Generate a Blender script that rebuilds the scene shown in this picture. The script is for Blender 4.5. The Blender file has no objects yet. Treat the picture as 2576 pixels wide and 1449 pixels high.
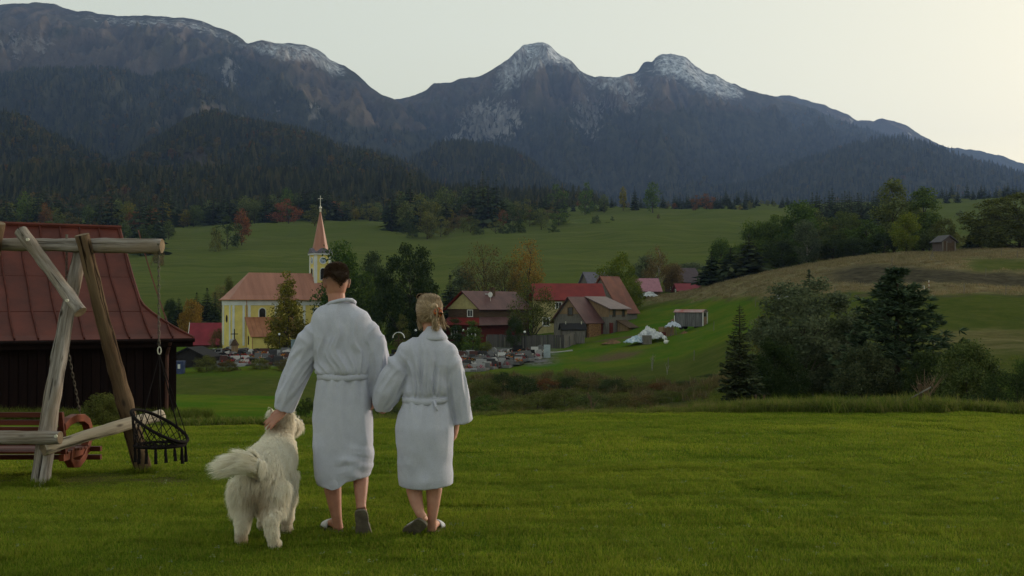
import bpy, bmesh, math, random
import numpy as np
from mathutils import Vector, Matrix

random.seed(7)
SC = bpy.context.scene
COL = SC.collection
R = math.radians

# ------------------------------------------------------------------ camera
FPX, CXP, CYP, YHOR, CZ = 2762.0, 1288.0, 724.5, 770.0, 1.55
PITCH = math.atan((YHOR - CYP) / FPX)
cam_data = bpy.data.cameras.new('camera')
cam_data.sensor_width = 36.0
cam_data.lens = 36.0 * FPX / 2576.0
cam_data.clip_start = 0.05
cam_data.clip_end = 40000
cam = bpy.data.objects.new('camera', cam_data)
COL.objects.link(cam)
cam.location = (0, 0, CZ)
cam.rotation_euler = (R(90) + PITCH, 0, 0)
SC.camera = cam

# ------------------------------------------------------------------ sky, sun, exposure
SUN_AZ, SUN_EL = 53.0, 8.0          # degrees right of the view axis, above the horizon
world = bpy.data.worlds.new('World')
SC.world = world
world.use_nodes = True
wn, wl = world.node_tree.nodes, world.node_tree.links
wn.clear()
w_out = wn.new('ShaderNodeOutputWorld')
w_bg = wn.new('ShaderNodeBackground')
w_sky = wn.new('ShaderNodeTexSky')
w_sky.sky_type = 'NISHITA'
w_sky.sun_disc = False
w_sky.sun_elevation = R(SUN_EL)
w_sky.sun_rotation = R(SUN_AZ)
w_sky.altitude = 900
w_sky.air_density = 1.0
w_sky.dust_density = 3.0
w_sky.ozone_density = 1.0
w_half = wn.new('ShaderNodeVectorMath'); w_half.operation = 'SCALE'; w_half.inputs['Scale'].default_value = 0.1
w_soft = wn.new('ShaderNodeGamma')          # thin high cloud evens the evening sky out
w_soft.inputs[1].default_value = 0.35
w_tint = wn.new('ShaderNodeMix'); w_tint.data_type = 'RGBA'; w_tint.blend_type = 'MULTIPLY'
w_tint.inputs[0].default_value = 1.0
w_tint.inputs[7].default_value = (6.3, 5.85, 4.5, 1)
wl.new(w_sky.outputs[0], w_half.inputs[0]); wl.new(w_half.outputs[0], w_soft.inputs[0])
wl.new(w_soft.outputs[0], w_tint.inputs[6])
wl.new(w_tint.outputs[2], w_bg.inputs[0])
w_bg.inputs[1].default_value = 0.1
wl.new(w_bg.outputs[0], w_out.inputs[0])

sun_data = bpy.data.lights.new('sun', 'SUN')
sun_data.energy = 1.8
sun_data.angle = R(16)
sun_data.color = (1.0, 0.86, 0.68)
sun = bpy.data.objects.new('sun', sun_data)
COL.objects.link(sun)
_sd = Vector((math.sin(R(SUN_AZ)) * math.cos(R(SUN_EL)), math.cos(R(SUN_AZ)) * math.cos(R(SUN_EL)), math.sin(R(SUN_EL))))
sun.rotation_euler = (-_sd).to_track_quat('-Z', 'Y').to_euler()

SC.view_settings.view_transform = 'Standard'
SC.view_settings.look = 'None'
SC.view_settings.gamma = 1.0
SC.view_settings.exposure = 1.25
SC.cycles.use_denoising = True
SC.cycles.max_bounces = 6
SC.cycles.volume_bounces = 0
SC.cycles.transparent_max_bounces = 6
SC.cycles.use_adaptive_sampling = True
SC.cycles.adaptive_threshold = 0.02

# ------------------------------------------------------------------ helpers
def at(x, y, Y):
    """point at depth Y on the sight line through picture position (x, y) of a 2576 x 1449 frame"""
    a, b = (x - CXP) / FPX, -(y - CYP) / FPX
    dy = math.cos(PITCH) - b * math.sin(PITCH)
    dz = math.sin(PITCH) + b * math.cos(PITCH)
    k = Y / dy
    return Vector((a * k, Y, CZ + dz * k))

def zpx(y, d):
    return CZ - (np.asarray(y, float) - YHOR) / FPX * np.asarray(d, float)

def hash2(ix, iy, seed):
    n = (ix.astype(np.int64) * 374761393 + iy.astype(np.int64) * 668265263 + seed * 1442695041) & 0xFFFFFFFF
    n = ((n ^ (n >> 13)) * 1274126177) & 0xFFFFFFFF
    n = n ^ (n >> 16)
    return (n & 0xFFFFFF) / float(0xFFFFFF)

def vnoise(x, y, seed=0):
    """smooth gradient noise in about -1 .. 1"""
    x = np.asarray(x, float); y = np.asarray(y, float)
    ix = np.floor(x); iy = np.floor(y)
    fx = x - ix; fy = y - iy
    u = fx * fx * fx * (fx * (fx * 6 - 15) + 10); v = fy * fy * fy * (fy * (fy * 6 - 15) + 10)
    def g(ax, ay, dx, dy):
        h = hash2(ax, ay, seed) * 2 * math.pi
        return np.cos(h) * dx + np.sin(h) * dy
    a = g(ix, iy, fx, fy); b = g(ix + 1, iy, fx - 1, fy)
    c = g(ix, iy + 1, fx, fy - 1); d = g(ix + 1, iy + 1, fx - 1, fy - 1)
    return 1.5 * ((a * (1 - u) + b * u) * (1 - v) + (c * (1 - u) + d * u) * v)

def fbm(x, y, octv=5, seed=0, gain=0.5, lac=2.03):
    s = 0; a = 1.0
    for k in range(octv):
        s = s + a * vnoise(x, y, seed + k * 17); x = x * lac; y = y * lac; a *= gain
    return s

def ridged(x, y, octv=5, seed=0, gain=0.5, lac=2.03):
    s = 0; a = 1.0; t = 0
    for k in range(octv):
        s = s + a * (1 - np.abs(vnoise(x, y, seed + k * 17)) * 1.6); t += a
        x = x * lac; y = y * lac; a *= gain
    return s / t

def sstep(a, b, x):
    t = np.clip((np.asarray(x, float) - a) / (b - a), 0, 1)
    return t * t * (3 - 2 * t)

def link(o, parent=None):
    COL.objects.link(o)
    if parent is not None:
        o.parent = parent
    return o

def np_mesh(name, V, F, mats, smooth=True, attrs=None, mat_idx=None):
    me = bpy.data.meshes.new(name)
    V = np.asarray(V, np.float32); F = np.asarray(F, np.int32)
    n = F.shape[1]
    me.vertices.add(len(V)); me.vertices.foreach_set('co', V.ravel())
    me.loops.add(F.size); me.loops.foreach_set('vertex_index', F.ravel())
    me.polygons.add(len(F))
    me.polygons.foreach_set('loop_start', np.arange(0, F.size, n, dtype=np.int32))
    me.polygons.foreach_set('loop_total', np.full(len(F), n, np.int32))
    me.polygons.foreach_set('use_smooth', np.full(len(F), smooth, bool))
    if mat_idx is not None:
        me.polygons.foreach_set('material_index', np.asarray(mat_idx, np.int32))
    for m in (mats if isinstance(mats, (list, tuple)) else [mats]):
        me.materials.append(m)
    for k, v in (attrs or {}).items():
        v = np.asarray(v, np.float32)
        if v.ndim == 1:
            at_ = me.attributes.new(k, 'FLOAT', 'POINT'); at_.data.foreach_set('value', v)
        else:
            at_ = me.attributes.new(k, 'FLOAT_COLOR', 'POINT')
            if v.shape[1] == 3:
                v = np.concatenate([v, np.ones((len(v), 1), np.float32)], 1)
            at_.data.foreach_set('color', v.ravel())
    me.update()
    return me

def grid_faces(nr, nc, wrap=False):
    r = np.arange(nr - 1)[:, None]; c = np.arange(nc if wrap else nc - 1)[None, :]
    c2 = (c + 1) % nc
    f = np.stack([r * nc + c, r * nc + c2, (r + 1) * nc + c2, (r + 1) * nc + c], -1)
    return f.reshape(-1, 4)

def props(o, label=None, cat=None, group=None, kind=None):
    if label: o['label'] = label
    if cat: o['category'] = cat
    if group: o['group'] = group
    if kind: o['kind'] = kind
    return o

def empty(name, loc, label=None, cat=None, group=None, rz=0.0):
    o = bpy.data.objects.new(name, None)
    COL.objects.link(o)
    o.empty_display_size = 0.2
    o.location = loc; o.rotation_euler = (0, 0, rz)
    return props(o, label, cat, group)

# ------------------------------------------------------------------ materials
class NT:
    def __init__(s, name):
        s.m = bpy.data.materials.new(name); s.m.use_nodes = True
        s.t = s.m.node_tree; s.t.nodes.clear()
        s.out = s.n('ShaderNodeOutputMaterial')
    def n(s, typ, **kw):
        nd = s.t.nodes.new(typ)
        for k, v in kw.items(): setattr(nd, k, v)
        return nd
    def l(s, a, b): s.t.links.new(a, b)
    def val(s, sock, v):
        if hasattr(v, 'is_linked') or hasattr(v, 'links'): s.l(v, sock)
        else: sock.default_value = v
    def coord(s, which='Object'):
        return s.n('ShaderNodeTexCoord').outputs[which]
    def pos(s): return s.n('ShaderNodeNewGeometry').outputs['Position']
    def mapping(s, vec, scale=(1, 1, 1), rot=(0, 0, 0)):
        m = s.n('ShaderNodeMapping'); s.l(vec, m.inputs[0]); m.inputs['Scale'].default_value = scale; m.inputs['Rotation'].default_value = rot
        return m.outputs[0]
    def noise(s, vec, scale, detail=4, rough=0.55, dist=0.0):
        nd = s.n('ShaderNodeTexNoise'); s.l(vec, nd.inputs['Vector'])
        nd.inputs['Scale'].default_value = scale; nd.inputs['Detail'].default_value = detail
        nd.inputs['Roughness'].default_value = rough; nd.inputs['Distortion'].default_value = dist
        return nd.outputs[0]
    def ramp(s, fac, stops):
        r = s.n('ShaderNodeValToRGB'); s.l(fac, r.inputs[0])
        el = r.color_ramp.elements
        while len(el) < len(stops): el.new(0.5)
        for e, (p, c) in zip(el, stops):
            e.position = p; e.color = (c[0], c[1], c[2], 1) if hasattr(c, '__len__') else (c, c, c, 1)
        return r.outputs[0]
    def mix(s, fac, a, b, mode='MIX'):
        m = s.n('ShaderNodeMix', data_type='RGBA', blend_type=mode)
        for sock, v in ((m.inputs[0], fac), (m.inputs[6], a), (m.inputs[7], b)):
            if isinstance(v, (tuple, list)): sock.default_value = (v[0], v[1], v[2], 1)
            elif isinstance(v, (int, float)): sock.default_value = v
            else: s.l(v, sock)
        return m.outputs[2]
    def math(s, op, a, b=0.0, clamp=False):
        m = s.n('ShaderNodeMath', operation=op, use_clamp=clamp)
        for sock, v in ((m.inputs[0], a), (m.inputs[1], b)):
            if isinstance(v, (int, float)): sock.default_value = v
            else: s.l(v, sock)
        return m.outputs[0]
    def attr(s, name, out='Fac'):
        a = s.n('ShaderNodeAttribute', attribute_name=name); return a.outputs[out]
    def bsdf(s, col, rough=0.8, spec=0.25, bump=None, bstr=0.4, bdist=0.02, metal=0.0, sheen=0.0, transl=0.0):
        p = s.n('ShaderNodeBsdfPrincipled')
        for nm, v in (('Base Color', col), ('Roughness', rough), ('Specular IOR Level', spec), ('Metallic', metal)):
            sk = p.inputs[nm]
            if isinstance(v, (tuple, list)): sk.default_value = (v[0], v[1], v[2], 1)
            elif isinstance(v, (int, float)): sk.default_value = v
            else: s.l(v, sk)
        if sheen:
            p.inputs['Sheen Weight'].default_value = sheen; p.inputs['Sheen Roughness'].default_value = 0.5
        if bump is not None:
            b = s.n('ShaderNodeBump'); b.inputs['Strength'].default_value = bstr; b.inputs['Distance'].default_value = bdist
            s.l(bump, b.inputs['Height']); s.l(b.outputs[0], p.inputs['Normal'])
        sh = p.outputs[0]
        if transl:
            t = s.n('ShaderNodeBsdfTranslucent')
            if isinstance(col, (tuple, list)): t.inputs[0].default_value = (col[0], col[1], col[2], 1)
            else: s.l(col, t.inputs[0])
            mx = s.n('ShaderNodeMixShader'); mx.inputs[0].default_value = transl
            s.l(sh, mx.inputs[1]); s.l(t.outputs[0], mx.inputs[2]); sh = mx.outputs[0]
        s.l(sh, s.out.inputs[0])
        return s.m

def mat_plain(name, c1, c2=None, scale=3.0, rough=0.8, spec=0.25, bstr=0.2, bdist=0.01, bscale=None, rnd=0.0, metal=0.0, stretch=(1, 1, 1), lo=0.35, hi=0.65, isl=0.0):
    t = NT(name)
    v = t.mapping(t.coord(), stretch)
    n1 = t.noise(v, scale, 5, 0.6)
    c2 = c2 or tuple(0.75 * k for k in c1)
    col = t.ramp(n1, [(lo, c2), (hi, c1)])
    if rnd:
        oi = t.n('ShaderNodeObjectInfo')
        f = t.math('MULTIPLY_ADD', oi.outputs['Random'], 2 * rnd); f.node.inputs[2].default_value = 1 - rnd
        h = t.n('ShaderNodeHueSaturation'); t.l(f, h.inputs['Value']); t.l(col, h.inputs['Color']); col = h.outputs[0]
    if isl:
        g = t.n('ShaderNodeNewGeometry')
        f = t.math('MULTIPLY_ADD', g.outputs['Random Per Island'], 2 * isl); f.node.inputs[2].default_value = 1 - isl
        h = t.n('ShaderNodeHueSaturation'); t.l(f, h.inputs['Value']); t.l(col, h.inputs['Color']); col = h.outputs[0]
    b = t.noise(v, bscale or scale * 6, 4, 0.6)
    return t.bsdf(col, rough, spec * .4, b, bstr, bdist, metal)

def mat_leaf(name, cols, transl=0.25, rnd=0.15, isl=0.35):
    """foliage: each leaf its own tone between the colours given, each tree a little different"""
    t = NT(name)
    g = t.n('ShaderNodeNewGeometry')
    n = len(cols)
    col = t.ramp(g.outputs['Random Per Island'], [((i + .5) / n, c) for i, c in enumerate(cols)])
    oi = t.n('ShaderNodeObjectInfo')
    f = t.math('MULTIPLY_ADD', oi.outputs['Random'], 2 * rnd); f.node.inputs[2].default_value = 1 - rnd
    h = t.n('ShaderNodeHueSaturation'); t.l(f, h.inputs['Value']); t.l(col, h.inputs['Color'])
    hf = t.math('MULTIPLY_ADD', oi.outputs['Random'], -0.03); hf.node.inputs[2].default_value = 0.515
    t.l(hf, h.inputs['Hue'])
    return t.bsdf(h.outputs[0], 0.9, 0.04, transl=transl)

# ------------------------------------------------------------------ mesh builder
class MB:
    def __init__(s): s.v = []; s.f = []
    def add(s, vs, fs):
        b = len(s.v)
        s.v += [tuple(p) for p in vs]; s.f += [tuple(i + b for i in f) for f in fs]
        return s
    def box(s, c, d, M=None, taper=1.0):
        x, y, z = d[0] / 2, d[1] / 2, d[2] / 2
        vs = [Vector((sx * x * (taper if sz > 0 else 1), sy * y * (taper if sz > 0 else 1), sz * z)) for sz in (-1, 1) for sx, sy in ((-1, -1), (1, -1), (1, 1), (-1, 1))]
        if M is not None: vs = [M @ p for p in vs]
        c = Vector(c)
        return s.add([p + c for p in vs], [(3, 2, 1, 0), (4, 5, 6, 7), (0, 1, 5, 4), (1, 2, 6, 5), (2, 3, 7, 6), (3, 0, 4, 7)])
    def tube(s, pts, rad, n=8, cap=True, squash=None, phase=0.0):
        pts = [Vector(p) for p in pts]
        if not hasattr(rad, '__len__'): rad = [rad] * len(pts)
        b = len(s.v)
        up = None
        for i, p in enumerate(pts):
            t = (pts[min(i + 1, len(pts) - 1)] - pts[max(i - 1, 0)]).normalized()
            if up is None:
                up = t.orthogonal().normalized()
            up = (up - t * up.dot(t)).normalized()
            w = t.cross(up)
            for k in range(n):
                a = 2 * math.pi * k / n + phase
                rr = rad[i] if not hasattr(rad[i], '__len__') else rad[i][k % len(rad[i])]
                s.v.append(tuple(p + (up * math.cos(a) + w * math.sin(a) * (squash or 1)) * rr))
        for i in range(len(pts) - 1):
            for k in range(n):
                k2 = (k + 1) % n
                s.f.append((b + i * n + k, b + i * n + k2, b + (i + 1) * n + k2, b + (i + 1) * n + k))
        if cap:
            s.f.append(tuple(b + k for k in reversed(range(n))))
            s.f.append(tuple(b + (len(pts) - 1) * n + k for k in range(n)))
        return s
    def loft(s, rings, cap=True, closed=True):
        b = len(s.v); n = len(rings[0])
        for r in rings: s.v += [tuple(p) for p in r]
        m = n if closed else n - 1
        for i in range(len(rings) - 1):
            for k in range(m):
                k2 = (k + 1) % n
                s.f.append((b + i * n + k, b + i * n + k2, b + (i + 1) * n + k2, b + (i + 1) * n + k))
        if cap and closed:
            s.f.append(tuple(b + k for k in reversed(range(n)))); s.f.append(tuple(b + (len(rings) - 1) * n + k for k in range(n)))
        return s
    def ball(s, c, r, nu=12, nv=8):
        c = Vector(c)
        if not hasattr(r, '__len__'): r = (r, r, r)
        rings = []
        for i in range(nv + 1):
            th = math.pi * (i + 0.02) / (nv + 0.04)
            rings.append([(c.x + r[0] * math.sin(th) * math.cos(2 * math.pi * k / nu), c.y + r[1] * math.sin(th) * math.sin(2 * math.pi * k / nu), c.z - r[2] * math.cos(th)) for k in range(nu)])
        return s.loft(rings)
    def prism(s, poly, off):
        """poly: list of 3d points (flat), pushed by the vector off"""
        poly = [Vector(p) for p in poly]; off = Vector(off); n = len(poly)
        fs = [tuple(reversed(range(n))), tuple(range(n, 2 * n))] + [(k, (k + 1) % n, n + (k + 1) % n, n + k) for k in range(n)]
        return s.add(poly + [p + off for p in poly], fs)
    def slab(s, quad, th):
        """a quad given thickness along its normal (downwards)"""
        q = [Vector(p) for p in quad]
        n = (q[1] - q[0]).cross(q[2] - q[0]).normalized()
        return s.prism(q, -n * th)
    def build(s, name, mat, parent=None, origin=None, smooth=False, bevel=0.0):
        me = bpy.data.meshes.new(name)
        vs = s.v
        if origin is not None:
            o = Vector(origin); vs = [tuple(Vector(p) - o) for p in vs]
        me.from_pydata(vs, [], s.f)
        bm = bmesh.new(); bm.from_mesh(me)
        bmesh.ops.recalc_face_normals(bm, faces=bm.faces)
        bm.to_mesh(me); bm.free()
        if smooth:
            me.polygons.foreach_set('use_smooth', [True] * len(me.polygons))
        for m in (mat if isinstance(mat, (list, tuple)) else [mat]): me.materials.append(m)
        ob = bpy.data.objects.new(name, me)
        link(ob, parent)
        if bevel:
            md = ob.modifiers.new('bevel', 'BEVEL'); md.width = bevel; md.segments = 2; md.limit_method = 'ANGLE'
        return ob

def copy_tree(o, parent=None):
    c = o.copy(); COL.objects.link(c)
    if parent is not None: c.parent = parent
    for ch in list(o.children): copy_tree(ch, c)
    return c
# ================================================================== terrain
# depth profiles of the ground, one for each bearing: (distance, height as seen) pairs
TERR = {
 -1700: [(8, 1310), (18, 1090), (30, 1045), (60, 960), (110, 900), (170, 840), (300, 700), (700, 560), (900, 555)],
 0:    [(8, 1298), (18, 1082), (24, 1068), (34, 1052), (60, 1000), (110, 960), (145, 905), (175, 880), (215, 835), (265, 770), (330, 715), (450, 640), (600, 590), (720, 562), (900, 556)],
 430:  [(8, 1300), (16, 1085), (24, 1072), (36, 1045), (60, 998), (66, 992), (80, 1002), (100, 985), (130, 932), (145, 905), (175, 880), (205, 850), (240, 800), (280, 750), (330, 705), (450, 638), (600, 585), (720, 558), (900, 552)],
 700:  [(8, 1302), (16, 1080), (22, 1078), (36, 1048), (60, 1000), (66, 994), (80, 1005), (100, 985), (130, 930), (145, 903), (175, 880), (205, 850), (240, 795), (280, 745), (330, 700), (450, 632), (600, 580), (720, 555), (900, 548)],
 960:  [(8, 1302), (17, 1064), (24, 1085), (50, 1062), (80, 1055), (100, 1010), (130, 940), (145, 905), (175, 868), (205, 835), (240, 785), (280, 735), (330, 692), (450, 622), (600, 575), (720, 549), (900, 542)],
 1200: [(8, 1300), (18, 1050), (26, 1085), (50, 1075), (80, 1060), (97, 1020), (115, 960), (130, 928), (145, 893), (160, 866), (180, 845), (205, 815), (240, 775), (280, 730), (330, 688), (450, 618), (600, 572), (720, 547), (900, 540)],
 1450: [(8, 1299), (18, 1042), (26, 1080), (50, 1075), (80, 1050), (97, 1010), (115, 955), (130, 920), (145, 885), (160, 855), (180, 830), (205, 800), (240, 760), (280, 722), (330, 682), (450, 612), (600, 563), (720, 538), (900, 531)],
 1680: [(8, 1298), (18.5, 1036), (26, 1072), (50, 1060), (80, 1020), (97, 985), (115, 935), (130, 895), (145, 862), (165, 825), (185, 790), (205, 762), (230, 742), (260, 735), (300, 705), (450, 610), (600, 557), (720, 532), (900, 526)],
 1850: [(8, 1298), (19, 1032), (26, 1055), (45, 1022), (70, 980), (95, 920), (115, 870), (135, 825), (155, 785), (175, 748), (195, 718), (215, 705), (250, 710), (300, 690), (450, 606), (600, 555), (720, 531), (900, 526)],
 2000: [(8, 1298), (19, 1030), (26, 1050), (40, 1015), (70, 945), (95, 868), (115, 810), (135, 765), (155, 730), (175, 700), (200, 674), (225, 676), (260, 688), (320, 665), (450, 604), (600, 554), (720, 532), (900, 527)],
 2200: [(8, 1298), (19, 1030), (26, 1048), (40, 1010), (70, 925), (90, 850), (110, 790), (128, 752), (145, 720), (165, 680), (190, 645), (215, 645), (260, 665), (320, 645), (450, 595), (600, 545), (720, 525), (900, 522)],
 2400: [(8, 1298), (18.5, 1034), (26, 1056), (40, 1015), (65, 940), (85, 860), (105, 785), (122, 745), (140, 715), (160, 672), (185, 637), (215, 632), (255, 645), (310, 622), (450, 580), (600, 535), (720, 513), (900, 510)],
 2576: [(8, 1298), (17.5, 1048), (26, 1066), (40, 1020), (65, 935), (85, 858), (105, 788), (122, 752), (140, 722), (160, 676), (185, 633), (215, 625), (255, 630), (310, 608), (450, 570), (600, 528), (720, 508), (900, 506)],
 4200: [(8, 1290), (20, 1040), (40, 980), (65, 900), (105, 780), (140, 700), (185, 610), (300, 570), (600, 520), (900, 505)],
}
def pchip(x, y, q):
    x = np.asarray(x, float); y = np.asarray(y, float)
    h = np.diff(x); d = np.diff(y) / h
    m = np.zeros_like(x)
    same = d[1:] * d[:-1] > 0
    w1 = 2 * h[1:] + h[:-1]; w2 = h[1:] + 2 * h[:-1]
    with np.errstate(divide='ignore', invalid='ignore'):
        hm = (w1 + w2) / (w1 / d[:-1] + w2 / d[1:])
    m[1:-1] = np.where(same, hm, 0); m[0] = d[0]; m[-1] = d[-1]
    q = np.clip(q, x[0], x[-1])
    i = np.clip(np.searchsorted(x, q) - 1, 0, len(x) - 2)
    t = (q - x[i]) / h[i]
    return ((1 + 2 * t) * (1 - t) ** 2 * y[i] + t * (1 - t) ** 2 * h[i] * m[i] + t * t * (3 - 2 * t) * y[i + 1] + t * t * (t - 1) * h[i] * m[i + 1])

_LD = np.linspace(math.log(2.0), math.log(1600), 700)
_TX = sorted(TERR); _TT = np.array([(x - CXP) / FPX for x in _TX])
_TAB = []
for _x in _TX:
    _p = TERR[_x]
    _d = np.array([2.0, 4.0] + [a for a, b in _p] + [1150, 1700]); _z = np.concatenate([[0.05, 0.03], zpx([b for a, b in _p], [a for a, b in _p])])
    _z = np.concatenate([_z, [_z[-1] + 4, _z[-1] + 20]])
    _TAB.append(pchip(np.log(_d), _z, _LD))
_TAB = np.array(_TAB)
_TQ = np.linspace(_TT[0], _TT[-1], 900)
_TABF = np.array([pchip(_TT, _TAB[:, k], _TQ) for k in range(_TAB.shape[1])]).T     # (bearing, depth)
def ground_z(X, Y):
    X = np.asarray(X, float); Y = np.asarray(Y, float)
    t = np.clip(X / np.maximum(Y, 6.0), _TQ[0], _TQ[-1] - 1e-6)
    q = np.log(np.clip(Y, 2.0, 1590))
    a = (t - _TQ[0]) / (_TQ[1] - _TQ[0]); b = (q - _LD[0]) / (_LD[1] - _LD[0])
    i = np.clip(a.astype(int), 0, len(_TQ) - 2); j = np.clip(b.astype(int), 0, len(_LD) - 2)
    a = a - i; b = b - j
    z = (_TABF[i, j] * (1 - a) * (1 - b) + _TABF[i + 1, j] * a * (1 - b) + _TABF[i, j + 1] * (1 - a) * b + _TABF[i + 1, j + 1] * a * b)
    amp = sstep(25, 90, Y); farw = sstep(260, 420, Y) * (1 - sstep(900, 1300, Y))
    z = z + farw * (3.2 * fbm(X / 95, Y / 130, 3, 41) + .5 * fbm(X / 22, Y / 40, 3, 43)) + amp * (0.35 * fbm(X / 14, Y / 14, 4, 3) + 0.10 * fbm(X / 3, Y / 3, 3, 9)) + (1 - amp) * 0.018 * fbm(X / 0.9, Y / 0.9, 3, 5)
    return z
def gz(X, Y): return float(ground_z(np.array([X]), np.array([Y]))[0])
def onground(x, d, dz=0.0):
    """ground point on the bearing of picture column x at distance d"""
    X = (x - CXP) / FPX * d
    return Vector((X, d, gz(X, d) + dz))

_rows = np.concatenate([np.linspace(-36, 2, 16)[:-1], np.exp(np.linspace(math.log(2 + 4), math.log(1500 + 4), 520)) - 4])
_cs = np.linspace(-0.95, 0.95, 420)
_Y = np.repeat(_rows[:, None], len(_cs), 1); _X = _cs[None, :] * (_Y + 40)
_Z = ground_z(_X, _Y)
gX, gY, gZ = _X.ravel(), _Y.ravel(), _Z.ravel()
gpx = CXP + FPX * gX / np.maximum(gY, 3)                      # bearing in picture columns
gpy = YHOR + (CZ - gZ) / np.maximum(gY, 3) * FPX
# what grows where
def hill_masks(X, Y):
    """dry grass, brown bank and brush of the right-hand hill and the gully"""
    Z = ground_z(X, Y); px = CXP + FPX * X / np.maximum(Y, 3); py = YHOR + (CZ - Z) / np.maximum(Y, 3) * FPX
    n1 = fbm(X / 9, Y / 9, 5, 21); n3 = fbm(X / 2.2, Y / 2.2, 4, 23)
    yb = np.interp(px, [1560, 1700, 1850, 2000, 2200, 2400, 2700], [766, 758, 750, 742, 736, 738, 740]) + 7 * n1 + 2 * n3
    d = sstep(8, -8, py - yb) * sstep(1580, 1680, px + 30 * n1) * sstep(118, 124, Y) * (1 - sstep(236, 250, Y))
    bk = sstep(2020, 2140, px) * sstep(-7, 5, py - np.interp(px, [2000, 2200, 2400, 2576], [688, 668, 678, 690]) + 5 * n1) * sstep(6, -6, py - np.interp(px, [2000, 2200, 2400, 2576], [712, 712, 716, 722]) + 5 * n1) * (Y > 110)
    gp = sstep(2390, 2470, px) * sstep(-5, 5, py - 653 + 4 * n1) * sstep(7, -7, py - 684 + 4 * n1) * (Y > 110)
    d = d * (1 - .85 * gp)
    d = np.maximum(d, .6 * sstep(2280, 2420, px + 40 * n1) * sstep(-14, 6, py - 838 + 9 * n1) * sstep(18, -10, py - 880 + 9 * n1) * (Y > 60) * (Y < 118))
    B = np.interp(px, [1100, 1450, 1680, 1830, 1900], [124, 122, 108, 90, 80]) + 2.5 * n1
    br = sstep(0, -5, Y - B) * sstep(900, 1000, px) * (1 - sstep(1840, 1960, px) * .6) * sstep(22, 28, Y)
    edge = .85 * np.exp(-((py - yb - 5) / 3.5) ** 2) * sstep(1640, 1720, px) * (Y > 110) * (Y < 215) * np.clip(.6 + n3, 0, 1)
    ter = .6 * np.exp(-((py - yb + 16 + 4 * n1) / 2.2) ** 2) * sstep(1680, 1760, px) * (1 - sstep(2050, 2150, px)) * (Y > 110) * (Y < 215)
    return d, np.maximum(np.maximum(bk * (1 - gp), edge), ter), br
nz = fbm(gX / 9, gY / 9, 5, 21); nz2 = fbm(gX / 30, gY / 30, 4, 22); nz3 = fbm(gX / 2.2, gY / 2.2, 4, 23)
dry, bank, brush = hill_masks(gX, gY)
brush = np.maximum(brush, 0.75 * sstep(18.0, 19.5, gY + .5 * nz3) * (1 - sstep(22, 24, gY)) * sstep(420, 480, gpx))
graveyard = sstep(133, 136, gY) * (1 - sstep(166, 171, gY)) * sstep(505, 535, gpx + 6 * nz3) * (1 - sstep(1360, 1420, gpx)) * (1 - sstep(151, 154, gY) * sstep(880, 960, gpx))
dirt = np.exp(-(((gpx - 1545) / 70) ** 2 + ((gY - 137.5) / 3.0) ** 2) * 1.2) + np.exp(-(((gpx - 1560) / 60) ** 2 + ((gY - 158) / 2.2) ** 2))
dirt = np.clip(dirt * (1.3 + 0.8 * nz3), 0, 1)
worn = np.exp(-(((gX + 3.9) / 1.4) ** 2 + ((gY - 10.0) / 0.45) ** 2)) * np.clip(.75 + .5 * nz3, 0, 1)
far = sstep(190, 330, gY)
lawn = 1 - sstep(17.5, 21.5, gY + 1.2 * nz3 - 6 * (1 - sstep(300, 480, gpx)))
rich = sstep(118, 130, gY) * (1 - sstep(195, 210, gY)) * (1 - .85 * sstep(1820, 2020, gpx)) + sstep(24, 34, gY) * (1 - sstep(64, 72, gY)) * (1 - sstep(750, 900, gpx))
g_me = np_mesh('ground', np.stack([gX, gY, gZ], 1), grid_faces(len(_rows), len(_cs)), [], True,
               {'dry': dry, 'brush': np.clip(brush, 0, 1), 'bank': bank, 'graveyard': graveyard, 'dirt': np.clip(dirt + .9 * worn, 0, 1), 'far': far, 'lawn': lawn, 'rich': np.clip(rich, 0, 1)})
t = NT('ground')
P = t.pos()
streak = t.noise(t.mapping(P, (0.06, 0.5, 0.3), (0, 0, R(8))), 0.35, 5, 0.6)
fine = t.noise(P, 3.0, 6, 0.7)
mid = t.noise(P, 0.5, 5, 0.6)
big = t.noise(P, 0.045, 4, 0.55)
c_mead = t.mix(t.ramp(mid, [(.35, 0), (.65, 1)]), (0.048, 0.068, 0.014), (0.074, 0.085, 0.021))
c_far = t.mix(t.ramp(streak, [(.36, 0), (.64, 1)]), (0.066, 0.088, 0.022), (0.100, 0.112, 0.036))
c_far = t.mix(t.ramp(big, [(.4, 0), (.62, 0.6)]), c_far, (0.078, 0.102, 0.024))
c_far = t.mix(t.ramp(t.noise(t.mapping(P, (0.03, 0.9, 0.3), (0, 0, R(-6))), 0.22, 6, 0.65), [(.5, 0), (.7, 0.4)]), c_far, (0.044, 0.062, 0.014))
col = t.mix(t.attr('far'), c_mead, c_far)
col = t.mix(t.attr('rich'), col, t.mix(t.ramp(t.noise(P, 0.16, 5, 0.65), [(.36, 0), (.62, 1)]), (0.044, 0.104, 0.010), (0.094, 0.116, 0.016)))
c_lawn = t.mix(t.ramp(t.noise(P, 0.8, 5, 0.6), [(.35, 0), (.65, 1)]), (0.060, 0.104, 0.009), (0.108, 0.134, 0.016))
col = t.mix(t.attr('lawn'), col, c_lawn)
c_dry = t.mix(t.ramp(t.noise(t.mapping(P, (0.35, 1.2, 1.0)), 0.5, 6, 0.65), [(.34, 0), (.66, 1)]), (0.100, 0.082, 0.038), (0.230, 0.188, 0.108))
col = t.mix(t.math('MULTIPLY', t.attr('dry'), t.ramp(mid, [(.25, .55), (.6, 1)]), True), col, c_dry)
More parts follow.
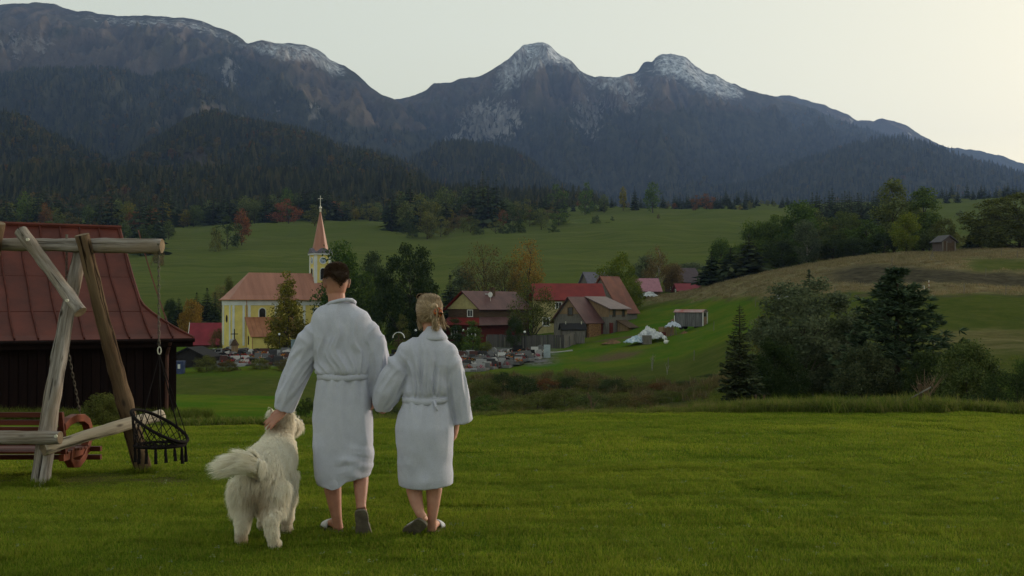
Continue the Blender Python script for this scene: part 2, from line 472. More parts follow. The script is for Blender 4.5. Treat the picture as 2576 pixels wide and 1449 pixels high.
c_bank = t.mix(t.ramp(t.noise(P, 0.7, 6, 0.7), [(.35, 0), (.68, 1)]), (0.030, 0.028, 0.018), (0.095, 0.082, 0.054))
col = t.mix(t.attr('bank'), col, c_bank)
c_br = t.mix(t.ramp(t.noise(P, 0.6, 6, 0.7), [(.35, 0), (.68, 1)]), (0.034, 0.046, 0.013), (0.082, 0.080, 0.028))
col = t.mix(t.attr('brush'), col, c_br)
c_gr = t.mix(t.ramp(t.noise(P, 0.9, 6, 0.7), [(.4, 0), (.55, 1)]), (0.050, 0.060, 0.028), (0.150, 0.145, 0.150))
col = t.mix(t.attr('graveyard'), col, c_gr)
c_di = t.mix(fine, (0.055, 0.044, 0.026), (0.15, 0.105, 0.065))
col = t.mix(t.attr('dirt'), col, c_di)
col = t.mix(0.55, col, t.mix(fine, tuple([0.45] * 3), tuple([1.5] * 3)), 'MULTIPLY')
bmp = t.math('ADD', fine, mid)
g_me.materials.append(t.bsdf(col, 1.0, 0.0, bmp, 0.6, 0.15))
ground = link(bpy.data.objects.new('ground', g_me)); props(ground, 'grassy ground falling from the lawn into the valley and rising to far meadows', 'ground', kind='structure')
# ================================================================== mountains
def mat_mountain(name, snow=True):
    t = NT(name)
    P = t.pos()
    n1 = t.noise(P, 0.010, 7, 0.62); n2 = t.noise(P, 0.035, 6, 0.65); n3 = t.noise(P, 0.0032, 5, 0.6)
    grass = t.mix(t.ramp(n1, [(.35, 0), (.65, 1)]), (0.066, 0.056, 0.047), (0.128, 0.104, 0.080))
    rock = t.mix(t.ramp(n2, [(.3, 0), (.7, 1)]), (0.13, 0.128, 0.128), (0.32, 0.31, 0.30))
    wood = t.mix(t.ramp(n2, [(.35, 0), (.7, 1)]), (0.022, 0.028, 0.021), (0.064, 0.064, 0.038))
    def thr(a, lo, hi, n, k):
        s = t.math('ADD', t.attr(a), t.math('MULTIPLY', t.math('SUBTRACT', n, 0.5), k))
        return t.ramp(s, [(lo, 0), (hi, 1)])
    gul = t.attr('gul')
    grass = t.mix(t.ramp(gul, [(.30, .75), (.62, 0)]), grass, (0.038, 0.036, 0.030))  # darker gully growth, with shade painted into the colour so flat-lit relief shows
    grass = t.mix(t.ramp(t.noise(t.mapping(P, (1, .4, 1)), 0.006, 6, .65), [(.45, 0), (.62, .7)]), grass, (0.055, 0.058, 0.036))
    col = t.mix(thr('wood', .42, .58, n1, 1.1), grass, wood)
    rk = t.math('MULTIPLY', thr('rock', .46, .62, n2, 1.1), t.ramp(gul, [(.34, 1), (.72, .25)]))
    col = t.mix(rk, col, rock)
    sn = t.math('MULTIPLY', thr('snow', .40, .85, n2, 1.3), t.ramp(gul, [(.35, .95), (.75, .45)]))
    sn = t.math('MULTIPLY', sn, t.ramp(t.noise(t.mapping(P, (1, 1, .35)), 0.05, 6, 0.7), [(.38, 0.05), (.66, 1)]))
    col = t.mix(sn, col, (0.70, 0.75, 0.82))
    b = t.math('ADD', n1, t.math('MULTIPLY', n2, 0.6))
    return t.bsdf(col, 1.0, 0.0, b, 1.0, 22.0)
M_MTN = mat_mountain('mountain_slope')

def layer(name, prof, d_ridge, d_foot, y_foot, label, nc=420, nr=160, spur=0.16, lam=420.0, shape=1.25, seed=1, jag=6.0, wood_f=None, rock_f=None, snow_f=None, back=0.35, mid=None):
    """one mountain mass: a ridge line seen at (x, y) picture positions, its slope down to the foot"""
    px = np.array([p[0] for p in prof], float); py = np.array([p[1] for p in prof], float)
    xs = np.linspace(px[0], px[-1], nc)
    r = np.concatenate([np.linspace(0, 1, nr), np.linspace(1, 1 + back, 14)[1:]])
    RR, XX = np.meshgrid(r, xs, indexing='ij')
    ridge_y = pchip(px, py, xs)
    zr = zpx(ridge_y, d_ridge) + jag * fbm(xs / FPX * d_ridge / 90.0, xs * 0 + 3.3, 5, seed + 50)
    D = d_foot + (d_ridge - d_foot) * RR
    T = (XX - CXP) / FPX
    X = T * D; Y = D
    zf = zpx(y_foot, d_foot)
    down = np.clip(RR, 0, 1)
    sh = down ** shape
    Zb = zf + (zr[None, :] - zf) * sh
    H = np.maximum(zr[None, :] - zf, 30)
    env = np.clip(4 * down * (1 - down), 0, 1) ** 0.6 * sstep(0, .16, 1.0 - down)
    # gullies and spurs that run down the fall line, forking as they go
    wx = X + 0.35 * lam * fbm(X / (lam * 1.6), D / (lam * 2.2), 3, seed + 7)
    g1 = ridged(wx / lam, D / (lam * 3.2), 4, seed, 0.5)
    g2 = ridged(wx / (lam * .33), D / (lam * 1.2), 4, seed + 3, 0.5)
    g3 = ridged(X / (lam * .10), D / (lam * .3), 3, seed + 5, 0.5)
    sp = (g1 - 0.62) * 2.2 + (g2 - 0.62) * 1.25 + (g3 - .62) * 0.42
    Z = Zb + H * spur * env * sp
    Z = np.minimum(Z, CZ + (zr[None, :] - CZ) * D / d_ridge - 5 * np.minimum(1, (1 - down) * 12))
    behind = RR > 1
    Z = np.where(behind, zr[None, :] - (RR - 1) * H * 0.9, Z)
    if mid is not None: Z = mid(X, Y, Z, XX, down, H)
    PYs = YHOR + (CZ - Z) / D * FPX
    V = np.stack([X, Y, Z], -1).reshape(-1, 3)
    dzx = np.gradient(Z, axis=1) / np.maximum(np.abs(np.gradient(X, axis=1)), 1e-3)
    dzy = np.gradient(Z, axis=0) / np.maximum(np.abs(np.gradient(D, axis=0)), 1e-3)
    steep = np.sqrt(dzx ** 2 + dzy ** 2)
    F = lambda f: (f(XX, PYs, down, steep, g2, ridge_y[None, :] + 0 * XX) if f else np.zeros_like(Z)).reshape(-1)
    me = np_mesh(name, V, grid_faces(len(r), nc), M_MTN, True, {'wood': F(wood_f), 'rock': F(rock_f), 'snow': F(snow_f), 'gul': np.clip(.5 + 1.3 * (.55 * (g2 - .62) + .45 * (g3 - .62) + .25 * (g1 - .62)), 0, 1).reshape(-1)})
    o = link(bpy.data.objects.new(name, me)); props(o, label, 'mountain', kind='structure')
    return dict(o=o, X=X, Y=Y, Z=Z, px=XX, py=PYs, down=down, wood=F(wood_f).reshape(Z.shape), name=name)

def gauss(x, y, cx, cy, sx, sy): return np.exp(-((x - cx) / sx) ** 2 - ((y - cy) / sy) ** 2)

# right-hand far ridge
L_C = layer('mountain', [(1880, 300), (1950, 237), (2000, 242), (2080, 265), (2130, 285), (2160, 300), (2190, 303), (2222, 297), (2280, 316), (2340, 350), (2400, 372), (2450, 376), (2520, 390), (2576, 410), (2700, 445), (3000, 480), (3400, 480)],
  6200, 3600, 560, 'pale distant ridge falling to the right', 320, 90, spur=0.10, lam=520, seed=11, jag=10,
  wood_f=lambda x, y, d, s, g, ry: 0.25 + 0.9 * sstep(330, 420, y), rock_f=lambda x, y, d, s, g, ry: 0.25 + .3 * sstep(.6, 1.0, s) - sstep(330, 360, y) * .3)
# twin snow-dusted peaks
def b_snow(x, y, d, s, g, ry):
    below = y - ry
    a = gauss(x, below, 1335, 34, 85, 58) * 1.3 + gauss(x, below, 1420, 12, 55, 22) * .85
    a += gauss(x, below, 1545, 12, 60, 20) * .75 + gauss(x, below, 1690, 28, 66, 42) * .95 + gauss(x, below, 1785, 26, 60, 30) * 1.0 + gauss(x, below, 1840, 15, 40, 18) * .7
    a += gauss(x, y, 1575, 225, 45, 25) * .5
    a -= gauss(x, y, 1400, 190, 48, 40) * .9 + gauss(x, y, 1640, 200, 30, 50) * .25
    return np.clip(a, 0, 1.3) + 0.04
def b_rock(x, y, d, s, g, ry):
    a = gauss(x, y, 1235, 300, 90, 55) * .66 + gauss(x, y, 1480, 290, 50, 70) * .48 + gauss(x, y, 1590, 250, 60, 50) * .42 + gauss(x, y, 1340, 130, 60, 40) * .3 + gauss(x, y, 1690, 160, 80, 40) * .35
    a += 0.18 * sstep(.75, 1.3, s) + gauss(x, y, 1150, 360, 60, 25) * .4 + gauss(x, y, 1640, 450, 60, 25) * .2
    return a
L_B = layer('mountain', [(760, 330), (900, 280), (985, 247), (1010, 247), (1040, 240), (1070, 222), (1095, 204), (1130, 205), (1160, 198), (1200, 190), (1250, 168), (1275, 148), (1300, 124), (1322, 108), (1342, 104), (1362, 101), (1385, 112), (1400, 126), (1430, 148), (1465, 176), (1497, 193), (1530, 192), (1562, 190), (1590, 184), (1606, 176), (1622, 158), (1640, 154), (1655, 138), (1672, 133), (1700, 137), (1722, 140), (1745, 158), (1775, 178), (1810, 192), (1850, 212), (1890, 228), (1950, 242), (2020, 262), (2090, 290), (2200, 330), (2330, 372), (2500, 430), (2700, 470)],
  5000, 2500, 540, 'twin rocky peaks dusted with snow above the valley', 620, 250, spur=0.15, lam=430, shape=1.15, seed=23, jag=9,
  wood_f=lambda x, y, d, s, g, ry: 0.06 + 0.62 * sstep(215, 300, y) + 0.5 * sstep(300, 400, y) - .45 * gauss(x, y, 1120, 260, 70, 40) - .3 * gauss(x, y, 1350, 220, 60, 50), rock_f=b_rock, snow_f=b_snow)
# long left-hand massif
def a_snow(x, y, d, s, g, ry):
    below = y - ry
    return np.clip(gauss(x, below, 740, 20, 95, 26) * .95 + gauss(x, below, 500, 16, 170, 18) * .55 + gauss(x, below, 250, 16, 160, 16) * .4 + gauss(x, below, 830, 14, 40, 20) * .7, 0, 1) + .02
def a_rock(x, y, d, s, g, ry):
    return gauss(x, y, 575, 185, 26, 60) * .62 + gauss(x, y, 790, 275, 22, 45) * .55 + gauss(x, y, 700, 265, 25, 50) * .4 + gauss(x, y, 30, 110, 60, 60) * .45 + gauss(x, y, 110, 110, 40, 40) * .35 + gauss(x, y, 560, 60, 90, 30) * .3 + gauss(x, y, 700, 120, 80, 20) * .3 + .12 * sstep(.8, 1.3, s)
L_A = layer('mountain', [(-900, 60), (-400, 40), (-100, 14), (0, 9), (55, 7), (85, 1), (110, 3), (140, 10), (190, 24), (240, 30), (330, 36), (440, 40), (510, 54), (545, 66), (580, 80), (605, 95), (622, 106), (650, 101), (664, 100), (690, 106), (765, 110), (790, 120), (812, 134), (832, 150), (868, 164), (882, 175), (906, 196), (930, 215), (960, 234), (988, 248), (1030, 280), (1100, 340), (1200, 420), (1300, 470), (1420, 520)],
  4300, 2000, 520, 'long dark massif with a thin line of snow along its crest', 560, 230, spur=0.13, lam=380, shape=1.1, seed=37, jag=6,
  wood_f=lambda x, y, d, s, g, ry: 0.05 + .85 * sstep(0, 60, y - (150 + 40 * np.sin(x / 140.) - .10 * (x - 300) + sstep(520, 900, x) * 190)) + .5 * gauss(x, y, 170, 80, 60, 35) + .45 * sstep(300, 380, y), rock_f=a_rock, snow_f=a_snow)
# forested shoulder with an old clearing
L_D = layer('forested_hill', [(-900, 250), (-200, 215), (0, 192), (100, 176), (250, 176), (300, 181), (360, 200), (410, 183), (470, 178), (520, 196), (560, 226), (600, 252), (660, 288), (730, 322), (800, 352), (900, 392), (1000, 428), (1080, 470), (1160, 510)],
  3000, 1900, 500, 'dark forested shoulder below the left massif', 320, 110, spur=0.22, lam=300, shape=1.0, seed=53, jag=3,
  wood_f=lambda x, y, d, s, g, ry: 0.95 - 1.0 * sstep(-25, 25, 320 - np.abs((x - 470) * .35 + (y - 300)) * 5 - 180) * gauss(x, y, 470, 290, 120, 40))
L_G = layer('forested_hill', [(960, 470), (1020, 425), (1060, 392), (1095, 374), (1150, 369), (1215, 372), (1260, 383), (1300, 398), (1350, 428), (1390, 458), (1440, 480), (1520, 500)],
  2300, 1700, 530, 'rounded dark forested knoll below the twin peaks', 130, 70, spur=0.15, lam=200, shape=0.9, seed=61, jag=3, wood_f=lambda x, y, d, s, g, ry: 0.9 + 0 * x)
L_H = layer('forested_hill', [(1500, 505), (1600, 495), (1750, 480), (1900, 462), (1960, 430), (2050, 396), (2130, 372), (2200, 352), (2260, 348), (2330, 362), (2420, 392), (2520, 425), (2640, 455), (2900, 470), (3300, 470)],
  3300, 2200, 540, 'hazy forested spur low on the right', 220, 80, spur=0.14, lam=300, shape=0.95, seed=67, jag=3, wood_f=lambda x, y, d, s, g, ry: 0.85 + 0 * x)
# nearest wooded hill behind the church
L_E = layer('forested_hill', [(180, 470), (290, 424), (360, 382), (440, 333), (490, 302), (530, 290), (565, 296), (600, 306), (650, 318), (700, 330), (780, 346), (860, 380), (960, 402), (1040, 430), (1070, 458), (1100, 490), (1160, 525)],
  1750, 950, 548, 'mixed autumn forest on the hill behind the church', 220, 110, spur=0.16, lam=170, shape=1.0, seed=71, jag=2, wood_f=lambda x, y, d, s, g, ry: 0.9 - .6 * gauss(x, y, 500, 400, 60, 25))
L_F = layer('forested_hill', [(-700, 300), (-200, 285), (0, 296), (60, 311), (110, 341), (170, 371), (240, 402), (300, 428), (400, 470), (520, 510)],
  1600, 930, 552, 'dark wooded hill at the left edge of the view', 160, 90, spur=0.15, lam=160, shape=1.0, seed=79, jag=2, wood_f=lambda x, y, d, s, g, ry: 0.9 + 0 * x)
# the wooded flat that joins their feet
L_J = layer('forested_hill', [(-700, 452), (0, 446), (150, 442), (300, 446), (450, 452), (650, 452), (850, 460), (1000, 474), (1120, 492), (1300, 505), (1500, 512)],
  1000, 850, 560, 'band of forest at the foot of the hills', 200, 30, spur=0.03, lam=100, shape=1.0, seed=83, jag=1, wood_f=lambda x, y, d, s, g, ry: 0.9 + 0 * x)
# ================================================================== trees: prototypes
def leaf_quads(rng, C, S, aspect=0.55, flat=0.0, axis=None):
    """one small rhombic leaf (or spray) at each centre; returns V, F"""
    n = len(C)
    a = rng.normal(size=(n, 3)) if axis is None else axis + 0.35 * rng.normal(size=(n, 3))
    a[:, 2] *= (1 - flat)
    a /= np.linalg.norm(a, axis=1)[:, None] + 1e-9
    b = np.cross(a, rng.normal(size=(n, 3)) * np.array([1, 1, 1 - flat * .8]) + np.array([0, 0, .001]))
    b /= np.linalg.norm(b, axis=1)[:, None] + 1e-9
    S = np.asarray(S)[:, None]
    V = np.stack([C - a * S * .5, C + b * S * aspect * .5 + a * S * .05, C + a * S * .5, C - b * S * aspect * .5 + a * S * .05], 1).reshape(-1, 3)
    return V, np.arange(4 * n).reshape(-1, 4)

def tube_np(pts, rad, n=6):
    mb = MB(); mb.tube(pts, rad, n, cap=False)
    return np.array(mb.v), np.array(mb.f)

def join_np(parts):
    V = []; F = []; b = 0
    for v, f in parts:
        V.append(v); F.append(f + b); b += len(v)
    return np.concatenate(V), np.concatenate(F)

SHAPES = {  # crown half-width against height in the crown (0 bottom, 1 top)
 'round': lambda h: np.sqrt(np.clip(1 - (2 * h - 0.9) ** 2 / 1.25, 0.02, 1)),
 'oval': lambda h: np.clip(np.sin(np.pi * np.clip(h * .92 + .06, 0, 1)) ** .75, .05, 1),
 'column': lambda h: np.clip(np.minimum(1, (h + .08) * 5) * np.clip((1.02 - h) * 1.9, 0, 1) ** .7, .04, 1),
 'cone': lambda h: np.clip((1.03 - h) * np.minimum(1, h * 7 + .5), .03, 1),
 'bush': lambda h: np.sqrt(np.clip(1 - h ** 2, 0.02, 1)),
 'dome': lambda h: np.sqrt(np.clip(1 - (np.clip(h - .25, -.25, 1) / .78) ** 2, 0.02, 1)),
}
def decid(seed, shape='round', base=0.2, leaves=3000, leaf=0.035, clumps=55, clump_r=0.11, loose=0.5, limbs=14, wid=0.8, gap=0.0, trunk_r=0.018):
    """unit-height broadleaf tree: trunk mesh and crown mesh arrays, crown about `wid` wide"""
    rng = np.random.default_rng(seed)
    f = SHAPES[shape]
    hs = rng.random(clumps * 6); keep = rng.random(clumps * 6) < f(hs) ** 1.2
    hs = hs[keep][:clumps]; n = len(hs)
    an = rng.random(n) * 2 * np.pi + np.arange(n) * 2.4
    rad = f(hs) * (0.35 + 0.65 * np.sqrt(rng.random(n))) * wid / 2
    lob = 1 + 0.22 * np.sin(an * 2 + seed) + 0.16 * np.sin(an * 3 + 2.1 * seed + hs * 6)
    rad *= lob * (1 - clump_r * .6)
    CC = np.stack([rad * np.cos(an), rad * np.sin(an), base + hs * (1 - base - clump_r * .45)], 1)
    sz = rng.gamma(4, .25, n)
    per = np.maximum(6, (leaves * sz / sz.sum()).astype(int))
    P = []
    for c, k, s in zip(CC, per, sz):
        rr = clump_r * (0.6 + .5 * s)
        q = rng.normal(size=(k, 3)); q /= np.linalg.norm(q, axis=1)[:, None]
        q *= (rng.random((k, 1)) ** (1 / (1.6 + 1.4 * loose))) * rr * (1 + .10 * rng.normal(size=(k, 1)))
        q[:, 2] *= 0.72
        P.append(c + q)
    P = np.concatenate(P); P = P[P[:, 2] > base * .55]
    crown = leaf_quads(rng, P, leaf * (0.6 + .8 * rng.random(len(P))), .6, .25)
    tp = []; lean = rng.normal(size=2) * .03
    for k in range(6):
        h = k / 5 * (base + (1 - base) * .72)
        tp.append((lean[0] * h + .012 * math.sin(k * 1.7 + seed), lean[1] * h + .012 * math.cos(k * 2.1 + seed), h - .02 * (k == 0)))
    tr = [trunk_r * (1.25 if k == 0 else 1 - .16 * k) for k in range(6)]
    parts = [tube_np(tp, tr, 7)]
    for j in rng.choice(n, min(limbs, n), replace=False):
        e = CC[j]; h0 = max(base * .7, e[2] - .12 - .5 * np.hypot(e[0], e[1]))
        h0 = min(h0, tp[-1][2]); s0 = np.array([lean[0] * h0, lean[1] * h0, h0])
        m = (s0 + e) / 2 + np.array([0, 0, .03])
        r0 = trunk_r * .5 * (1 - h0 * .5)
        parts.append(tube_np([s0, m, e], [r0, r0 * .65, r0 * .2], 5))
    return join_np(parts), crown

def spruce(seed, levels=24, per=8, spray=3, droop=0.25, wid=0.36, base=0.06, thin=1.0, trunk_r=0.014, size=1.0):
    rng = np.random.default_rng(seed)
    C = []; A = []; S = []
    for L in range(levels):
        u = (L + rng.random() * .6) / levels
        h = base + (1 - base - .02) * u
        rmax = wid / 2 * (1 - u) ** 0.85 * (1 + .22 * math.sin(L * 2.3 + seed)) + .008
        k = max(4, int(per * (1 - .45 * u)))
        for b in range(k):
            a = 2 * math.pi * (b + rng.random() * .8) / k + L * 1.1
            ln = rmax * (.65 + .5 * rng.random())
            d = np.array([math.cos(a), math.sin(a), 0.0]); sd = np.array([-d[1], d[0], 0])
            for s in range(spray):
                q = (s + .6) / spray
                z = h - droop * ln * q ** 1.2 + (.10 * ln * q * q if u > .6 else .22 * ln * max(0, q - .6))
                for off in ((0,) if s == spray - 1 else (-.33, .33)):
                    C.append(d * ln * q + sd * off * ln * (1 - q * .6) * .8 + np.array([0, 0, z - .012 * abs(off)]))
                    A.append(d + sd * off * 1.6 + np.array([0, 0, -droop * .9]))
                    S.append(ln * (.62 if s else .5) * thin * size * (.8 + .4 * rng.random()))
    C = np.array(C); A = np.array(A); S = np.maximum(np.array(S), .022)
    # leader
    C = np.concatenate([C, [[0, 0, .975], [0, 0, .955], [.004, 0, .99]]]); A = np.concatenate([A, [[0, 0, 1], [.5, .3, 1], [0, 0, 1]]]); S = np.concatenate([S, [.05, .04, .04]])
    crown = leaf_quads(rng, C, S, .5, 0, A)
    trunk = tube_np([(0, 0, -.02), (0.004, 0, .35), (0, .003, .7), (0, 0, .97)], [trunk_r, trunk_r * .75, trunk_r * .42, .002], 7)
    return trunk, crown

def spruce_low(seed):
    rng = np.random.default_rng(seed)
    parts = []
    for L in range(7):
        z0 = .04 + .13 * L; z1 = z0 + .27 if L < 6 else 1.0
        r = .19 * (1 - L / 7.4) * (.85 + .3 * rng.random())
        n = 7; V = [(0, 0, z1)]; F = []
        for k in range(2 * n):
            a = math.pi * k / n + L
            q = r * (1.1 if k % 2 == 0 else .6) * (.75 + .5 * rng.random())
            V.append((q * math.cos(a), q * math.sin(a), z0 + (0 if k % 2 == 0 else .06) + .03 * rng.random()))
        for k in range(2 * n):
            F.append((0, 1 + k, 1 + (k + 1) % (2 * n)))
        parts.append((np.array(V), np.array(F)))
    return join_np(parts)
def broad_low(seed):
    rng = np.random.default_rng(seed)
    n = 130; q = rng.normal(size=(n, 3)); q /= np.linalg.norm(q, axis=1)[:, None]
    q *= (.55 + .5 * rng.random((n, 1))); q[:, 2] = q[:, 2] * .43 + .56; q[:, :2] *= .34 * (1 + .25 * np.sin(3 * np.arctan2(q[:, 1], q[:, 0]) + seed))[:, None]
    return leaf_quads(rng, q, .20 * (.6 + .8 * rng.random(n)), .75, .2)

# leaf colours (measured foliage reflectance is low)
ML = {
 'green': mat_leaf('leaf_green', [(0.045, 0.079, 0.019), (0.069, 0.110, 0.024), (0.103, 0.147, 0.031)]),
 'mid': mat_leaf('leaf_mid_green', [(0.052, 0.076, 0.024), (0.083, 0.110, 0.034), (0.124, 0.148, 0.048)]),
 'dark': mat_leaf('leaf_dark_green', [(0.024, 0.041, 0.016), (0.038, 0.059, 0.019), (0.059, 0.079, 0.026)]),
 'bright': mat_leaf('leaf_bright', [(0.078, 0.120, 0.015), (0.115, 0.155, 0.019), (0.155, 0.180, 0.026)]),
 'yellow': mat_leaf('leaf_yellow', [(0.112, 0.099, 0.012), (0.173, 0.147, 0.015), (0.225, 0.180, 0.024)]),
 'orange': mat_leaf('leaf_orange', [(0.147, 0.086, 0.021), (0.241, 0.138, 0.028), (0.293, 0.181, 0.038)]),
 'rust': mat_leaf('leaf_rust', [(0.095, 0.043, 0.021), (0.155, 0.066, 0.028), (0.207, 0.095, 0.038)]),
 'brown': mat_leaf('leaf_brown', [(0.069, 0.062, 0.024), (0.114, 0.093, 0.034), (0.162, 0.124, 0.048)]),
 'olive': mat_leaf('leaf_olive', [(0.062, 0.076, 0.021), (0.100, 0.110, 0.028), (0.141, 0.145, 0.038)]),
 'greygreen': mat_leaf('leaf_grey_green', [(0.059, 0.079, 0.045), (0.093, 0.117, 0.066), (0.135, 0.159, 0.086)]),
 'spruce': mat_leaf('needle_spruce', [(0.019, 0.031, 0.017), (0.031, 0.047, 0.022), (0.052, 0.069, 0.031)], .1),
 'spruce2': mat_leaf('needle_spruce_pale', [(0.034, 0.048, 0.024), (0.055, 0.072, 0.034), (0.090, 0.103, 0.048)], .1),
 'pine': mat_leaf('needle_pine', [(0.034, 0.059, 0.034), (0.059, 0.090, 0.048), (0.093, 0.128, 0.069)], .1),
 'larch': mat_leaf('needle_larch', [(0.105, 0.105, 0.015), (0.158, 0.150, 0.021), (0.210, 0.188, 0.027)], .2),
}
M_BARK = mat_plain('bark', (.075, .062, .050), (.030, .025, .020), 8, .95, .1, .8, .03, 20, stretch=(1, 1, .25))
M_BIRCH = mat_plain('bark_pale', (.36, .34, .30), (.10, .095, .085), 5, .9, .1, .5, .02, 20, stretch=(1, 1, 2.0))

PROTO = {}
def proto(key, trunk, crown):
    tm = np_mesh(key + '_trunk', trunk[0], trunk[1], M_BARK, True)
    cm = np_mesh(key + '_crown', crown[0], crown[1], ML['green'], False)
    # single-mesh version for far copies
    V = np.concatenate([trunk[0], crown[0]]); F = np.concatenate([trunk[1], crown[1] + len(trunk[0])])
    far = np_mesh(key + '_tree', V, F, [M_BARK, ML['green']], False, mat_idx=[0] * len(trunk[1]) + [1] * len(crown[1]))
    PROTO[key] = (tm, cm, far)
proto('round1', *decid(1, 'round', .08, 8000, .035, 70, .12, .5, 16, .85))
proto('round2', *decid(2, 'dome', .07, 7800, .036, 66, .12, .6, 16, .9))
proto('oval1', *decid(3, 'oval', .07, 7600, .031, 66, .10, .5, 14, .55))
proto('oval2', *decid(4, 'oval', .05, 7400, .032, 62, .10, .6, 14, .6))
proto('column1', *decid(5, 'column', .08, 6500, .026, 80, .075, .5, 12, .36))
proto('column2', *decid(6, 'column', .07, 6500, .026, 76, .08, .7, 12, .40))
proto('loose1', *decid(7, 'round', .12, 4200, .024, 66, .11, 1.3, 26, .85))
proto('loose2', *decid(8, 'oval', .10, 4000, .024, 62, .11, 1.3, 24, .7))
proto('bush1', *decid(9, 'bush', .02, 5200, .048, 56, .17, .8, 10, 1.5, trunk_r=.02))
proto('bush2', *decid(10, 'bush', .02, 5200, .048, 52, .18, .8, 10, 1.7, trunk_r=.02))
proto('cone1', *decid(11, 'cone', .10, 8000, .027, 90, .075, .4, 14, .5))
proto('spruce1', *spruce(21, 32, 11, 4, .3, .36))
proto('spruce2', *spruce(22, 30, 10, 4, .42, .30))
proto('spruce3', *spruce(23, 28, 11, 4, .25, .44))
proto('thuja', *decid(12, 'column', .01, 6000, .027, 80, .07, .3, 8, .42))
# lighter copies for the far edge of the meadow
proto('far_round', *decid(31, 'round', .12, 1500, .055, 40, .13, .5, 6, .85))
proto('far_oval', *decid(32, 'oval', .08, 1400, .055, 38, .12, .5, 6, .6))
proto('far_bush', *decid(33, 'bush', .02, 1300, .080, 32, .18, .6, 4, 1.5))
proto('far_spruce', *spruce(34, 22, 8, 2, .3, .34, size=1.5))
proto('far_spruce2', *spruce(35, 22, 8, 2, .45, .28, size=1.5))

def tree(key, leafmat, x, yb, yt, w, d, name, label, group=None, parts=True, bark=None, base=None, dz=0.0, cat='tree', wscale=1.0):
    """a tree whose foot stands on the ground at bearing x, distance d; yt its top and w its width as seen"""
    p = Vector(base) if base is not None else onground(x, d)
    top = zpx(yt, d)
    h = max(float(top) - p.z, 0.3)
    wid = w / FPX * d
    V = np.empty(len(PROTO[key][1].vertices) * 3, np.float32); PROTO[key][1].vertices.foreach_get('co', V)
    V = V.reshape(-1, 3); cw = np.percentile(V[:, 0], 98.5) - np.percentile(V[:, 0], 1.5)
    sxy = wid / cw
    p.z += dz
    if parts:
        e = empty(name, p, label, cat, group, rz=(hash((x, yb, d)) % 628) / 100 if False else (x * 1.7 + d * .9) % 6.28)
        e.scale = (sxy, sxy, h)
        o1 = link(bpy.data.objects.new('trunk', PROTO[key][0]), e); o2 = link(bpy.data.objects.new('crown', PROTO[key][1]), e)
        o2.material_slots[0].link = 'OBJECT'; o2.material_slots[0].material = ML[leafmat]
        if bark: o1.material_slots[0].link = 'OBJECT'; o1.material_slots[0].material = bark
        return e
    o = link(bpy.data.objects.new(name, PROTO[key][2]))
    o.location = p; o.rotation_euler = (0, 0, (x * 1.7 + d * .9) % 6.28); o.scale = (sxy, sxy, h)
    o.material_slots[1].link = 'OBJECT'; o.material_slots[1].material = ML[leafmat]
    return props(o, label, cat, group)

# ------------------------------------------------------------------ the forests on the hills: uncountable, one object each
def scatter(name, mesh_parts, mat, P, scl, rot, label, cat, wid=None):
    pv, pf = mesh_parts
    pm = np_mesh(name + '_one', pv, pf, mat, False)
    po = bpy.data.objects.new(name + '_one', pm)
    me = bpy.data.meshes.new(name)
    me.vertices.add(len(P)); me.vertices.foreach_set('co', np.asarray(P, np.float32).ravel())
    a = me.attributes.new('scl', 'FLOAT_VECTOR', 'POINT'); a.data.foreach_set('vector', np.asarray(scl, np.float32).ravel())
    a = me.attributes.new('rot', 'FLOAT_VECTOR', 'POINT'); a.data.foreach_set('vector', np.asarray(rot, np.float32).ravel())
    o = link(bpy.data.objects.new(name, me)); props(o, label, cat, kind='stuff')
    ng = bpy.data.node_groups.new(name + '_scatter', 'GeometryNodeTree')
    ng.interface.new_socket('Geometry', in_out='INPUT', socket_type='NodeSocketGeometry')
    ng.interface.new_socket('Geometry', in_out='OUTPUT', socket_type='NodeSocketGeometry')
    N, L = ng.nodes, ng.links
    gi, go = N.new('NodeGroupInput'), N.new('NodeGroupOutput')
    ip = N.new('GeometryNodeInstanceOnPoints'); oi = N.new('GeometryNodeObjectInfo'); oi.inputs[0].default_value = po; oi.inputs[1].default_value = True
    na = N.new('GeometryNodeInputNamedAttribute'); na.data_type = 'FLOAT_VECTOR'; na.inputs[0].default_value = 'scl'
    nb = N.new('GeometryNodeInputNamedAttribute'); nb.data_type = 'FLOAT_VECTOR'; nb.inputs[0].default_value = 'rot'
    L.new(gi.outputs[0], ip.inputs['Points']); L.new(oi.outputs['Geometry'], ip.inputs['Instance'])
    L.new(na.outputs[0], ip.inputs['Scale']); L.new(nb.outputs[0], ip.inputs['Rotation']); L.new(ip.outputs[0], go.inputs[0])
    md = o.modifiers.new('scatter', 'NODES'); md.node_group = ng
    return o

def forest_points(L, n, seed, dmin=0.0, dmax=1.0, thr=.5, x0=-260, x1=2840):
    rng = np.random.default_rng(seed)
    nr, nc = L['Z'].shape
    u = rng.random(n * 2) * (nc - 1.001); v = rng.random(n * 2) * (nr - 1.001)
    i, j = v.astype(int), u.astype(int); a, b = v - i, u - j
    def s(A): return A[i, j] * (1 - a) * (1 - b) + A[i + 1, j] * a * (1 - b) + A[i, j + 1] * (1 - a) * b + A[i + 1, j + 1] * a * b
    X, Y, Z, W, PX, DN = (s(L[k]) for k in ('X', 'Y', 'Z', 'wood', 'px', 'down'))
    k = (W + .35 * fbm(X / 60, Y / 60, 3, seed) > thr) & (PX > x0) & (PX < x1) & (DN >= dmin) & (DN <= dmax)
    k &= rng.random(len(k)) < (Y / Y.max())
    idx = np.nonzero(k)[0][:n]
    return X[idx], Y[idx], Z[idx], rng

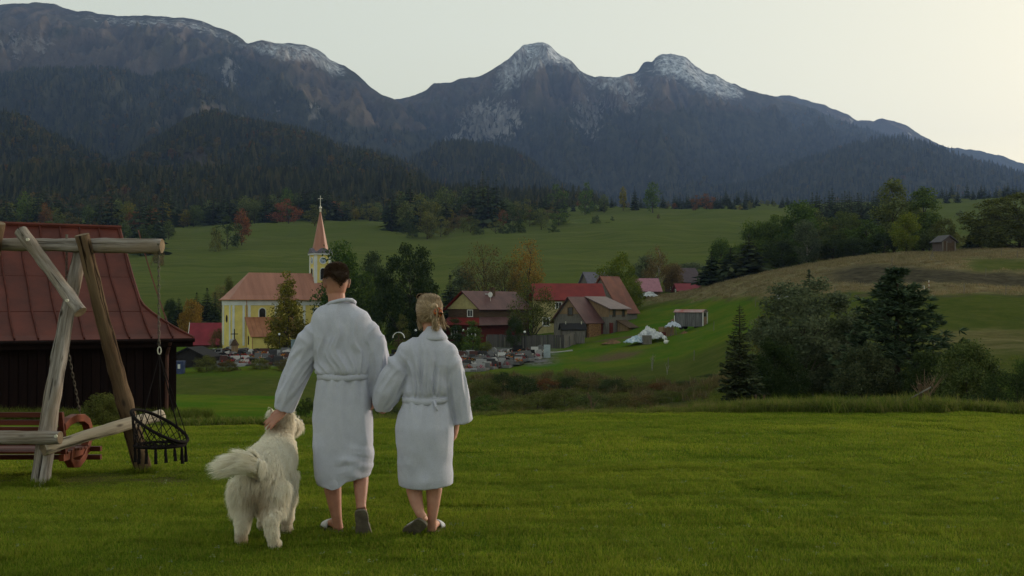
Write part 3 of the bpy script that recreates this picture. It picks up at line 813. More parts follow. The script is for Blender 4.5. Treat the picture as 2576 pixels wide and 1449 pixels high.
def mat_forest(name, stops):
    t = NT(name)
    oi = t.n('ShaderNodeObjectInfo')
    col = t.ramp(oi.outputs['Random'], stops)
    return t.bsdf(col, 1.0, .0)
M_FS = mat_forest('forest_spruce', [(0, (.017, .022, .013)), (.5, (.034, .040, .019)), (.85, (.056, .058, .024)), (1, (.075, .066, .030))])
M_FB = mat_forest('forest_broadleaf', [(0, (.030, .040, .014)), (.35, (.056, .062, .018)), (.68, (.085, .075, .020)), (.90, (.115, .078, .020)), (1, (.100, .050, .020))])
M_FD = mat_forest('forest_bare_trunk', [(0, (.10, .095, .09)), (1, (.20, .19, .18))])
SPL, BRL = spruce_low(5), broad_low(6)
def forest(L, n, seed, size, broad, lab, thr=.5, dmax=1.0):
    X, Y, Z, rng = forest_points(L, n, seed, thr=thr, dmax=dmax)
    patch = fbm(X / 130, Y / 130, 4, seed + 9) + .35 * rng.normal(size=len(X))
    isb = patch > np.quantile(patch, 1 - broad) if broad > 0 else np.zeros(len(X), bool)
    for sel, parts, mat, nm, hs, ws in ((~isb, SPL, M_FS, 'spruce_forest', 1.0, .9), (isb, BRL, M_FB, 'mixed_forest', .72, .85)):
        m = int(sel.sum())
        if m < 10: continue
        h = size * hs * (.6 + .65 * rng.random(m) ** 1.3); w = h * ws * (.8 + .5 * rng.random(m))
        scatter(nm, parts, mat, np.stack([X[sel], Y[sel], Z[sel] - 1], 1), np.stack([w, w, h], 1),
                np.stack([.05 * rng.normal(size=m), .05 * rng.normal(size=m), rng.random(m) * 6.28], 1), ('dark conifers covering ' if nm[0] == 's' else 'autumn broadleaf trees scattered over ') + lab, 'forest')
forest(L_E, 14000, 1, 17, .30, 'the hill behind the church')
forest(L_F, 9000, 2, 17, .28, 'the hill at the left edge')
forest(L_J, 8000, 3, 16, .22, 'the foot of the hills')
forest(L_D, 22000, 4, 19, .10, 'the shoulder under the left massif')
forest(L_G, 6500, 5, 19, .08, 'the knoll under the twin peaks')
forest(L_H, 13000, 6, 19, .05, 'the hazy spur on the right')
forest(L_A, 22000, 7, 19, .05, 'the lower slopes of the left massif', thr=.62)
forest(L_B, 22000, 8, 19, .05, 'the lower slopes below the twin peaks', thr=.72)
# ================================================================== near trees and scrub
def pine(seed, whorls=15, per=6, tufts=10, wid=.62, base=.06):
    """unit-height young pine: open whorls of upturned limbs with brush-like needle tufts"""
    rng = np.random.default_rng(seed); C = []; A = []; S = []; parts = []
    parts.append(tube_np([(0, 0, -.03), (.006, .004, .3), (-.004, .004, .6), (0, 0, .97)], [.018, .014, .009, .003], 8))
    for L in range(whorls):
        u = L / (whorls - 1); h = base + (1 - base - .03) * u
        prof = (1 - u) ** .88 * (.70 + .30 * min(1, u * 4 + .35)) + .005
        for b in range(per if u < .85 else 4):
            a = 2 * math.pi * (b + .5 * rng.random()) / per + L * .9
            ln = wid / 2 * prof * (.86 + .16 * rng.random()) + .02
            d = np.array([math.cos(a), math.sin(a), 0]); rise = (.10 + .35 * u)
            p = [np.array([0, 0, h]) + d * ln * q + np.array([0, 0, ln * (rise * q * q * 1.3 - .10 * math.sin(math.pi * q))]) for q in (0, .35, .7, 1.0)]
            parts.append(tube_np(p, [.006 * (1 - u * .5), .0045, .003, .0015], 5))
            for k in range(tufts):
                q = .30 + .70 * (k + .6 * rng.random()) / tufts
                i = min(2, int(q * 3)); f = q * 3 - i
                c = p[i] * (1 - f) + p[i + 1] * f + rng.normal(size=3) * ln * np.array([.11, .11, .05])
                ax = d * .7 + np.array([0, 0, .55]) + rng.normal(size=3) * .35
                for j in range(18):
                    v = ax + rng.normal(size=3) * .75; v /= np.linalg.norm(v)
                    sz = .046 * (.7 + .5 * rng.random()); C.append(c + v * sz * .42); A.append(v); S.append(sz)
    for k in range(260):
        v = np.array([0, 0, 1.0]) * .9 + rng.normal(size=3) * .6; v /= np.linalg.norm(v); C.append(np.array([0, 0, .90 + .095 * rng.random()]) + v * .012); A.append(v); S.append(.034)
    C, A, S = np.array(C), np.array(A), np.array(S)
    n = len(C); bb = np.cross(A, rng.normal(size=(n, 3))); bb /= np.linalg.norm(bb, axis=1)[:, None]; s_ = S[:, None]
    V = np.stack([C - A * s_ * .5, C + bb * s_ * .11, C + A * s_ * .5, C - bb * s_ * .11], 1).reshape(-1, 3)
    return join_np(parts), (V, np.arange(4 * n).reshape(-1, 4))

def spruce_near(seed, levels=44, per=11, base=.14, wid=.34):
    rng = np.random.default_rng(seed); C = []; A = []; S = []; parts = [tube_np([(0, 0, -.03), (.003, .002, .4), (-.002, .002, .7), (0, 0, .985)], [.013, .010, .006, .002], 8)]
    for L in range(levels):
        u = (L + .4 * rng.random()) / levels; h = base + (1 - base - .02) * u
        for b in range(max(5, int(per * (1 - .4 * u)))):
            a = rng.random() * 6.28 + L * 1.3
            ln = (wid / 2 * (1 - u) ** .9 * (.55 + .6 * rng.random()) * (1.0 if u > .06 else .7)) + .010
            d = np.array([math.cos(a), math.sin(a), 0]); sd = np.array([-d[1], d[0], 0]); dr = .42 - .35 * u
            pt = lambda q: np.array([0, 0, h]) + d * ln * q + np.array([0, 0, -dr * ln * q + .28 * ln * q * q])
            parts.append(tube_np([pt(0), pt(.5), pt(1)], [.0035, .0022, .001], 4))
            nt = max(3, int(9 * ln / .12))
            for k in range(nt):
                q = (k + .8) / nt
                for s in (-1, 1):
                    tl = ln * (.42 * (1 - .55 * q)) * (.8 + .4 * rng.random()) + .006; v = sd * s + d * .75 + np.array([0, 0, -.30 + .15 * rng.normal()]); v /= np.linalg.norm(v)
                    C.append(pt(q) + v * tl * .5); A.append(v); S.append(tl)
            C.append(pt(1.0)); A.append(d + np.array([0, 0, .1])); S.append(ln * .30 + .008)
    C.append(np.array([0, 0, .985])); A.append(np.array([0, 0, 1.])); S.append(.05)
    cr = leaf_quads(rng, np.array(C), np.array(S), .42, 0, np.array(A))
    return join_np(parts), cr
proto('near_pine', *pine(41))
proto('near_spruce', *spruce_near(42))
proto('near_willow', *decid(43, 'dome', .02, 26000, .026, 150, .085, .6, 26, .95, trunk_r=.014))
proto('near_shrub', *decid(44, 'bush', .01, 14000, .036, 100, .12, .7, 22, 1.1, trunk_r=.012))
proto('near_hedge', *decid(45, 'bush', .01, 12000, .036, 90, .16, .4, 14, 1.9, trunk_r=.015))
proto('near_loose', *decid(46, 'oval', .06, 5000, .020, 80, .09, 1.2, 26, .6, trunk_r=.012))
# ================================================================== single trees
# --- the belt along the upper edge of the far meadow
def belt(x0, x1, n, d0, d1, hpx, mix, where, seed):
    rng = np.random.default_rng(seed)
    for k in range(n):
        x = x0 + (x1 - x0) * (k + .15 + .7 * rng.random()) / n
        d = d0 + (d1 - d0) * rng.random()
        kind = rng.choice(len(mix), p=np.array([m[0] for m in mix]) / sum(m[0] for m in mix))
        _, key, mat, adj, hmul, wmul, nm = mix[kind]
        p = onground(x, d); yb = YHOR + (CZ - p.z) / d * FPX
        h = .86 * (hpx[0] + (hpx[1] - hpx[0]) * rng.random()) * hmul * 750 / d
        tree(key, mat, x, yb, yb - h, h * wmul, d, nm, '%s in the belt %s' % (adj, where), '%ss in the belt %s' % (adj, where), parts=False)
SPR = (1.0, 'far_spruce', 'spruce', 'dark spruce', 1.15, .38, 'spruce_tree')
SPR2 = (.7, 'far_spruce2', 'spruce', 'slim black-green spruce', 1.2, .30, 'spruce_tree')
GRN = (.55, 'far_oval', 'mid', 'green broadleaf tree', .9, .66, 'broadleaf_tree')
GR2 = (.4, 'far_round', 'olive', 'olive broadleaf tree', .8, .85, 'broadleaf_tree')
RST = (.28, 'far_oval', 'rust', 'rusty red tree', .62, .75, 'autumn_tree')
YEL = (.22, 'far_oval', 'yellow', 'yellow autumn tree', .7, .7, 'autumn_tree')
BSH = (.5, 'far_bush', 'dark', 'low dark bush', .38, 1.5, 'bush')
BRN = (.3, 'far_round', 'brown', 'brown-leaved tree', .62, .9, 'autumn_tree')
belt(-120, 430, 46, 560, 640, (55, 100), [SPR, SPR2, GRN, GR2, RST, YEL, BSH, BRN], 'above the barn roof', 101)
belt(-120, 430, 20, 520, 560, (36, 60), [GRN, RST, BSH, BRN, SPR], 'just above the barn ridge', 102)
belt(420, 700, 30, 660, 720, (55, 88), [SPR, SPR2, GRN, GR2, YEL, BRN], 'left of the steeple', 103)
belt(690, 850, 22, 680, 740, (58, 92), [SPR, SPR, SPR2, GRN, RST], 'behind the steeple', 104)
belt(840, 1010, 20, 700, 760, (40, 66), [SPR, GRN, GR2, YEL, RST, BRN], 'just right of the steeple', 105)
belt(980, 1270, 44, 560, 680, (55, 108), [SPR, SPR2, GRN, GRN, GR2, RST, YEL, BRN], 'at the middle of the meadow edge', 106)
belt(1000, 1400, 16, 520, 560, (36, 55), [GR2, BSH, BRN, GRN], 'at the front of the middle copse', 107)
belt(1260, 1420, 16, 640, 720, (45, 70), [SPR, GRN, GR2, RST, BRN], 'under the small wooded knoll', 108)
belt(1420, 1700, 20, 730, 800, (18, 42), [SPR, GR2, BSH, BRN, RST], 'on the skyline of the meadow', 109)
belt(1690, 1890, 30, 760, 830, (30, 46), [SPR, SPR2], 'under the second peak', 110)
belt(1870, 2000, 12, 780, 850, (20, 32), [SPR, GR2], 'at the thin end of the spruce row', 111)
belt(2030, 2240, 34, 470, 540, (44, 66), [SPR, SPR2, SPR], 'behind the hilltop grove', 112)
belt(2350, 2700, 36, 760, 850, (22, 44), [SPR, SPR2, SPR, GR2], 'on the far right skyline', 113)

# --- trees that stand out along that edge
for a in (
 ('far_round', 'green', 1400, 464, 46, 700, 'broadleaf_tree', 'round green tree alone on the meadow skyline, left of the pair'),
 ('far_round', 'green', 1472, 459, 46, 705, 'broadleaf_tree', 'broad round green tree with a full crown on the meadow skyline'),
 ('far_oval', 'yellow', 1568, 468, 22, 720, 'autumn_tree', 'slim yellowing tree beside a spruce on the skyline'),
 ('far_spruce', 'spruce', 1597, 468, 18, 720, 'spruce_tree', 'thin spruce beside the yellowing skyline tree'),
 ('far_oval', 'green', 1642, 455, 44, 700, 'broadleaf_tree', 'tall round-topped green tree, rightmost on the meadow skyline'),
 ('far_oval', 'mid', 1520, 488, 30, 720, 'broadleaf_tree', 'small green tree between the two round skyline trees'),
 ('far_oval', 'green', 1218, 468, 30, 640, 'broadleaf_tree', 'narrow green tree poking above the middle copse'),
 ('far_round', 'rust', 1750, 490, 24, 760, 'autumn_tree', 'red autumn tree at the left end of the spruce row'),
 ('far_round', 'rust', 1778, 487, 34, 760, 'autumn_tree', 'large rust-red tree in front of the spruce row'),
 ('far_round', 'yellow', 1861, 515, 15, 690, 'autumn_tree', 'little yellow tree alone at the edge of the far meadow'),
 ('far_bush', 'dark', 1500, 540, 30, 560, 'bush', 'dark bushes standing alone in the open far meadow'),
 ('far_bush', 'spruce', 1529, 562, 16, 560, 'bush', 'tiny dark bush beside the lone dark bushes'),
 ('far_bush', 'dark', 1540, 543, 11, 600, 'bush', 'tiny dark bush uphill of the lone dark bushes'),
 ('far_bush', 'brown', 1657, 537, 11, 640, 'bush', 'single small round bush high in the far meadow'),
 ('far_bush', 'olive', 541, 570, 38, 470, 'bush', 'yellowish round bush low in the meadow left of the church'),
 ('far_round', 'dark', 571, 545, 56, 480, 'broadleaf_tree', 'dark rounded tree beside the yellowish bush'),
 ('far_oval', 'rust', 608, 523, 46, 500, 'autumn_tree', 'rust-red tree standing on the meadow left of the steeple'),
 ('far_spruce', 'spruce', 377, 498, 62, 440, 'spruce_tree', 'tall dark spruce above the right end of the barn roof'),
 ('far_bush', 'dark', 372, 560, 70, 430, 'bush', 'dark undergrowth round the foot of the tall spruce'),
 ('far_bush', 'brown', 398, 610, 34, 380, 'bush', 'brown bush just behind the end of the swing beam'),
 ('far_round', 'dark', 1030, 533, 38, 540, 'bush', 'round dark bush in front of the middle copse'),
 ('far_oval', 'olive', 1075, 528, 44, 520, 'broadleaf_tree', 'two-toned olive tree in front of the middle copse'),
 ('far_round', 'rust', 725, 500, 66, 640, 'autumn_tree', 'broad brownish-red tree left of the steeple tip'),
 ('far_oval', 'green', 720, 470, 40, 690, 'broadleaf_tree', 'tall green tree rising over the belt left of the steeple'),
 ('far_round', 'olive', 792, 515, 50, 620, 'broadleaf_tree', 'olive round tree right behind the copper spire'),
 ('far_spruce', 'spruce', 95, 450, 34, 600, 'spruce_tree', 'tallest dark spruce of the belt at the left edge'),
 ('far_oval', 'green', 60, 480, 46, 600, 'broadleaf_tree', 'large pale green tree left of the tallest dark spruce'),
 ('far_oval', 'rust', 112, 508, 34, 560, 'autumn_tree', 'russet tree below the tallest dark spruce'),
 ('far_oval', 'yellow', 415, 508, 34, 620, 'autumn_tree', 'bright yellow-green tree right of the tall spruce'),
 ('far_round', 'green', 1405, 525, 60, 560, 'bush', 'round green bush at the right end of the middle copse'),
 ('far_round', 'dark', 1290, 515, 46, 545, 'bush', 'dark round bush left of the end of the copse'),
 ('far_bush', 'greygreen', 2415, 528, 22, 560, 'bush', 'lone round bush on the far meadow at the right'),
 ):
    key, mat, x, yt, w, d, nm, lab = a
    tree(key, mat, x, 0, yt, w, d, nm, lab, parts=False)

# --- village trees
MID = [
 ('cone1', 'larch', 724, 684, 92, 157, 'larch_tree', 'yellow-green conical tree in front of the church wall', None),
 ('oval1', 'green', 856, 603, 112, 172, 'broadleaf_tree', 'tall full green tree beside the church tower', None),
 ('oval2', 'green', 925, 680, 78, 172, 'broadleaf_tree', 'rounded green tree between the man and the dark lime', None),
 ('near_willow', 'dark', 1032, 613, 138, 168, 'broadleaf_tree', 'great dark broad-crowned tree behind the woman', None),
 ('round2', 'dark', 945, 632, 92, 240, 'broadleaf_tree', 'dark bushy tree at the foot of the far meadow', None),
 ('oval1', 'greygreen', 1162, 668, 84, 215, 'broadleaf_tree', 'grey-green tree behind the left house', None),
 ('spruce1', 'spruce', 1132, 692, 60, 185, 'spruce_tree', 'dark spruce left of the red and yellow house', None),
 ('loose1', 'brown', 1218, 598, 112, 208, 'autumn_tree', 'thinning brown tree above the left house roof', None),
 ('loose2', 'orange', 1322, 582, 122, 212, 'autumn_tree', 'tall orange-brown thinning tree above the houses', None),
 ('loose1', 'brown', 1268, 640, 110, 206, 'autumn_tree', 'low brown tree between the two tall thinning trees', None),
 ('loose2', 'olive', 1338, 680, 116, 156, 'broadleaf_tree', 'olive willow-like tree in the yard between the houses', None),
 ('round2', 'bright', 1552, 634, 104, 205, 'broadleaf_tree', 'bright yellow-green tree above the wooden house', None),
 ('oval2', 'bright', 1596, 690, 42, 200, 'broadleaf_tree', 'small bright tree at the right of the yellow-green one', None),
 ('loose2', 'brown', 1652, 606, 80, 245, 'birch_tree', 'pale-stemmed thin tree behind the village', None),
 ('oval1', 'greygreen', 1625, 640, 70, 262, 'broadleaf_tree', 'dull green tree left of the pale-stemmed tree', None),
 ('round1', 'brown', 1690, 662, 62, 252, 'broadleaf_tree', 'dark brownish tree before the red village roof', None),
 ('round1', 'greygreen', 1735, 660, 80, 285, 'broadleaf_tree', 'grey-green tree behind the red village roof', None),
 ('thuja', 'green', 1190, 803, 56, 143, 'thuja_tree', 'wide green thuja cone at the cemetery edge', None),
 ('thuja', 'dark', 1148, 798, 46, 146, 'thuja_tree', 'narrow dark thuja left of the wide green one', None),
 ('bush1', 'olive', 1224, 858, 40, 142, 'bush', 'small low bush right of the green thuja cone', None),
 ('round1', 'dark', 1294, 794, 44, 150, 'broadleaf_tree', 'small globe-crowned dark tree at the plank fence', None),
 ('thuja', 'olive', 1012, 788, 32, 160, 'thuja_tree', 'slim conifer by the white arch in the cemetery', None),
 ('oval2', 'dark', 1075, 790, 60, 164, 'broadleaf_tree', 'dark tree hidden behind the woman at the cemetery', None),
 ('spruce1', 'spruce', 450, 748, 44, 215, 'spruce_tree', 'dark spruce right of the hanging chain', None),
 ('round1', 'dark', 428, 752, 36, 222, 'broadleaf_tree', 'small dark tree behind the hanging chain', None),
 ('spruce3', 'spruce', 495, 736, 44, 225, 'spruce_tree', 'broad dark spruce behind the yellow tree', None),
 ('spruce1', 'spruce', 521, 724, 40, 222, 'spruce_tree', 'dark pointed spruce next to the church apse', None),
 ('spruce2', 'spruce', 541, 735, 34, 220, 'spruce_tree', 'spruce touching the church apse', None),
 ('round2', 'orange', 482, 752, 68, 205, 'autumn_tree', 'golden autumn tree left of the church', None),
 ('oval1', 'olive', 576, 694, 30, 240, 'broadleaf_tree', 'small tree peeping over the church eave', None),
 ('loose1', 'brown', 556, 712, 50, 245, 'autumn_tree', 'brown tree behind the apse corner', None),
 ('bush1', 'brown', 548, 826, 46, 178, 'bush', 'dark scrub at the foot of the pink roof', None),
]
for key, mat, x, yt, w, d, nm, lab, grp in MID:
    tree(key, mat, x, 0, yt, w, d, nm, lab, grp, bark=M_BIRCH if nm.startswith('birch') else None)
# --- the grove on the right-hand hill
GROVE = [
 ('spruce3', 'spruce', 1790, 632, 56, 232, 'spruce_tree', 'dark spruce at the low left end of the grove'),
 ('spruce1', 'spruce', 1838, 622, 56, 228, 'spruce_tree', 'second dark spruce from the low end of the grove'),
 ('round1', 'green', 1815, 600, 70, 250, 'broadleaf_tree', 'dark tree behind the two grove spruces'),
 ('spruce3', 'spruce2', 1884, 590, 78, 222, 'pine_tree', 'broad grey-green conifer in the lower grove'),
 ('round1', 'green', 1908, 556, 88, 240, 'broadleaf_tree', 'dark rounded tree in the lower grove'),
 ('near_willow', 'green', 1955, 540, 100, 238, 'broadleaf_tree', 'large dark tree left of the grey-green oval one'),
 ('oval1', 'green', 2008, 502, 104, 236, 'broadleaf_tree', 'high round-topped tree in the middle of the grove'),
 ('oval1', 'greygreen', 2030, 550, 66, 212, 'birch_tree', 'grey-green egg-shaped tree at the front of the grove'),
 ('round1', 'brown', 2075, 560, 80, 242, 'autumn_tree', 'brown-tinted tree right of the egg-shaped one'),
 ('near_willow', 'mid', 2128, 532, 104, 226, 'broadleaf_tree', 'broad mid-green tree at the grove centre'),
 ('oval2', 'dark', 2095, 590, 84, 215, 'broadleaf_tree', 'dark low tree at the front of the grove centre'),
 ('oval2', 'green', 2178, 548, 92, 218, 'broadleaf_tree', 'dark tree left of the two tall poplars'),
 ('column2', 'mid', 2249, 438, 86, 224, 'poplar_tree', 'tallest poplar of the grove with a yellowing top'),
 ('column1', 'green', 2322, 458, 80, 222, 'poplar_tree', 'second tall poplar, nearer the wooden shed'),
 ('oval1', 'bright', 2280, 533, 64, 204, 'broadleaf_tree', 'bright light-green tree between the two poplars'),
 ('round1', 'dark', 2225, 585, 90, 212, 'broadleaf_tree', 'dark low tree under the tallest poplar'),
 ('round2', 'olive', 2372, 550, 80, 218, 'broadleaf_tree', 'olive tree behind the wooden shed'),
 ('oval2', 'mid', 2340, 575, 66, 208, 'broadleaf_tree', 'green bushy tree left of the wooden shed'),
 ('bush1', 'olive', 2405, 585, 60, 226, 'bush', 'yellowish bush behind the shed roof'),
 ('spruce1', 'spruce', 2446, 574, 30, 214, 'spruce_tree', 'small dark spruce right of the wooden shed'),
 ('near_willow', 'olive', 2565, 488, 210, 205, 'broadleaf_tree', 'great rounded olive bush at the right edge of the hill'),
 ('round2', 'olive', 2490, 545, 90, 214, 'broadleaf_tree', 'small tree left of the great rounded bush'),
 ('round1', 'mid', 2640, 500, 140, 230, 'broadleaf_tree', 'green tree just beyond the right edge of the hill'),
 ('round2', 'green', 1862, 612, 90, 246, 'broadleaf_tree', 'green tree rising between the lower grove conifers'),
 ('oval2', 'mid', 2050, 520, 90, 246, 'broadleaf_tree', 'mid-green tree behind the egg-shaped one'),
 ('round1', 'dark', 2150, 600, 100, 210, 'broadleaf_tree', 'dark low tree in front of the broad mid-green one'),
 ('oval1', 'olive', 2300, 520, 80, 230, 'broadleaf_tree', 'olive tree filling the gap between the poplars'),
 ('oval1', 'dark', 1968, 600, 74, 222, 'broadleaf_tree', 'dark tree in front of the high round-topped one'),
]
for key, mat, x, yt, w, d, nm, lab in GROVE:
    tree(key, mat, x, 0, yt, w, d, nm, lab, bark=M_BIRCH if nm.startswith('birch') else None)
NEAR = [
 ('near_spruce', 'spruce2', 1861, 763, 84, 38, 'spruce_tree', 'slim young spruce standing alone at the lawn edge'),
 ('near_willow', 'greygreen', 2022, 702, 268, 46, 'broadleaf_tree', 'large bushy grey-green tree right of the slim spruce'),
 ('near_loose', 'brown', 1938, 742, 90, 56, 'autumn_tree', 'reddish-brown tree at the left of the bushy tree'),
 ('spruce1', 'spruce', 2036, 678, 96, 58, 'spruce_tree', 'dark spruce tip rising behind the bushy tree'),
 ('near_shrub', 'dark', 1948, 850, 150, 42, 'shrub', 'dark shrub filling the foot of the bushy tree'),
 ('near_shrub', 'dark', 2110, 800, 160, 50, 'shrub', 'dark shrub between the bushy tree and the pine'),
 ('near_pine', 'pine', 2258, 678, 262, 42, 'pine_tree', 'broad young pine with upturned branch tips'),
 ('near_shrub', 'spruce2', 2180, 860, 150, 40, 'shrub', 'dark conifer shrub at the left foot of the pine'),
 ('near_shrub', 'dark', 2330, 880, 130, 38, 'shrub', 'dark shrub at the right foot of the pine'),
 ('near_shrub', 'mid', 2430, 852, 180, 36, 'shrub', 'yellow-green shrub right of the pine'),
 ('near_hedge', 'dark', 2560, 910, 250, 26, 'hedge', 'dark dense hedge bush at the right edge of the lawn'),
 ('near_shrub', 'green', 2600, 890, 150, 34, 'shrub', 'green shrub behind the dark hedge at the frame edge'),
 ('near_shrub', 'olive', 262, 988, 120, 23, 'shrub', 'leafy green bush growing against the barn wall'),
]
for key, mat, x, yt, w, d, nm, lab in NEAR:
    tree(key, mat, x, 0, yt, w, d, nm, lab, cat='tree' if nm.endswith('tree') else 'shrub')

# --- shrubs along the gully bank
rg = random.Random(5)
for k, (x, yt, w, d, mat) in enumerate([(1215, 950, 84, 104, 'olive'), (1268, 935, 80, 106, 'dark'), (1320, 943, 100, 104, 'dark'), (1375, 950, 70, 106, 'rust'), (1425, 946, 90, 107, 'dark'), (1480, 952, 80, 106, 'brown'), (1540, 951, 104, 104, 'dark'), (1605, 956, 100, 102, 'olive'), (1670, 962, 80, 100, 'rust'), (1735, 960, 96, 98, 'dark'), (1795, 966, 70, 95, 'dark')]):
    tree('bush1' if k % 2 else 'bush2', mat, x, 0, yt, w, d, 'shrub', 'dull shrub in the upper row along the gully bank', 'shrubs in the upper row on the gully bank', cat='shrub')
for k, (x, yt, w, d, mat) in enumerate([(1225, 992, 80, 90, 'green'), (1290, 1000, 90, 88, 'olive'), (1352, 985, 96, 90, 'olive'), (1420, 975, 100, 91, 'olive'), (1492, 985, 100, 88, 'mid'), (1560, 985, 90, 87, 'olive'), (1625, 990, 90, 84, 'brown'), (1690, 982, 100, 82, 'olive'), (1765, 980, 100, 80, 'olive'), (1830, 985, 80, 74, 'brown')]):
    tree('bush2' if k % 2 else 'bush1', mat, x, 0, yt, w, d, 'shrub', 'olive-green willow shrub in the lower row along the gully', 'willow shrubs in the lower row of the gully', cat='shrub')
for k, (x, yt, w, d, mat) in enumerate([(520, 893, 60, 127, 'olive'), (575, 905, 50, 128, 'brown'), (655, 900, 60, 129, 'olive'), (718, 902, 60, 128, 'brown'), (770, 893, 60, 130, 'olive'), (770, 1000, 70, 30, 'dark'), (975, 1010, 80, 70, 'dark'), (1060, 1000, 80, 72, 'dark')]):
    tree('bush1', mat, x, 0, yt, w, d, 'shrub', ['low olive shrub below the blue tank', 'brownish shrub under the pointed shrine', 'olive shrub at the lower cemetery edge', 'brown shrub at the lower cemetery edge', 'olive shrub beside the man at the cemetery', 'dark shrub behind the man and the dog', 'dark shrub behind the joined hands', 'dark shrub hidden behind the woman'][k], None, cat='shrub')

# --- loose undergrowth that nobody could count
def tuft(seed, n, h, spread, w, curve=.5, segs=3):
    rng = np.random.default_rng(seed); V = []; F = []
    for k in range(n):
        a = rng.random() * 6.28; r = spread * math.sqrt(rng.random()); b = np.array([r * math.cos(rng.random() * 6.28), r * math.sin(rng.random() * 6.28), 0])
        hh = h * (.45 + .7 * rng.random()); d = np.array([math.cos(a), math.sin(a), 0]); s = np.array([-d[1], d[0], 0]); cv = curve * (.3 + rng.random())
        i0 = len(V)
        for j in range(segs):
            f = j / segs; c = b + d * cv * hh * f * f + np.array([0, 0, hh * f * (1 - .2 * cv * f)]); ww = w * (1 - f * .75); V += [c - s * ww / 2, c + s * ww / 2]
        V.append(b + d * cv * hh + np.array([0, 0, hh * (1 - .2 * cv)]))
        for j in range(segs - 1): F.append((i0 + 2 * j, i0 + 2 * j + 1, i0 + 2 * j + 3, i0 + 2 * j + 2))
        F.append((i0 + 2 * segs - 2, i0 + 2 * segs - 1, i0 + 2 * segs, i0 + 2 * segs))
    V = np.array(V); F = np.array(F)
    return V, F
def quads_tris(V, F):
    """tuft faces hold doubled last corners: turn everything into triangles"""
    T = []
    for f in F:
        T.append((f[0], f[1], f[2]))
        if f[3] != f[2]: T.append((f[0], f[2], f[3]))
    return V, np.array(T)
def mat_grass(name, cols, tip=None):
    t = NT(name)
    g = t.n('ShaderNodeNewGeometry'); n = len(cols)
    col = t.ramp(g.outputs['Random Per Island'], [((i + .5) / n, c) for i, c in enumerate(cols)])
    P = t.pos()
    pat = t.math('ADD', t.math('MULTIPLY', t.noise(t.mapping(P, (.35, 1.1, 1)), .7, 5, .65), .65), t.math('MULTIPLY', t.noise(P, .22, 3, .5), .35)); fine_ = t.noise(P, 3.2, 4, .65)
    h = t.n('ShaderNodeHueSaturation')
    v = t.math('MULTIPLY_ADD', pat, 1.5); v.node.inputs[2].default_value = .25
    v2 = t.math('MULTIPLY', v, t.ramp(fine_, [(.3, .8), (.7, 1.2)]))
    hu = t.math('MULTIPLY_ADD', pat, -.12); hu.node.inputs[2].default_value = .56
    t.l(v2, h.inputs['Value']); t.l(hu, h.inputs['Hue']); t.l(col, h.inputs['Color'])
    return t.bsdf(h.outputs[0], .8, .05, transl=.42)
M_LAWN = mat_grass('lawn_blades', [(.110, .170, .012), (.150, .215, .015), (.190, .240, .022), (.215, .225, .034)])
M_ROUGH = mat_grass('rough_grass', [(.060, .098, .014), (.088, .125, .018), (.115, .140, .026), (.150, .140, .045)])
M_DRYG = mat_grass('dry_grass', [(.110, .090, .040), (.160, .125, .060), (.080, .072, .026), (.200, .160, .085)])
M_STRAW = mat_grass('straw_grass', [(.19, .155, .075), (.26, .21, .115), (.15, .135, .055), (.30, .245, .15)])
def scatter_tufts(name, tm, mat, X, Y, sc, label, cat, rng, dz=0.0, tilt=.06):
    Z = ground_z(X, Y) + dz; n = len(X)
    s = np.asarray(sc)
    if s.ndim == 1: s = np.stack([s, s, s], 1)
    return scatter(name, quads_tris(*tm), mat, np.stack([X, Y, Z], 1), s, np.stack([tilt * rng.normal(size=n), tilt * rng.normal(size=n), rng.random(n) * 6.28], 1), label, cat)
def pxX(px, d): return (px - CXP) / FPX * d
rng = np.random.default_rng(99)
# rough fringe along the far edge of the lawn
n = 2600; px = rng.uniform(880, 2700, n); d = 18.3 + 2.2 * rng.random(n) ** 1.5 + .25 * np.sin(px / 90) + .5 * fbm(px / 60, px * 0, 3, 2)
keep = fbm(px / 45, d, 3, 4) > -.45; px, d = px[keep], d[keep]
hs = (.55 + .8 * rng.random(len(px))) * (.65 + .8 * sstep(1700, 1900, px)) * (1 + .7 * np.clip(fbm(px / 35, d * 0, 3, 8), -.6, 1))
scatter_tufts('rough_grass', tuft(1, 70, .13, .12, .009, .8), M_ROUGH, pxX(px, d), d, hs, 'fringe of rough green grass along the far edge of the lawn', 'grass', rng, -.03)
n = 320; px = rng.uniform(900, 2620, n); d = 19.0 + 2.5 * rng.random(n)
scatter_tufts('dry_grass', tuft(2, 30, .20, .10, .006, .5), M_DRYG, pxX(px, d), d, .4 + .7 * rng.random(n), 'dry stalks among the rough grass at the lawn edge', 'grass', rng, -.03)
n = 1500; px = rng.uniform(425, 900, n); d = 17.5 + 5.5 * rng.random(n)
keep = fbm(px / 30, d / 1.5, 3, 14) > -.25; px, d = px[keep], d[keep]
scatter_tufts('weeds', leafy_tuft(3) if 'leafy_tuft' in globals() else tuft(3, 60, .16, .16, .016, .9), M_ROUGH, pxX(px, d), d, .5 + .9 * rng.random(len(px)), 'leafy weeds and low plants behind the dog', 'weeds', rng, -.02)
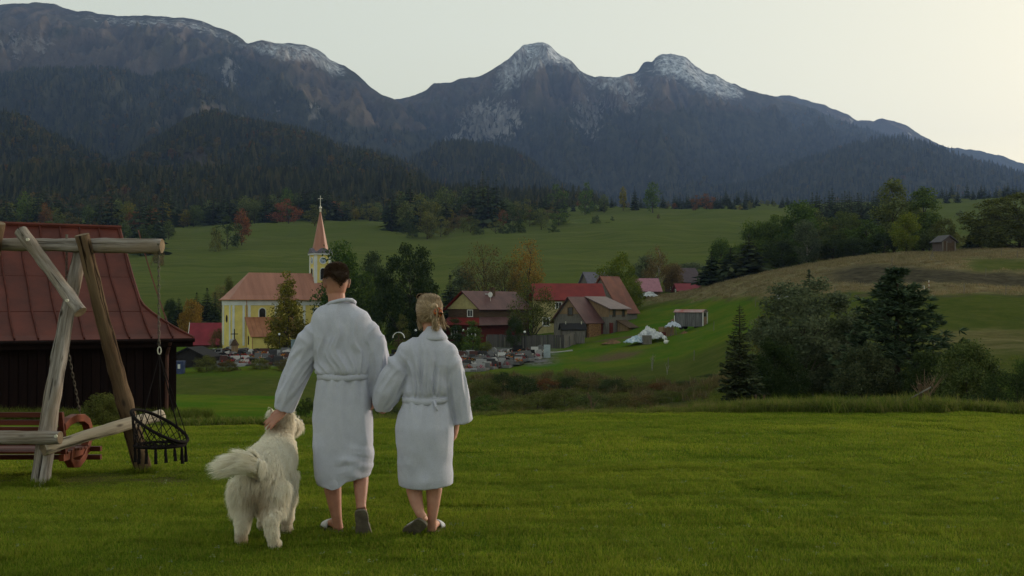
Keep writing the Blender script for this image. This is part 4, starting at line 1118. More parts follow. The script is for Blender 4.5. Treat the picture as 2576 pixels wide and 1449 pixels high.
# tall grass on the gully sides, meadow tussocks
n = 9000; d = np.exp(rng.uniform(math.log(30), math.log(118), n)); px = rng.uniform(880, 2700, n)
bz = hill_masks(pxX(px, d), d)[2]; keep = (fbm(px / 60, d / 9, 4, 31) > -.1) & (rng.random(n) < bz); px, d = px[keep], d[keep]
scatter_tufts('rough_grass', tuft(4, 46, .45, .38, .030, .7), M_ROUGH, pxX(px, d), d, .5 + .8 * rng.random(len(px)), 'tall rough grass in the gully beyond the lawn', 'grass', rng, -.05)
n = 2200; d = rng.uniform(70, 126, n); px = rng.uniform(1180, 1860, n); keep = (fbm(px / 40, d / 5, 4, 33) > -.05) & (hill_masks(pxX(px, d), d)[2] > .5) & (hill_masks(pxX(px, d + 22), d + 22)[2] < .5); px, d = px[keep], d[keep]
scatter_tufts('dry_grass', tuft(5, 40, .9, .45, .045, .6), M_DRYG, pxX(px, d), d, .4 + .7 * rng.random(len(px)), 'brown dry herbs on the gully bank', 'grass', rng, -.05)
n = 12000; d = rng.uniform(120, 236, n); px = rng.uniform(1600, 2700, n); keep = rng.random(n) < hill_masks(pxX(px, d), d)[0] * (1 - hill_masks(pxX(px, d), d)[1]) - .3; px, d = px[keep], d[keep]
scatter_tufts('dry_grass', tuft(6, 36, .42, .7, .05, .8), M_STRAW, pxX(px, d), d, .5 + .8 * rng.random(len(px)), 'pale dry grass over the right-hand hill', 'grass', rng, -.05)

# the lawn itself
def blade_patch(seed, n, size, h, w):
    rng_ = np.random.default_rng(seed); b = rng_.uniform(-size / 2, size / 2, (n, 2)); a = rng_.random(n) * 6.283; hh = h * (.45 + .8 * rng_.random(n) ** 1.4); lean = hh * (.25 + .75 * rng_.random(n))
    d = np.stack([np.cos(a), np.sin(a)], 1); s = np.stack([-d[:, 1], d[:, 0]], 1) * (w * (.6 + .8 * rng_.random(n)))[:, None] / 2
    V = np.zeros((n, 5, 3)); V[:, 0, :2] = b - s; V[:, 1, :2] = b + s; m_ = b + d * (lean * .35)[:, None]; V[:, 2, :2] = m_ + s * .8; V[:, 3, :2] = m_ - s * .8; V[:, 2, 2] = V[:, 3, 2] = hh * .6
    V[:, 4, :2] = b + d * lean[:, None]; V[:, 4, 2] = hh; V[:, :2, 2] = -.006
    i = np.arange(n)[:, None] * 5
    F = np.concatenate([i + np.array([[0, 1, 2]]), i + np.array([[0, 2, 3]]), i + np.array([[3, 2, 4]])], 0)
    return V.reshape(-1, 3), F
def lawn_scatter(name, patch, size, y0, y1, over, zmul, label, seed):
    rng_ = np.random.default_rng(seed); st = size / over; ys_ = np.arange(y0, y1, st); P = []
    for y in ys_:
        hw = .56 * y + 1.2; P += [(x + rng_.uniform(-.2, .2) * st, y + rng_.uniform(-.2, .2) * st) for x in np.arange(-hw, hw, st)]
    P = np.array(P); P = P[(P[:, 1] < 18.6 + .5 * vnoise(P[:, 0] * .7, P[:, 1] * 0, 3))]
    X, Y = P[:, 0], P[:, 1]; e_ = .25
    gx = (ground_z(X + e_, Y) - ground_z(X - e_, Y)) / (2 * e_); gy = (ground_z(X, Y + e_) - ground_z(X, Y - e_)) / (2 * e_)
    # bare patch of soil under the swing wears the grass thin
    worn_ = np.exp(-(((X + 3.9) / 1.4) ** 2 + ((Y - 10.0) / .45) ** 2))
    hz = zmul * (.75 + .5 * rng_.random(len(X))) * (1 + .45 * np.clip(fbm(X / 1.3, Y / 1.3, 3, 6), -.8, 1)) * (1 - .93 * worn_)
    # tilt the patch with the ground, its own turn about the vertical is one of four so that tilt stays simple
    rz = np.zeros(len(X))
    return scatter(name, patch, M_LAWN, np.stack([X, Y, ground_z(X, Y)], 1), np.stack([np.where(rng_.random(len(X)) < .5, 1, -1) * 1.0, np.where(rng_.random(len(X)) < .5, 1, -1) * 1.0, hz], 1), np.stack([np.arctan(gy), -np.arctan(gx), rz], 1), label, 'grass')
lawn_scatter('lawn_grass', blade_patch(1, 1700, .5, .028, .0042), .5, 4.6, 11.0, 1.32, 1.0, 'short mown lawn grass in the foreground', 1)
lawn_scatter('lawn_grass', blade_patch(2, 1000, .7, .026, .0075), .7, 10.8, 18.8, 1.32, 1.0, 'mown lawn grass towards the edge of the slope', 2)
# scraps of clover and daisies in the lawn
n = 420; Y = rng.uniform(5.2, 15, n); X = rng.uniform(-.52, .52, n) * Y
scatter('clover', leaf_quads(np.random.default_rng(3), np.random.default_rng(4).normal(size=(7, 3)) * np.array([.012, .012, .003]) + np.array([0, 0, .035]), np.full(7, .012), .9, .6), mat_leaf('clover_heads', [(.30, .32, .26), (.12, .17, .05), (.20, .24, .12)]), np.stack([X, Y, ground_z(X, Y)], 1), np.stack([np.ones(n)] * 3, 1) * rng.uniform(.5, 1.3, (n, 1)), np.stack([np.zeros(n), np.zeros(n), rng.random(n) * 6.28], 1), 'pale clover heads dotted over the lawn', 'clover')
# grass and weeds at the foot of the barn and round the swing posts
n = 500; X = rng.uniform(-13.5, -8.2, n); Y = 30 + (X + 8.7) * .577 + rng.uniform(-1.6, .3, n)
scatter_tufts('rough_grass', tuft(8, 60, .35, .15, .012, .6), M_ROUGH, X, Y, .5 + .8 * rng.random(n), 'tufts of grass along the foot of the barn wall', 'grass', rng, -.02)
n = 90; a = rng.random(n) * 6.28; c = np.where(rng.random(n) < .5, 0, 1); X = np.where(c == 0, -4.14, -3.52) + .13 * np.cos(a); Y = np.where(c == 0, 9.6, 10.55) + .11 * np.sin(a)
scatter_tufts('rough_grass', tuft(9, 26, .09, .05, .005, .7), M_LAWN, X, Y, .6 + .7 * rng.random(n), 'longer grass round the feet of the swing posts', 'grass', rng, -.01)

# --- remains of a fence at the lawn edge
def post_fence():
    e = empty('fence_post', onground(2313, 19.2), 'old grey fence post with a slanting rail at the lawn edge', 'post')
    m = MB(); m.box((0, 0, .14), (.055, .055, .62)); m.build('post', M_BRNW, e)
    m = MB(); m.tube([(-.52, -.08, .02), (-.02, -.08, .30), (.16, -.08, .40)], .015, 7); m.build('rail', M_GRYW, e)
    e2 = empty('fence_post', onground(1906, 20.5), 'two short greenish posts leaning together at the lawn edge', 'post')
    for dx in (-.03, .09): m = MB(); m.box((dx, 0, .06), (.035, .035, .42), Matrix.Rotation(dx * 1.5, 3, 'Y')); m.build('post', M_BRNW, e2)
# ================================================================== the village
def paint(name, c, rough=.8, v=.12, sc=2.0, **k): return mat_plain(name, c, tuple(x * (1 - v * 2) for x in c), sc, rough, **k)
M_YEL = paint('yellow_render', (.74, .61, .20), .9, .10, .6)
M_WHT = paint('white_render', (.66, .68, .68), .9, .06, .6)
M_COP = mat_plain('copper_sheet', (.42, .20, .145), (.28, .132, .095), .45, .5, .4, .25, .03, 3, stretch=(2.2, .3, .3), lo=.3, hi=.7)
M_COP2 = mat_plain('copper_sheet_warm', (.38, .17, .09), (.27, .11, .06), .8, .45, .4, .2, .02, 4)
M_SLATE = paint('grey_sheet', (.16, .15, .19), .6)
M_DARKW = mat_plain('dark_window', (.018, .016, .016), (.008, .008, .008), 3, .15, .5, 0)
M_GLASS = mat_plain('window_glass', (.05, .055, .06), (.03, .033, .036), 3, .08, .6, 0)
M_WFRAME = paint('white_paint', (.72, .72, .70), .6, .05)
M_GOLD = mat_plain('cross_metal', (.62, .60, .50), (.42, .40, .34), 8, .35, .5, .1, .01, metal=.3)
M_REDW = mat_plain('red_boards', (.135, .028, .022), (.075, .016, .013), 3, .85, .2, .4, .02, 8, stretch=(.3, .3, 4))
M_BRNW = mat_plain('brown_boards', (.105, .070, .045), (.055, .036, .024), 3, .85, .2, .4, .02, 8, stretch=(.3, .3, 5))
M_GRYW = mat_plain('weathered_boards', (.20, .185, .165), (.11, .10, .09), 2.5, .9, .15, .5, .02, 9, stretch=(5, 5, .35))
M_TANW = mat_plain('tan_boards', (.29, .20, .115), (.18, .12, .07), 2.5, .9, .15, .4, .02, 9, stretch=(5, 5, .35))
M_PALEY = paint('pale_yellow_boards', (.46, .40, .19), .9, .12, 2)
M_RROOF = mat_plain('red_sheet_roof', (.20, .024, .020), (.13, .016, .015), .6, .55, .35, .2, .03, 4)
M_PROOF = mat_plain('brown_sheet_roof', (.125, .062, .060), (.085, .042, .042), .5, .55, .35, .2, .03, 4)
M_GROOF = mat_plain('pale_sheet_roof', (.20, .145, .14), (.15, .11, .105), .5, .55, .35, .2, .03, 4)
M_PINKR = mat_plain('pink_red_sheet_roof', (.24, .030, .044), (.17, .022, .032), .5, .5, .35, .2, .03, 4)
M_BLACKR = paint('tar_paper', (.022, .021, .023), .8)
M_FIREW = mat_plain('stacked_logs', (.30, .17, .085), (.085, .045, .025), 5, .95, .1, 1.0, .06, 9)
M_LAMPW = paint('lamp_globe', (.80, .80, .80), .3, .03)
M_IRON = paint('dark_iron', (.020, .020, .022), .6)

def window(parent, c, ax, w, h, depth=.10, fr=M_WFRAME, glass=M_GLASS, fw=.11, bars=True):
    """window lying in the plane spanned by ax (horizontal) and z, c its centre on the wall face, proud of the wall"""
    ax = Vector(ax).normalized(); up = Vector((0, 0, 1)); n = ax.cross(up)          # outward
    c = Vector(c)
    M = Matrix((ax, n, up)).transposed()
    f = MB()
    for s in (-1, 1):
        f.box(c + ax * s * (w / 2) + n * depth * .3, (fw, depth, h + fw), M)
        f.box(c + up * s * (h / 2) + n * depth * .301, (w - fw, depth, fw), M)
    if bars: f.box(c + n * depth * .2, (fw * .5, depth * .6, h - fw), M)
    wf = f.build('window', fr, parent)
    g = MB(); g.box(c + n * .012, (w - .02, .02, h - .02), M); g.build('pane', glass, wf)
    return wf

def roof_plane(name, quad, th, mat, parent, ribs=0, rib_h=.05):
    """roof slab; quad = eave-left, eave-right, ridge-right, ridge-left seen from outside"""
    q = [Vector(p) for p in quad]
    mb = MB(); mb.slab(q, th)
    n = (q[1] - q[0]).cross(q[2] - q[0]).normalized()
    o = mb.build(name, mat, parent)
    if ribs:
        for k in range(1, ribs):
            f = k / ribs
            a = q[0].lerp(q[1], f) + n * .004; b = q[3].lerp(q[2], f) + n * .004
            rb = MB(); d = (b - a).normalized(); s = d.cross(n)
            rb.prism([a - s * .03, a + s * .03, a + s * .03 + n * rib_h, a - s * .03 + n * rib_h], b - a)
            rb.build('seam', mat, o)
    return o

# ------------------------------------------------------------------ church
c0 = at(618.6, 881, 175)
church = empty('church', c0, 'yellow and white village church with copper roof and pointed spire', 'church', rz=R(28))
BASE = -1.2
EV, RG = 8.02, 12.5
pl = [(0, 0), (-2.1, .9), (-2.9, 3.6), (-2.1, 6.3), (0, 7.2), (14.2, 7.2), (14.2, 0)]
mb = MB(); mb.prism([(x, y, BASE) for x, y in pl], (0, 0, EV - BASE)); wall = mb.build('wall', M_YEL, church)
# white frieze under the eaves and pilasters, each standing 4-6 cm off the wall
cen = Vector((4, 3.6, 0))
faces = [(pl[i], pl[(i + 1) % 7]) for i in range(7)]
for i, (a, b) in enumerate(faces):
    a3, b3 = Vector((a[0], a[1], 0)), Vector((b[0], b[1], 0))
    d = (b3 - a3).normalized(); n = Vector((d.y, -d.x, 0))
    if n.dot((a3 + b3) / 2 - cen) < 0: n = -n
    M = Matrix((d, n, Vector((0, 0, 1)))).transposed()
    L = (b3 - a3).length
    fz = MB(); fz.box((a3 + b3) / 2 + n * .04 + Vector((0, 0, EV - .43)), (L + .04, .12, .86), M); fz.build('frieze', M_WHT, wall)
    if i in (5,): continue
    spots = [.16, .86] if L < 6 else [.035, .33, .66, .965]
    for s in spots:
        pb = MB(); pb.box(a3.lerp(b3, s) + n * .03 + Vector((0, 0, (EV - .87 + .75) / 2)), (.34 if L < 6 else .42, .10, EV - .87 - .75), M); pb.build('pilaster', M_WHT, wall)
# nave roof with hipped end over the apse, flared at the eaves
def ring(off, z):
    out = []
    for x, y in pl:
        v = Vector((x, y, 0)) - Vector((2.0 if x < 10 else 12, 3.6, 0)); v2 = v.normalized()
        out.append(Vector((x, y, 0)) + Vector((v2.x * off, v2.y * off, z)))
    return out
e0, e1 = ring(.55, EV), ring(-.35, EV + .75)
rl, rr = Vector((1.35, 3.6, RG)), Vector((14.75, 3.6, RG))
rm = MB()
def rquad(*p): rm.add([Vector(q) for q in p], [tuple(range(len(p)))])
def lerpy(a, b, f): return a.lerp(b, f)
for i, j in ((0, 1), (1, 2), (2, 3), (3, 4)):
    rquad(e0[j], e0[i], e1[i], e1[j]); rquad(e1[j], e1[i], rl)
e0[5] = Vector((14.75, 7.75, EV)); e0[6] = Vector((14.75, -.55, EV)); e1[5] = Vector((14.75, 6.85, EV + .75)); e1[6] = Vector((14.75, .35, EV + .75))
e0[0].y, e1[0].y, e0[4].y, e1[4].y = -.55, .35, 7.75, 6.85
rquad(e0[0], e0[6], e1[6], e1[0]); rquad(e1[0], e1[6], rr, rl)
rquad(e0[5], e0[4], e1[4], e1[5]); rquad(e1[5], e1[4], rl, rr)
rquad(e0[6], e0[5], e1[5], e1[6]); rquad(e1[6], e1[5], rr)
rquad(*[Vector((p.x, p.y, p.z - .02)) for p in e0])
roof = rm.build('roof', M_COP, church)
for i in range(7):      # gutters along the eaves
    g = MB(); g.tube([e0[i], e0[(i + 1) % 7]], .07, 6); g.build('gutter', M_COP2, roof)
for k in range(1, 27):  # standing seams on the long slope
    f = k / 27; a = e1[0].lerp(e1[6], f); b = rl.lerp(rr, f)
    sm = MB(); sm.tube([e0[0].lerp(e0[6], f) + Vector((0, -.01, .03)), a + Vector((0, -.02, .03)), b + Vector((0, 0, .02))], .025, 4); sm.build('seam', M_COP, roof)
dp = MB(); dp.tube([(.06, -.13, EV - .1), (.06, -.13, .2)], .06, 6); dp.build('downpipe', M_COP2, church)
# apse oval window, nave arched windows
def arch_pane(parent, c, ax, w, h, name='window', mat=M_DARKW, fmat=M_WHT, depth=.08):
    ax = Vector(ax).normalized(); up = Vector((0, 0, 1)); n = ax.cross(up); c = Vector(c)
    def outline(w, h, off):
        pts = [c + ax * (-w / 2) - up * (h / 2), c + ax * (w / 2) - up * (h / 2)]
        for k in range(9):
            a = math.pi * k / 8
            pts.append(c + ax * (w / 2 * math.cos(a)) + up * (h / 2 - w / 2 + w / 2 * math.sin(a)))
        return [p + n * off for p in pts]
    fm = MB(); fm.prism(outline(w + .24, h + .24, 0), n * depth); f = fm.build(name, fmat, parent)
    pm = MB(); pm.prism(outline(w, h, depth * .2), n * (depth * .8 + .02)); pm.build('pane', mat, f)
    return f
dA = Vector((pl[1][0] - pl[2][0], pl[1][1] - pl[2][1], 0)).normalized()
mA = Vector(((pl[1][0] + pl[2][0]) / 2, (pl[1][1] + pl[2][1]) / 2, 5.0))
nA = dA.cross(Vector((0, 0, 1)))
om = MB(); om.prism([mA + dA * (.28 * math.cos(2 * math.pi * k / 14)) + Vector((0, 0, .62 * math.sin(2 * math.pi * k / 14))) for k in range(14)], nA * .06); ov = om.build('window', M_BRNW, church)
om = MB(); om.prism([mA + nA * .05 + dA * (.17 * math.cos(2 * math.pi * k / 14)) + Vector((0, 0, .46 * math.sin(2 * math.pi * k / 14))) for k in range(14)], nA * .025); om.build('pane', M_DARKW, ov)
for x in (2.6, 7.2, 11.6): arch_pane(church, (x, 0, 5.4), (1, 0, 0), 1.0, 2.6)
# sacristy lean-to
AX0, AX1, AD = .05, 7.2, 3.6
zt, zb = 5.05, 2.35
am = MB(); am.prism([(AX0, -.06, BASE), (AX0, -AD, BASE), (AX0, -AD, zb), (AX0, -.06, zt)], (AX1 - AX0, 0, 0)); ann = am.build('sacristy_wall', M_YEL, church)
roof_plane('sacristy_roof', [(AX0 - .3, -AD - .35, zb - .12), (AX1 + .3, -AD - .35, zb - .12), (AX1 + .3, -.10, zt + .22), (AX0 - .3, -.10, zt + .22)], .12, M_COP2, church, ribs=11)
window(ann, (AX0, -1.5, 1.6), (0, -1, 0), .42, 1.25, fr=M_BRNW, glass=M_DARKW, bars=False)
window(ann, (2.3, -AD, 1.55), (1, 0, 0), .55, .55, fr=M_BRNW, glass=M_DARKW, bars=False)
dm = MB(); dm.box((4.9, -AD - .02, .9), (.9, .1, 1.9)); dm.build('door', M_BRNW, ann)
g = MB(); g.tube([(AX0 + .02, -AD - .08, zb - .1), (AX0 + .02, -AD - .08, 0)], .05, 6); g.build('downpipe', M_COP2, church)
# tower and spire on the ridge
TX, TY, TW = 13.4, 3.6, 2.75
tz0, tz1 = 10.5, 15.6
tm = MB(); tm.box((TX, TY, (tz0 + tz1) / 2), (TW, TW, tz1 - tz0)); tower = tm.build('tower', M_YEL, church)
for sx in (-1, 1):
    for sy in (-1, 1):
        q = MB(); q.box((TX + sx * (TW / 2 - .16), TY + sy * (TW / 2 - .16), (tz0 + tz1) / 2 - .05), (.46, .46, tz1 - tz0 - .1)); q.build('pilaster', M_WHT, tower)
q = MB(); q.box((TX, TY, tz1 + .12), (TW + .5, TW + .5, .26)); q.build('cornice', M_WHT, tower)
for ax, nn in (((1, 0, 0), (0, -1, 0)), ((0, -1, 0), (-1, 0, 0)), ((0, 1, 0), (1, 0, 0))):
    ax = Vector(ax); nn = Vector(nn); c = Vector((TX, TY, 0)) + nn * (TW / 2)
    arch_pane(tower, c + Vector((0, 0, tz1 - 3.2)), ax, .85, 1.9)
    # clock: dial, rim and hands on a small gabled panel
    k0 = c + Vector((0, 0, tz1 - .95)) + nn * .02
    disc = lambda r, o: [k0 + ax * (r * math.cos(2 * math.pi * i / 20)) + Vector((0, 0, r * math.sin(2 * math.pi * i / 20))) + nn * o for i in range(20)]
    m = MB(); m.prism(disc(.62, 0), nn * .06); ck = m.build('clock', M_WFRAME, tower)
    m = MB(); m.prism(disc(.50, .05), nn * .03); m.build('dial', paint('clock_dial', (.30, .36, .46), .5, .03), ck)
    for an, ln in ((1.2, .38), (2.5, .28)):
        d = ax * math.cos(an) + Vector((0, 0, math.sin(an))); m = MB(); m.tube([k0 + nn * .1, k0 + nn * .1 + d * ln], .035, 4); m.build('hand', M_WFRAME, ck)
    m = MB(); m.prism([c + ax * (TW / 2 + .22) * s_ + Vector((0, 0, tz1 + z_)) - nn * .4 for s_, z_ in ((-1, .26), (1, .26), (.55, .62), (.3, 1.0), (0, 1.15), (-.3, 1.0), (-.55, .62))], nn * .75); m.build('gable_cap', M_SLATE, tower)
sp = MB(); rings = []
for z, r in ((tz1 + .3, 1.62), (tz1 + .9, 1.36), (tz1 + 2.2, 1.08), (tz1 + 4.4, .66), (tz1 + 6.3, .28), (tz1 + 7.4, .09)):
    rings.append([(TX + r * math.cos(math.pi / 4 * k + .39), TY + r * math.sin(math.pi / 4 * k + .39), z) for k in range(8)])
sp.loft(rings); spire = sp.build('spire', M_COP, church)
zt0 = tz1 + 7.3
f = MB(); f.tube([(TX, TY, zt0), (TX, TY, zt0 + .45)], .17, 8); f.ball((TX, TY, zt0 + .68), .24, 10, 8); f.tube([(TX, TY, zt0 + .85), (TX, TY, zt0 + 1.25)], [.10, .04], 8); f.build('finial', M_GOLD, spire)
for nm, c, d in (('cross_upright', (TX, TY, zt0 + 1.95), (.09, .09, 1.5)), ('cross_arm', (TX, TY, zt0 + 2.2), (.85, .085, .085))):
    f = MB(); f.box(c, d); f.build(nm, M_GOLD, spire)

# ------------------------------------------------------------------ gabled houses
def gable_house(e, W, L, he, hr, wall_m, roof_m, gable_m=None, ov=.45, base=-1.0, ribs=0, roof_t=.14, roof_left=None):
    mb = MB(); mb.prism([(-W / 2, 0, base), (W / 2, 0, base), (W / 2, 0, he), (0, 0, hr - .08), (-W / 2, 0, he)], (0, L, 0)); w = mb.build('wall', wall_m, e)
    if gable_m:
        g = MB(); k = .12; z0 = he + .02
        g.prism([(-W / 2 + .1, -.03, z0), (W / 2 - .1, -.03, z0), (0, -.03, hr - .22)], (0, -.05, 0)); g.build('gable', gable_m, w)
    sl = (hr - he) / (W / 2); zo = he - ov * sl
    for s, m in ((1, roof_m), (-1, roof_left or roof_m)):
        q = [(s * (W / 2 + ov), -ov, zo), (s * (W / 2 + ov), L + ov, zo), (0, L + ov, hr), (0, -ov, hr)]
        if s < 0: q = [q[1], q[0], q[3], q[2]]
        q = [Vector(p) + Vector((0, 0, roof_t)) for p in q]
        roof_plane('roof', q, roof_t, m, e, ribs)
    return w
def slope_of(e): return e

# left house: yellow gable, brown boards, red skirt roof
hA = at(1166, 868, 168); hA.z = float(zpx(866, 168))
HA = empty('house', hA, 'two-storey house with yellow gable, dark red boards and brown sheet roof', 'house', rz=R(-38))
wA = gable_house(HA, 6.2, 12.5, 5.6, 8.05, M_BRNW, M_PROOF, M_PALEY, .55, roof_left=M_RROOF)
b = MB(); b.box((0, -.02, 1.55), (6.6, .5, 3.1)); b.box((3.2, 5, 1.5), (.5, 10.2, 3.0)); b.build('ground_floor_wall', M_REDW, HA)
roof_plane('skirt_roof', [(-4.1, -1.5, 3.0), (4.3, -1.5, 3.0), (3.1, .02, 4.1), (-3.1, .02, 4.1)], .1, M_RROOF, HA)
roof_plane('skirt_roof', [(4.4, -1.5, 2.95), (4.4, 9.5, 2.95), (3.12, 9.5, 4.15), (3.12, 0, 4.15)], .1, M_PROOF, HA)
b = MB(); b.box((0, -.08, 5.55), (6.3, .14, .3)); b.build('gable_moulding', M_PALEY, wA)
window(wA, (1.35, -.02, 4.75), (1, 0, 0), 1.0, 1.0)
window(HA, (1.9, -.28, 1.7), (1, 0, 0), 1.5, 1.5, fw=.2)
window(HA, (-1.6, -.28, 1.7), (1, 0, 0), 1.1, 1.4, fw=.18)
b = MB(); b.box((1.3, 5.5, 8.0), (.55, .55, 1.3)); b.box((1.3, 5.5, 8.7), (.7, .7, .12)); b.build('chimney', M_BRNW, HA)
b = MB(); b.prism([(2.0 + .42 * math.cos(2 * math.pi * k / 12), 4.0, 7.6 + .42 * math.sin(2 * math.pi * k / 12)) for k in range(12)], (0, .08, 0)); b.tube([(2.0, 4.1, 7.5), (2.0, 4.1, 6.6)], .03, 5); b.build('satellite_dish', M_WFRAME, HA)
b = MB(); b.box((1.0, 4.6, 7.72), (.9, .25, .1)); b.build('snow_guard', M_WFRAME, HA)

# red-roofed yellow house in the middle
hB = at(1345, 832, 178)
HB = empty('house', hB, 'yellow house under a bright red sheet roof in the village middle', 'house', rz=R(-84))
wB = gable_house(HB, 7.0, 10.5, 5.2, 7.55, M_PALEY, M_RROOF, None, .6)
# (ridge runs to the right: local y is along it, the slope towards the viewer is local -x side after the turn)
HB.rotation_euler = (0, 0, R(-84))
window(wB, (3.5, 1.4, 1.5), (0, 1, 0), 1.1, 1.3, fw=.18)
window(wB, (3.5, 3.4, 4.1), (0, 1, 0), 1.0, 1.0, fw=.15)
window(wB, (3.5, 5.2, 1.5), (0, 1, 0), 1.1, 1.3, fw=.18)
# steep brown roof behind the wooden house
hD = at(1512, 800, 186)
HD = empty('barn', hD, 'steep rusty brown barn roof behind the wooden house', 'barn', rz=R(-40))
gable_house(HD, 8.0, 5.0, 1.2, 7.0, M_GRYW, mat_plain('rusty_sheet_roof', (.21, .075, .050), (.13, .052, .040), .7, .6, .3, .3, .03, 4), None, .4)

# wooden house with cross wing
hC = at(1432, 846, 165)
HC = empty('house', hC, 'weathered wooden house with plum-brown roof and a side wing', 'house', rz=R(-35))
wC = gable_house(HC, 5.5, 5.0, 2.5, 5.85, M_GRYW, M_PROOF, None, .55, roof_t=.12)
g = MB(); g.prism([(-1.7, -.03, 3.35), (1.7, -.03, 3.35), (0, -.03, 5.5)], (0, -.05, 0)); g.build('gable', M_TANW, wC)
window(wC, (.25, -.06, 3.75), (1, 0, 0), .85, 1.15, fr=M_BRNW, bars=False)
fwd = MB(); fwd.box((2.98, 2.2, .85), (.4, 3.6, 2.1)); fwd.build('log_stack', M_FIREW, HC)
b = MB(); b.box((2.84, 4.75, .9), (.14, .5, 3.0)); b.build('corner_board', M_REDW, wC)
for y in (.05, 4.3):
    b = MB(); b.tube([(2.95, y, 2.2), (2.95, y, -.4)], .06, 6); b.build('downpipe', M_IRON, wC)
wing = MB(); wing.prism([(-2.4, 5.02, -1), (4.0, 5.02, -1), (4.0, 5.02, 4.25), (.0, 5.02, 5.85), (-2.4, 5.02, 3.0)], (0, 5.6, 0)); wg = wing.build('wing_wall', M_GRYW, HC)
g = MB(); g.prism([(1.9, 4.99, 2.9), (3.98, 4.99, 2.9), (3.98, 4.99, 4.1), (.3, 4.99, 5.6)], (0, -.04, 0)); g.build('gable', M_TANW, wg)
roof_plane('roof', [(4.6, 4.5, 4.12), (4.6, 11.1, 4.12), (-.05, 11.1, 6.05), (-.05, 4.5, 6.05)], .12, M_GROOF, HC)
roof_plane('roof', [(-2.8, 11.1, 2.9), (-2.8, 4.9, 2.9), (-.05, 4.9, 6.05), (-.05, 11.1, 6.05)], .12, M_GROOF, HC)
g = MB(); g.box((4.03, 7.8, 3.7), (.05, 5.4, 1.0)); g.build('wall_boarding', M_TANW, wg)
for y in (6.4, 9.3): window(wg, (4.05, y, 3.45), (0, 1, 0), .75, 1.05, fr=M_BRNW, bars=False)
b = MB(); b.prism([(4.05, 7.4, -.6), (4.05, 7.4, 2.2), (6.0, 7.4, 1.3), (6.0, 7.4, -.6)], (0, 2.4, 0)); ls = b.build('lean_to_wall', M_TANW, HC)
roof_plane('lean_to_roof', [(6.4, 7.0, 1.25), (6.4, 10.2, 1.25), (4.05, 10.2, 2.4), (4.05, 7.0, 2.4)], .08, M_BRNW, HC)
b = MB(); b.box((4.1, 5.5, 1.0), (.16, .9, 2.0)); b.build('door', M_REDW, wg)

# low black shed behind the plank fence
hS = at(1412, 846, 158)
HS = empty('shed', hS, 'low shed with a black tar-paper roof behind the plank fence', 'shed', rz=R(-84))
gable_house(HS, 2.6, 3.2, 1.0, 1.75, M_GRYW, M_BLACKR, None, .25)
for y in (.6, 2.9):
    b = MB(); b.tube([(.2, y, 1.4), (.2, y, 2.15)], .08, 6); b.build('vent_pipe', M_GOLD, HS)

# plank fence
def fence_run(e, p0, p1, h, bw, seed, mat):
    rng = random.Random(seed); d = (p1 - p0); L = Vector((d.x, d.y, 0)).length; n = int(L / bw); u = Vector((d.x, d.y, 0)).normalized(); ang = math.atan2(u.y, u.x)
    variants = []
    for k in range(4):
        mb = MB(); hh = h * (1 + .05 * rng.uniform(-1, 1)); mb.box((0, 0, hh / 2 - .2), (bw * .93, .03, hh + .4)); ob = mb.build('board', mat, e); variants.append(ob)
    for k in range(n):
        c = p0.lerp(p1, (k + .5) / n) - e.location
        o = variants[k] if k < 4 else bpy.data.objects.new('board', variants[rng.randrange(4)].data)
        if k >= 4: link(o, e)
        o.location = (c.x, c.y, gz(c.x + e.location.x, c.y + e.location.y) - e.location.z); o.rotation_euler = (0, rng.uniform(-.012, .012), ang)
    for k in range(int(L / 2.6) + 1):
        c = p0.lerp(p1, min(1, k * 2.6 / L)) - e.location; mb = MB()
        z = gz(c.x + e.location.x, c.y + e.location.y) - e.location.z
        nrm = Vector((u.y, -u.x, 0)) * .08
        mb.box((c.x + nrm.x, c.y + nrm.y, z + h * .35), (.13, .13, h * 1.0)); mb.build('post', M_GRYW, e)
fa, fb, fc = onground(1224, 153), onground(1419, 151), onground(1462, 160)
FE = empty('plank_fence', fa, 'grey plank fence between the cemetery and the houses', 'fence')
fence_run(FE, fa, fb, 1.75, .30, 5, mat_plain('fence_boards', (.115, .105, .105), (.060, .055, .056), 2, .9, .15, .4, .02, 8, rnd=.25, stretch=(4, 4, .4)))
fence_run(FE, fb, fc, 1.75, .30, 6, M_GRYW)

# far roofs of the village and the one left of the church
def far_house(x, yb, d, W, L, he, hr, ang, wm, rm_, lab):
    e = empty('house', onground(x, d), lab, 'house', rz=R(ang)); w = gable_house(e, W, L, he, hr, wm, rm_, None, .4, base=-2); 
    window(w, (0, -.02, he * .5), (1, 0, 0), .9, 1.1)
    return e
far_house(1440, 0, 232, 7, 9, 1.2, 2.6, -84, M_WHT, paint('pale_grey_roof', (.42, .43, .46), .5), 'long low house with a pale grey roof behind the red one')
far_house(1470, 0, 222, 6, 6, 3.6, 7.4, -62, M_GRYW, M_SLATE, 'grey steep-roofed house behind the red roof')
far_house(1600, 0, 236, 7, 4.5, 1.6, 4.2, -84, M_BRNW, paint('faded_pink_roof', (.36, .17, .21), .6), 'house with faded pink roof behind the bright tree')
far_house(1690, 0, 262, 7, 6, 2.6, 5.8, -70, M_BRNW, paint('dark_plum_roof', (.10, .075, .085), .6), 'dark plum-roofed house half hidden by trees')
far_house(1700, 0, 246, 5, 5, .5, 2.0, -86, M_BRNW, M_PINKR, 'low house with a long red roof at the hill foot')
eL = far_house(484, 0, 188, 6.5, 6.0, .6, 3.9, -80, M_BRNW, M_PINKR, 'pink-red sheet roof tucked left of the church')
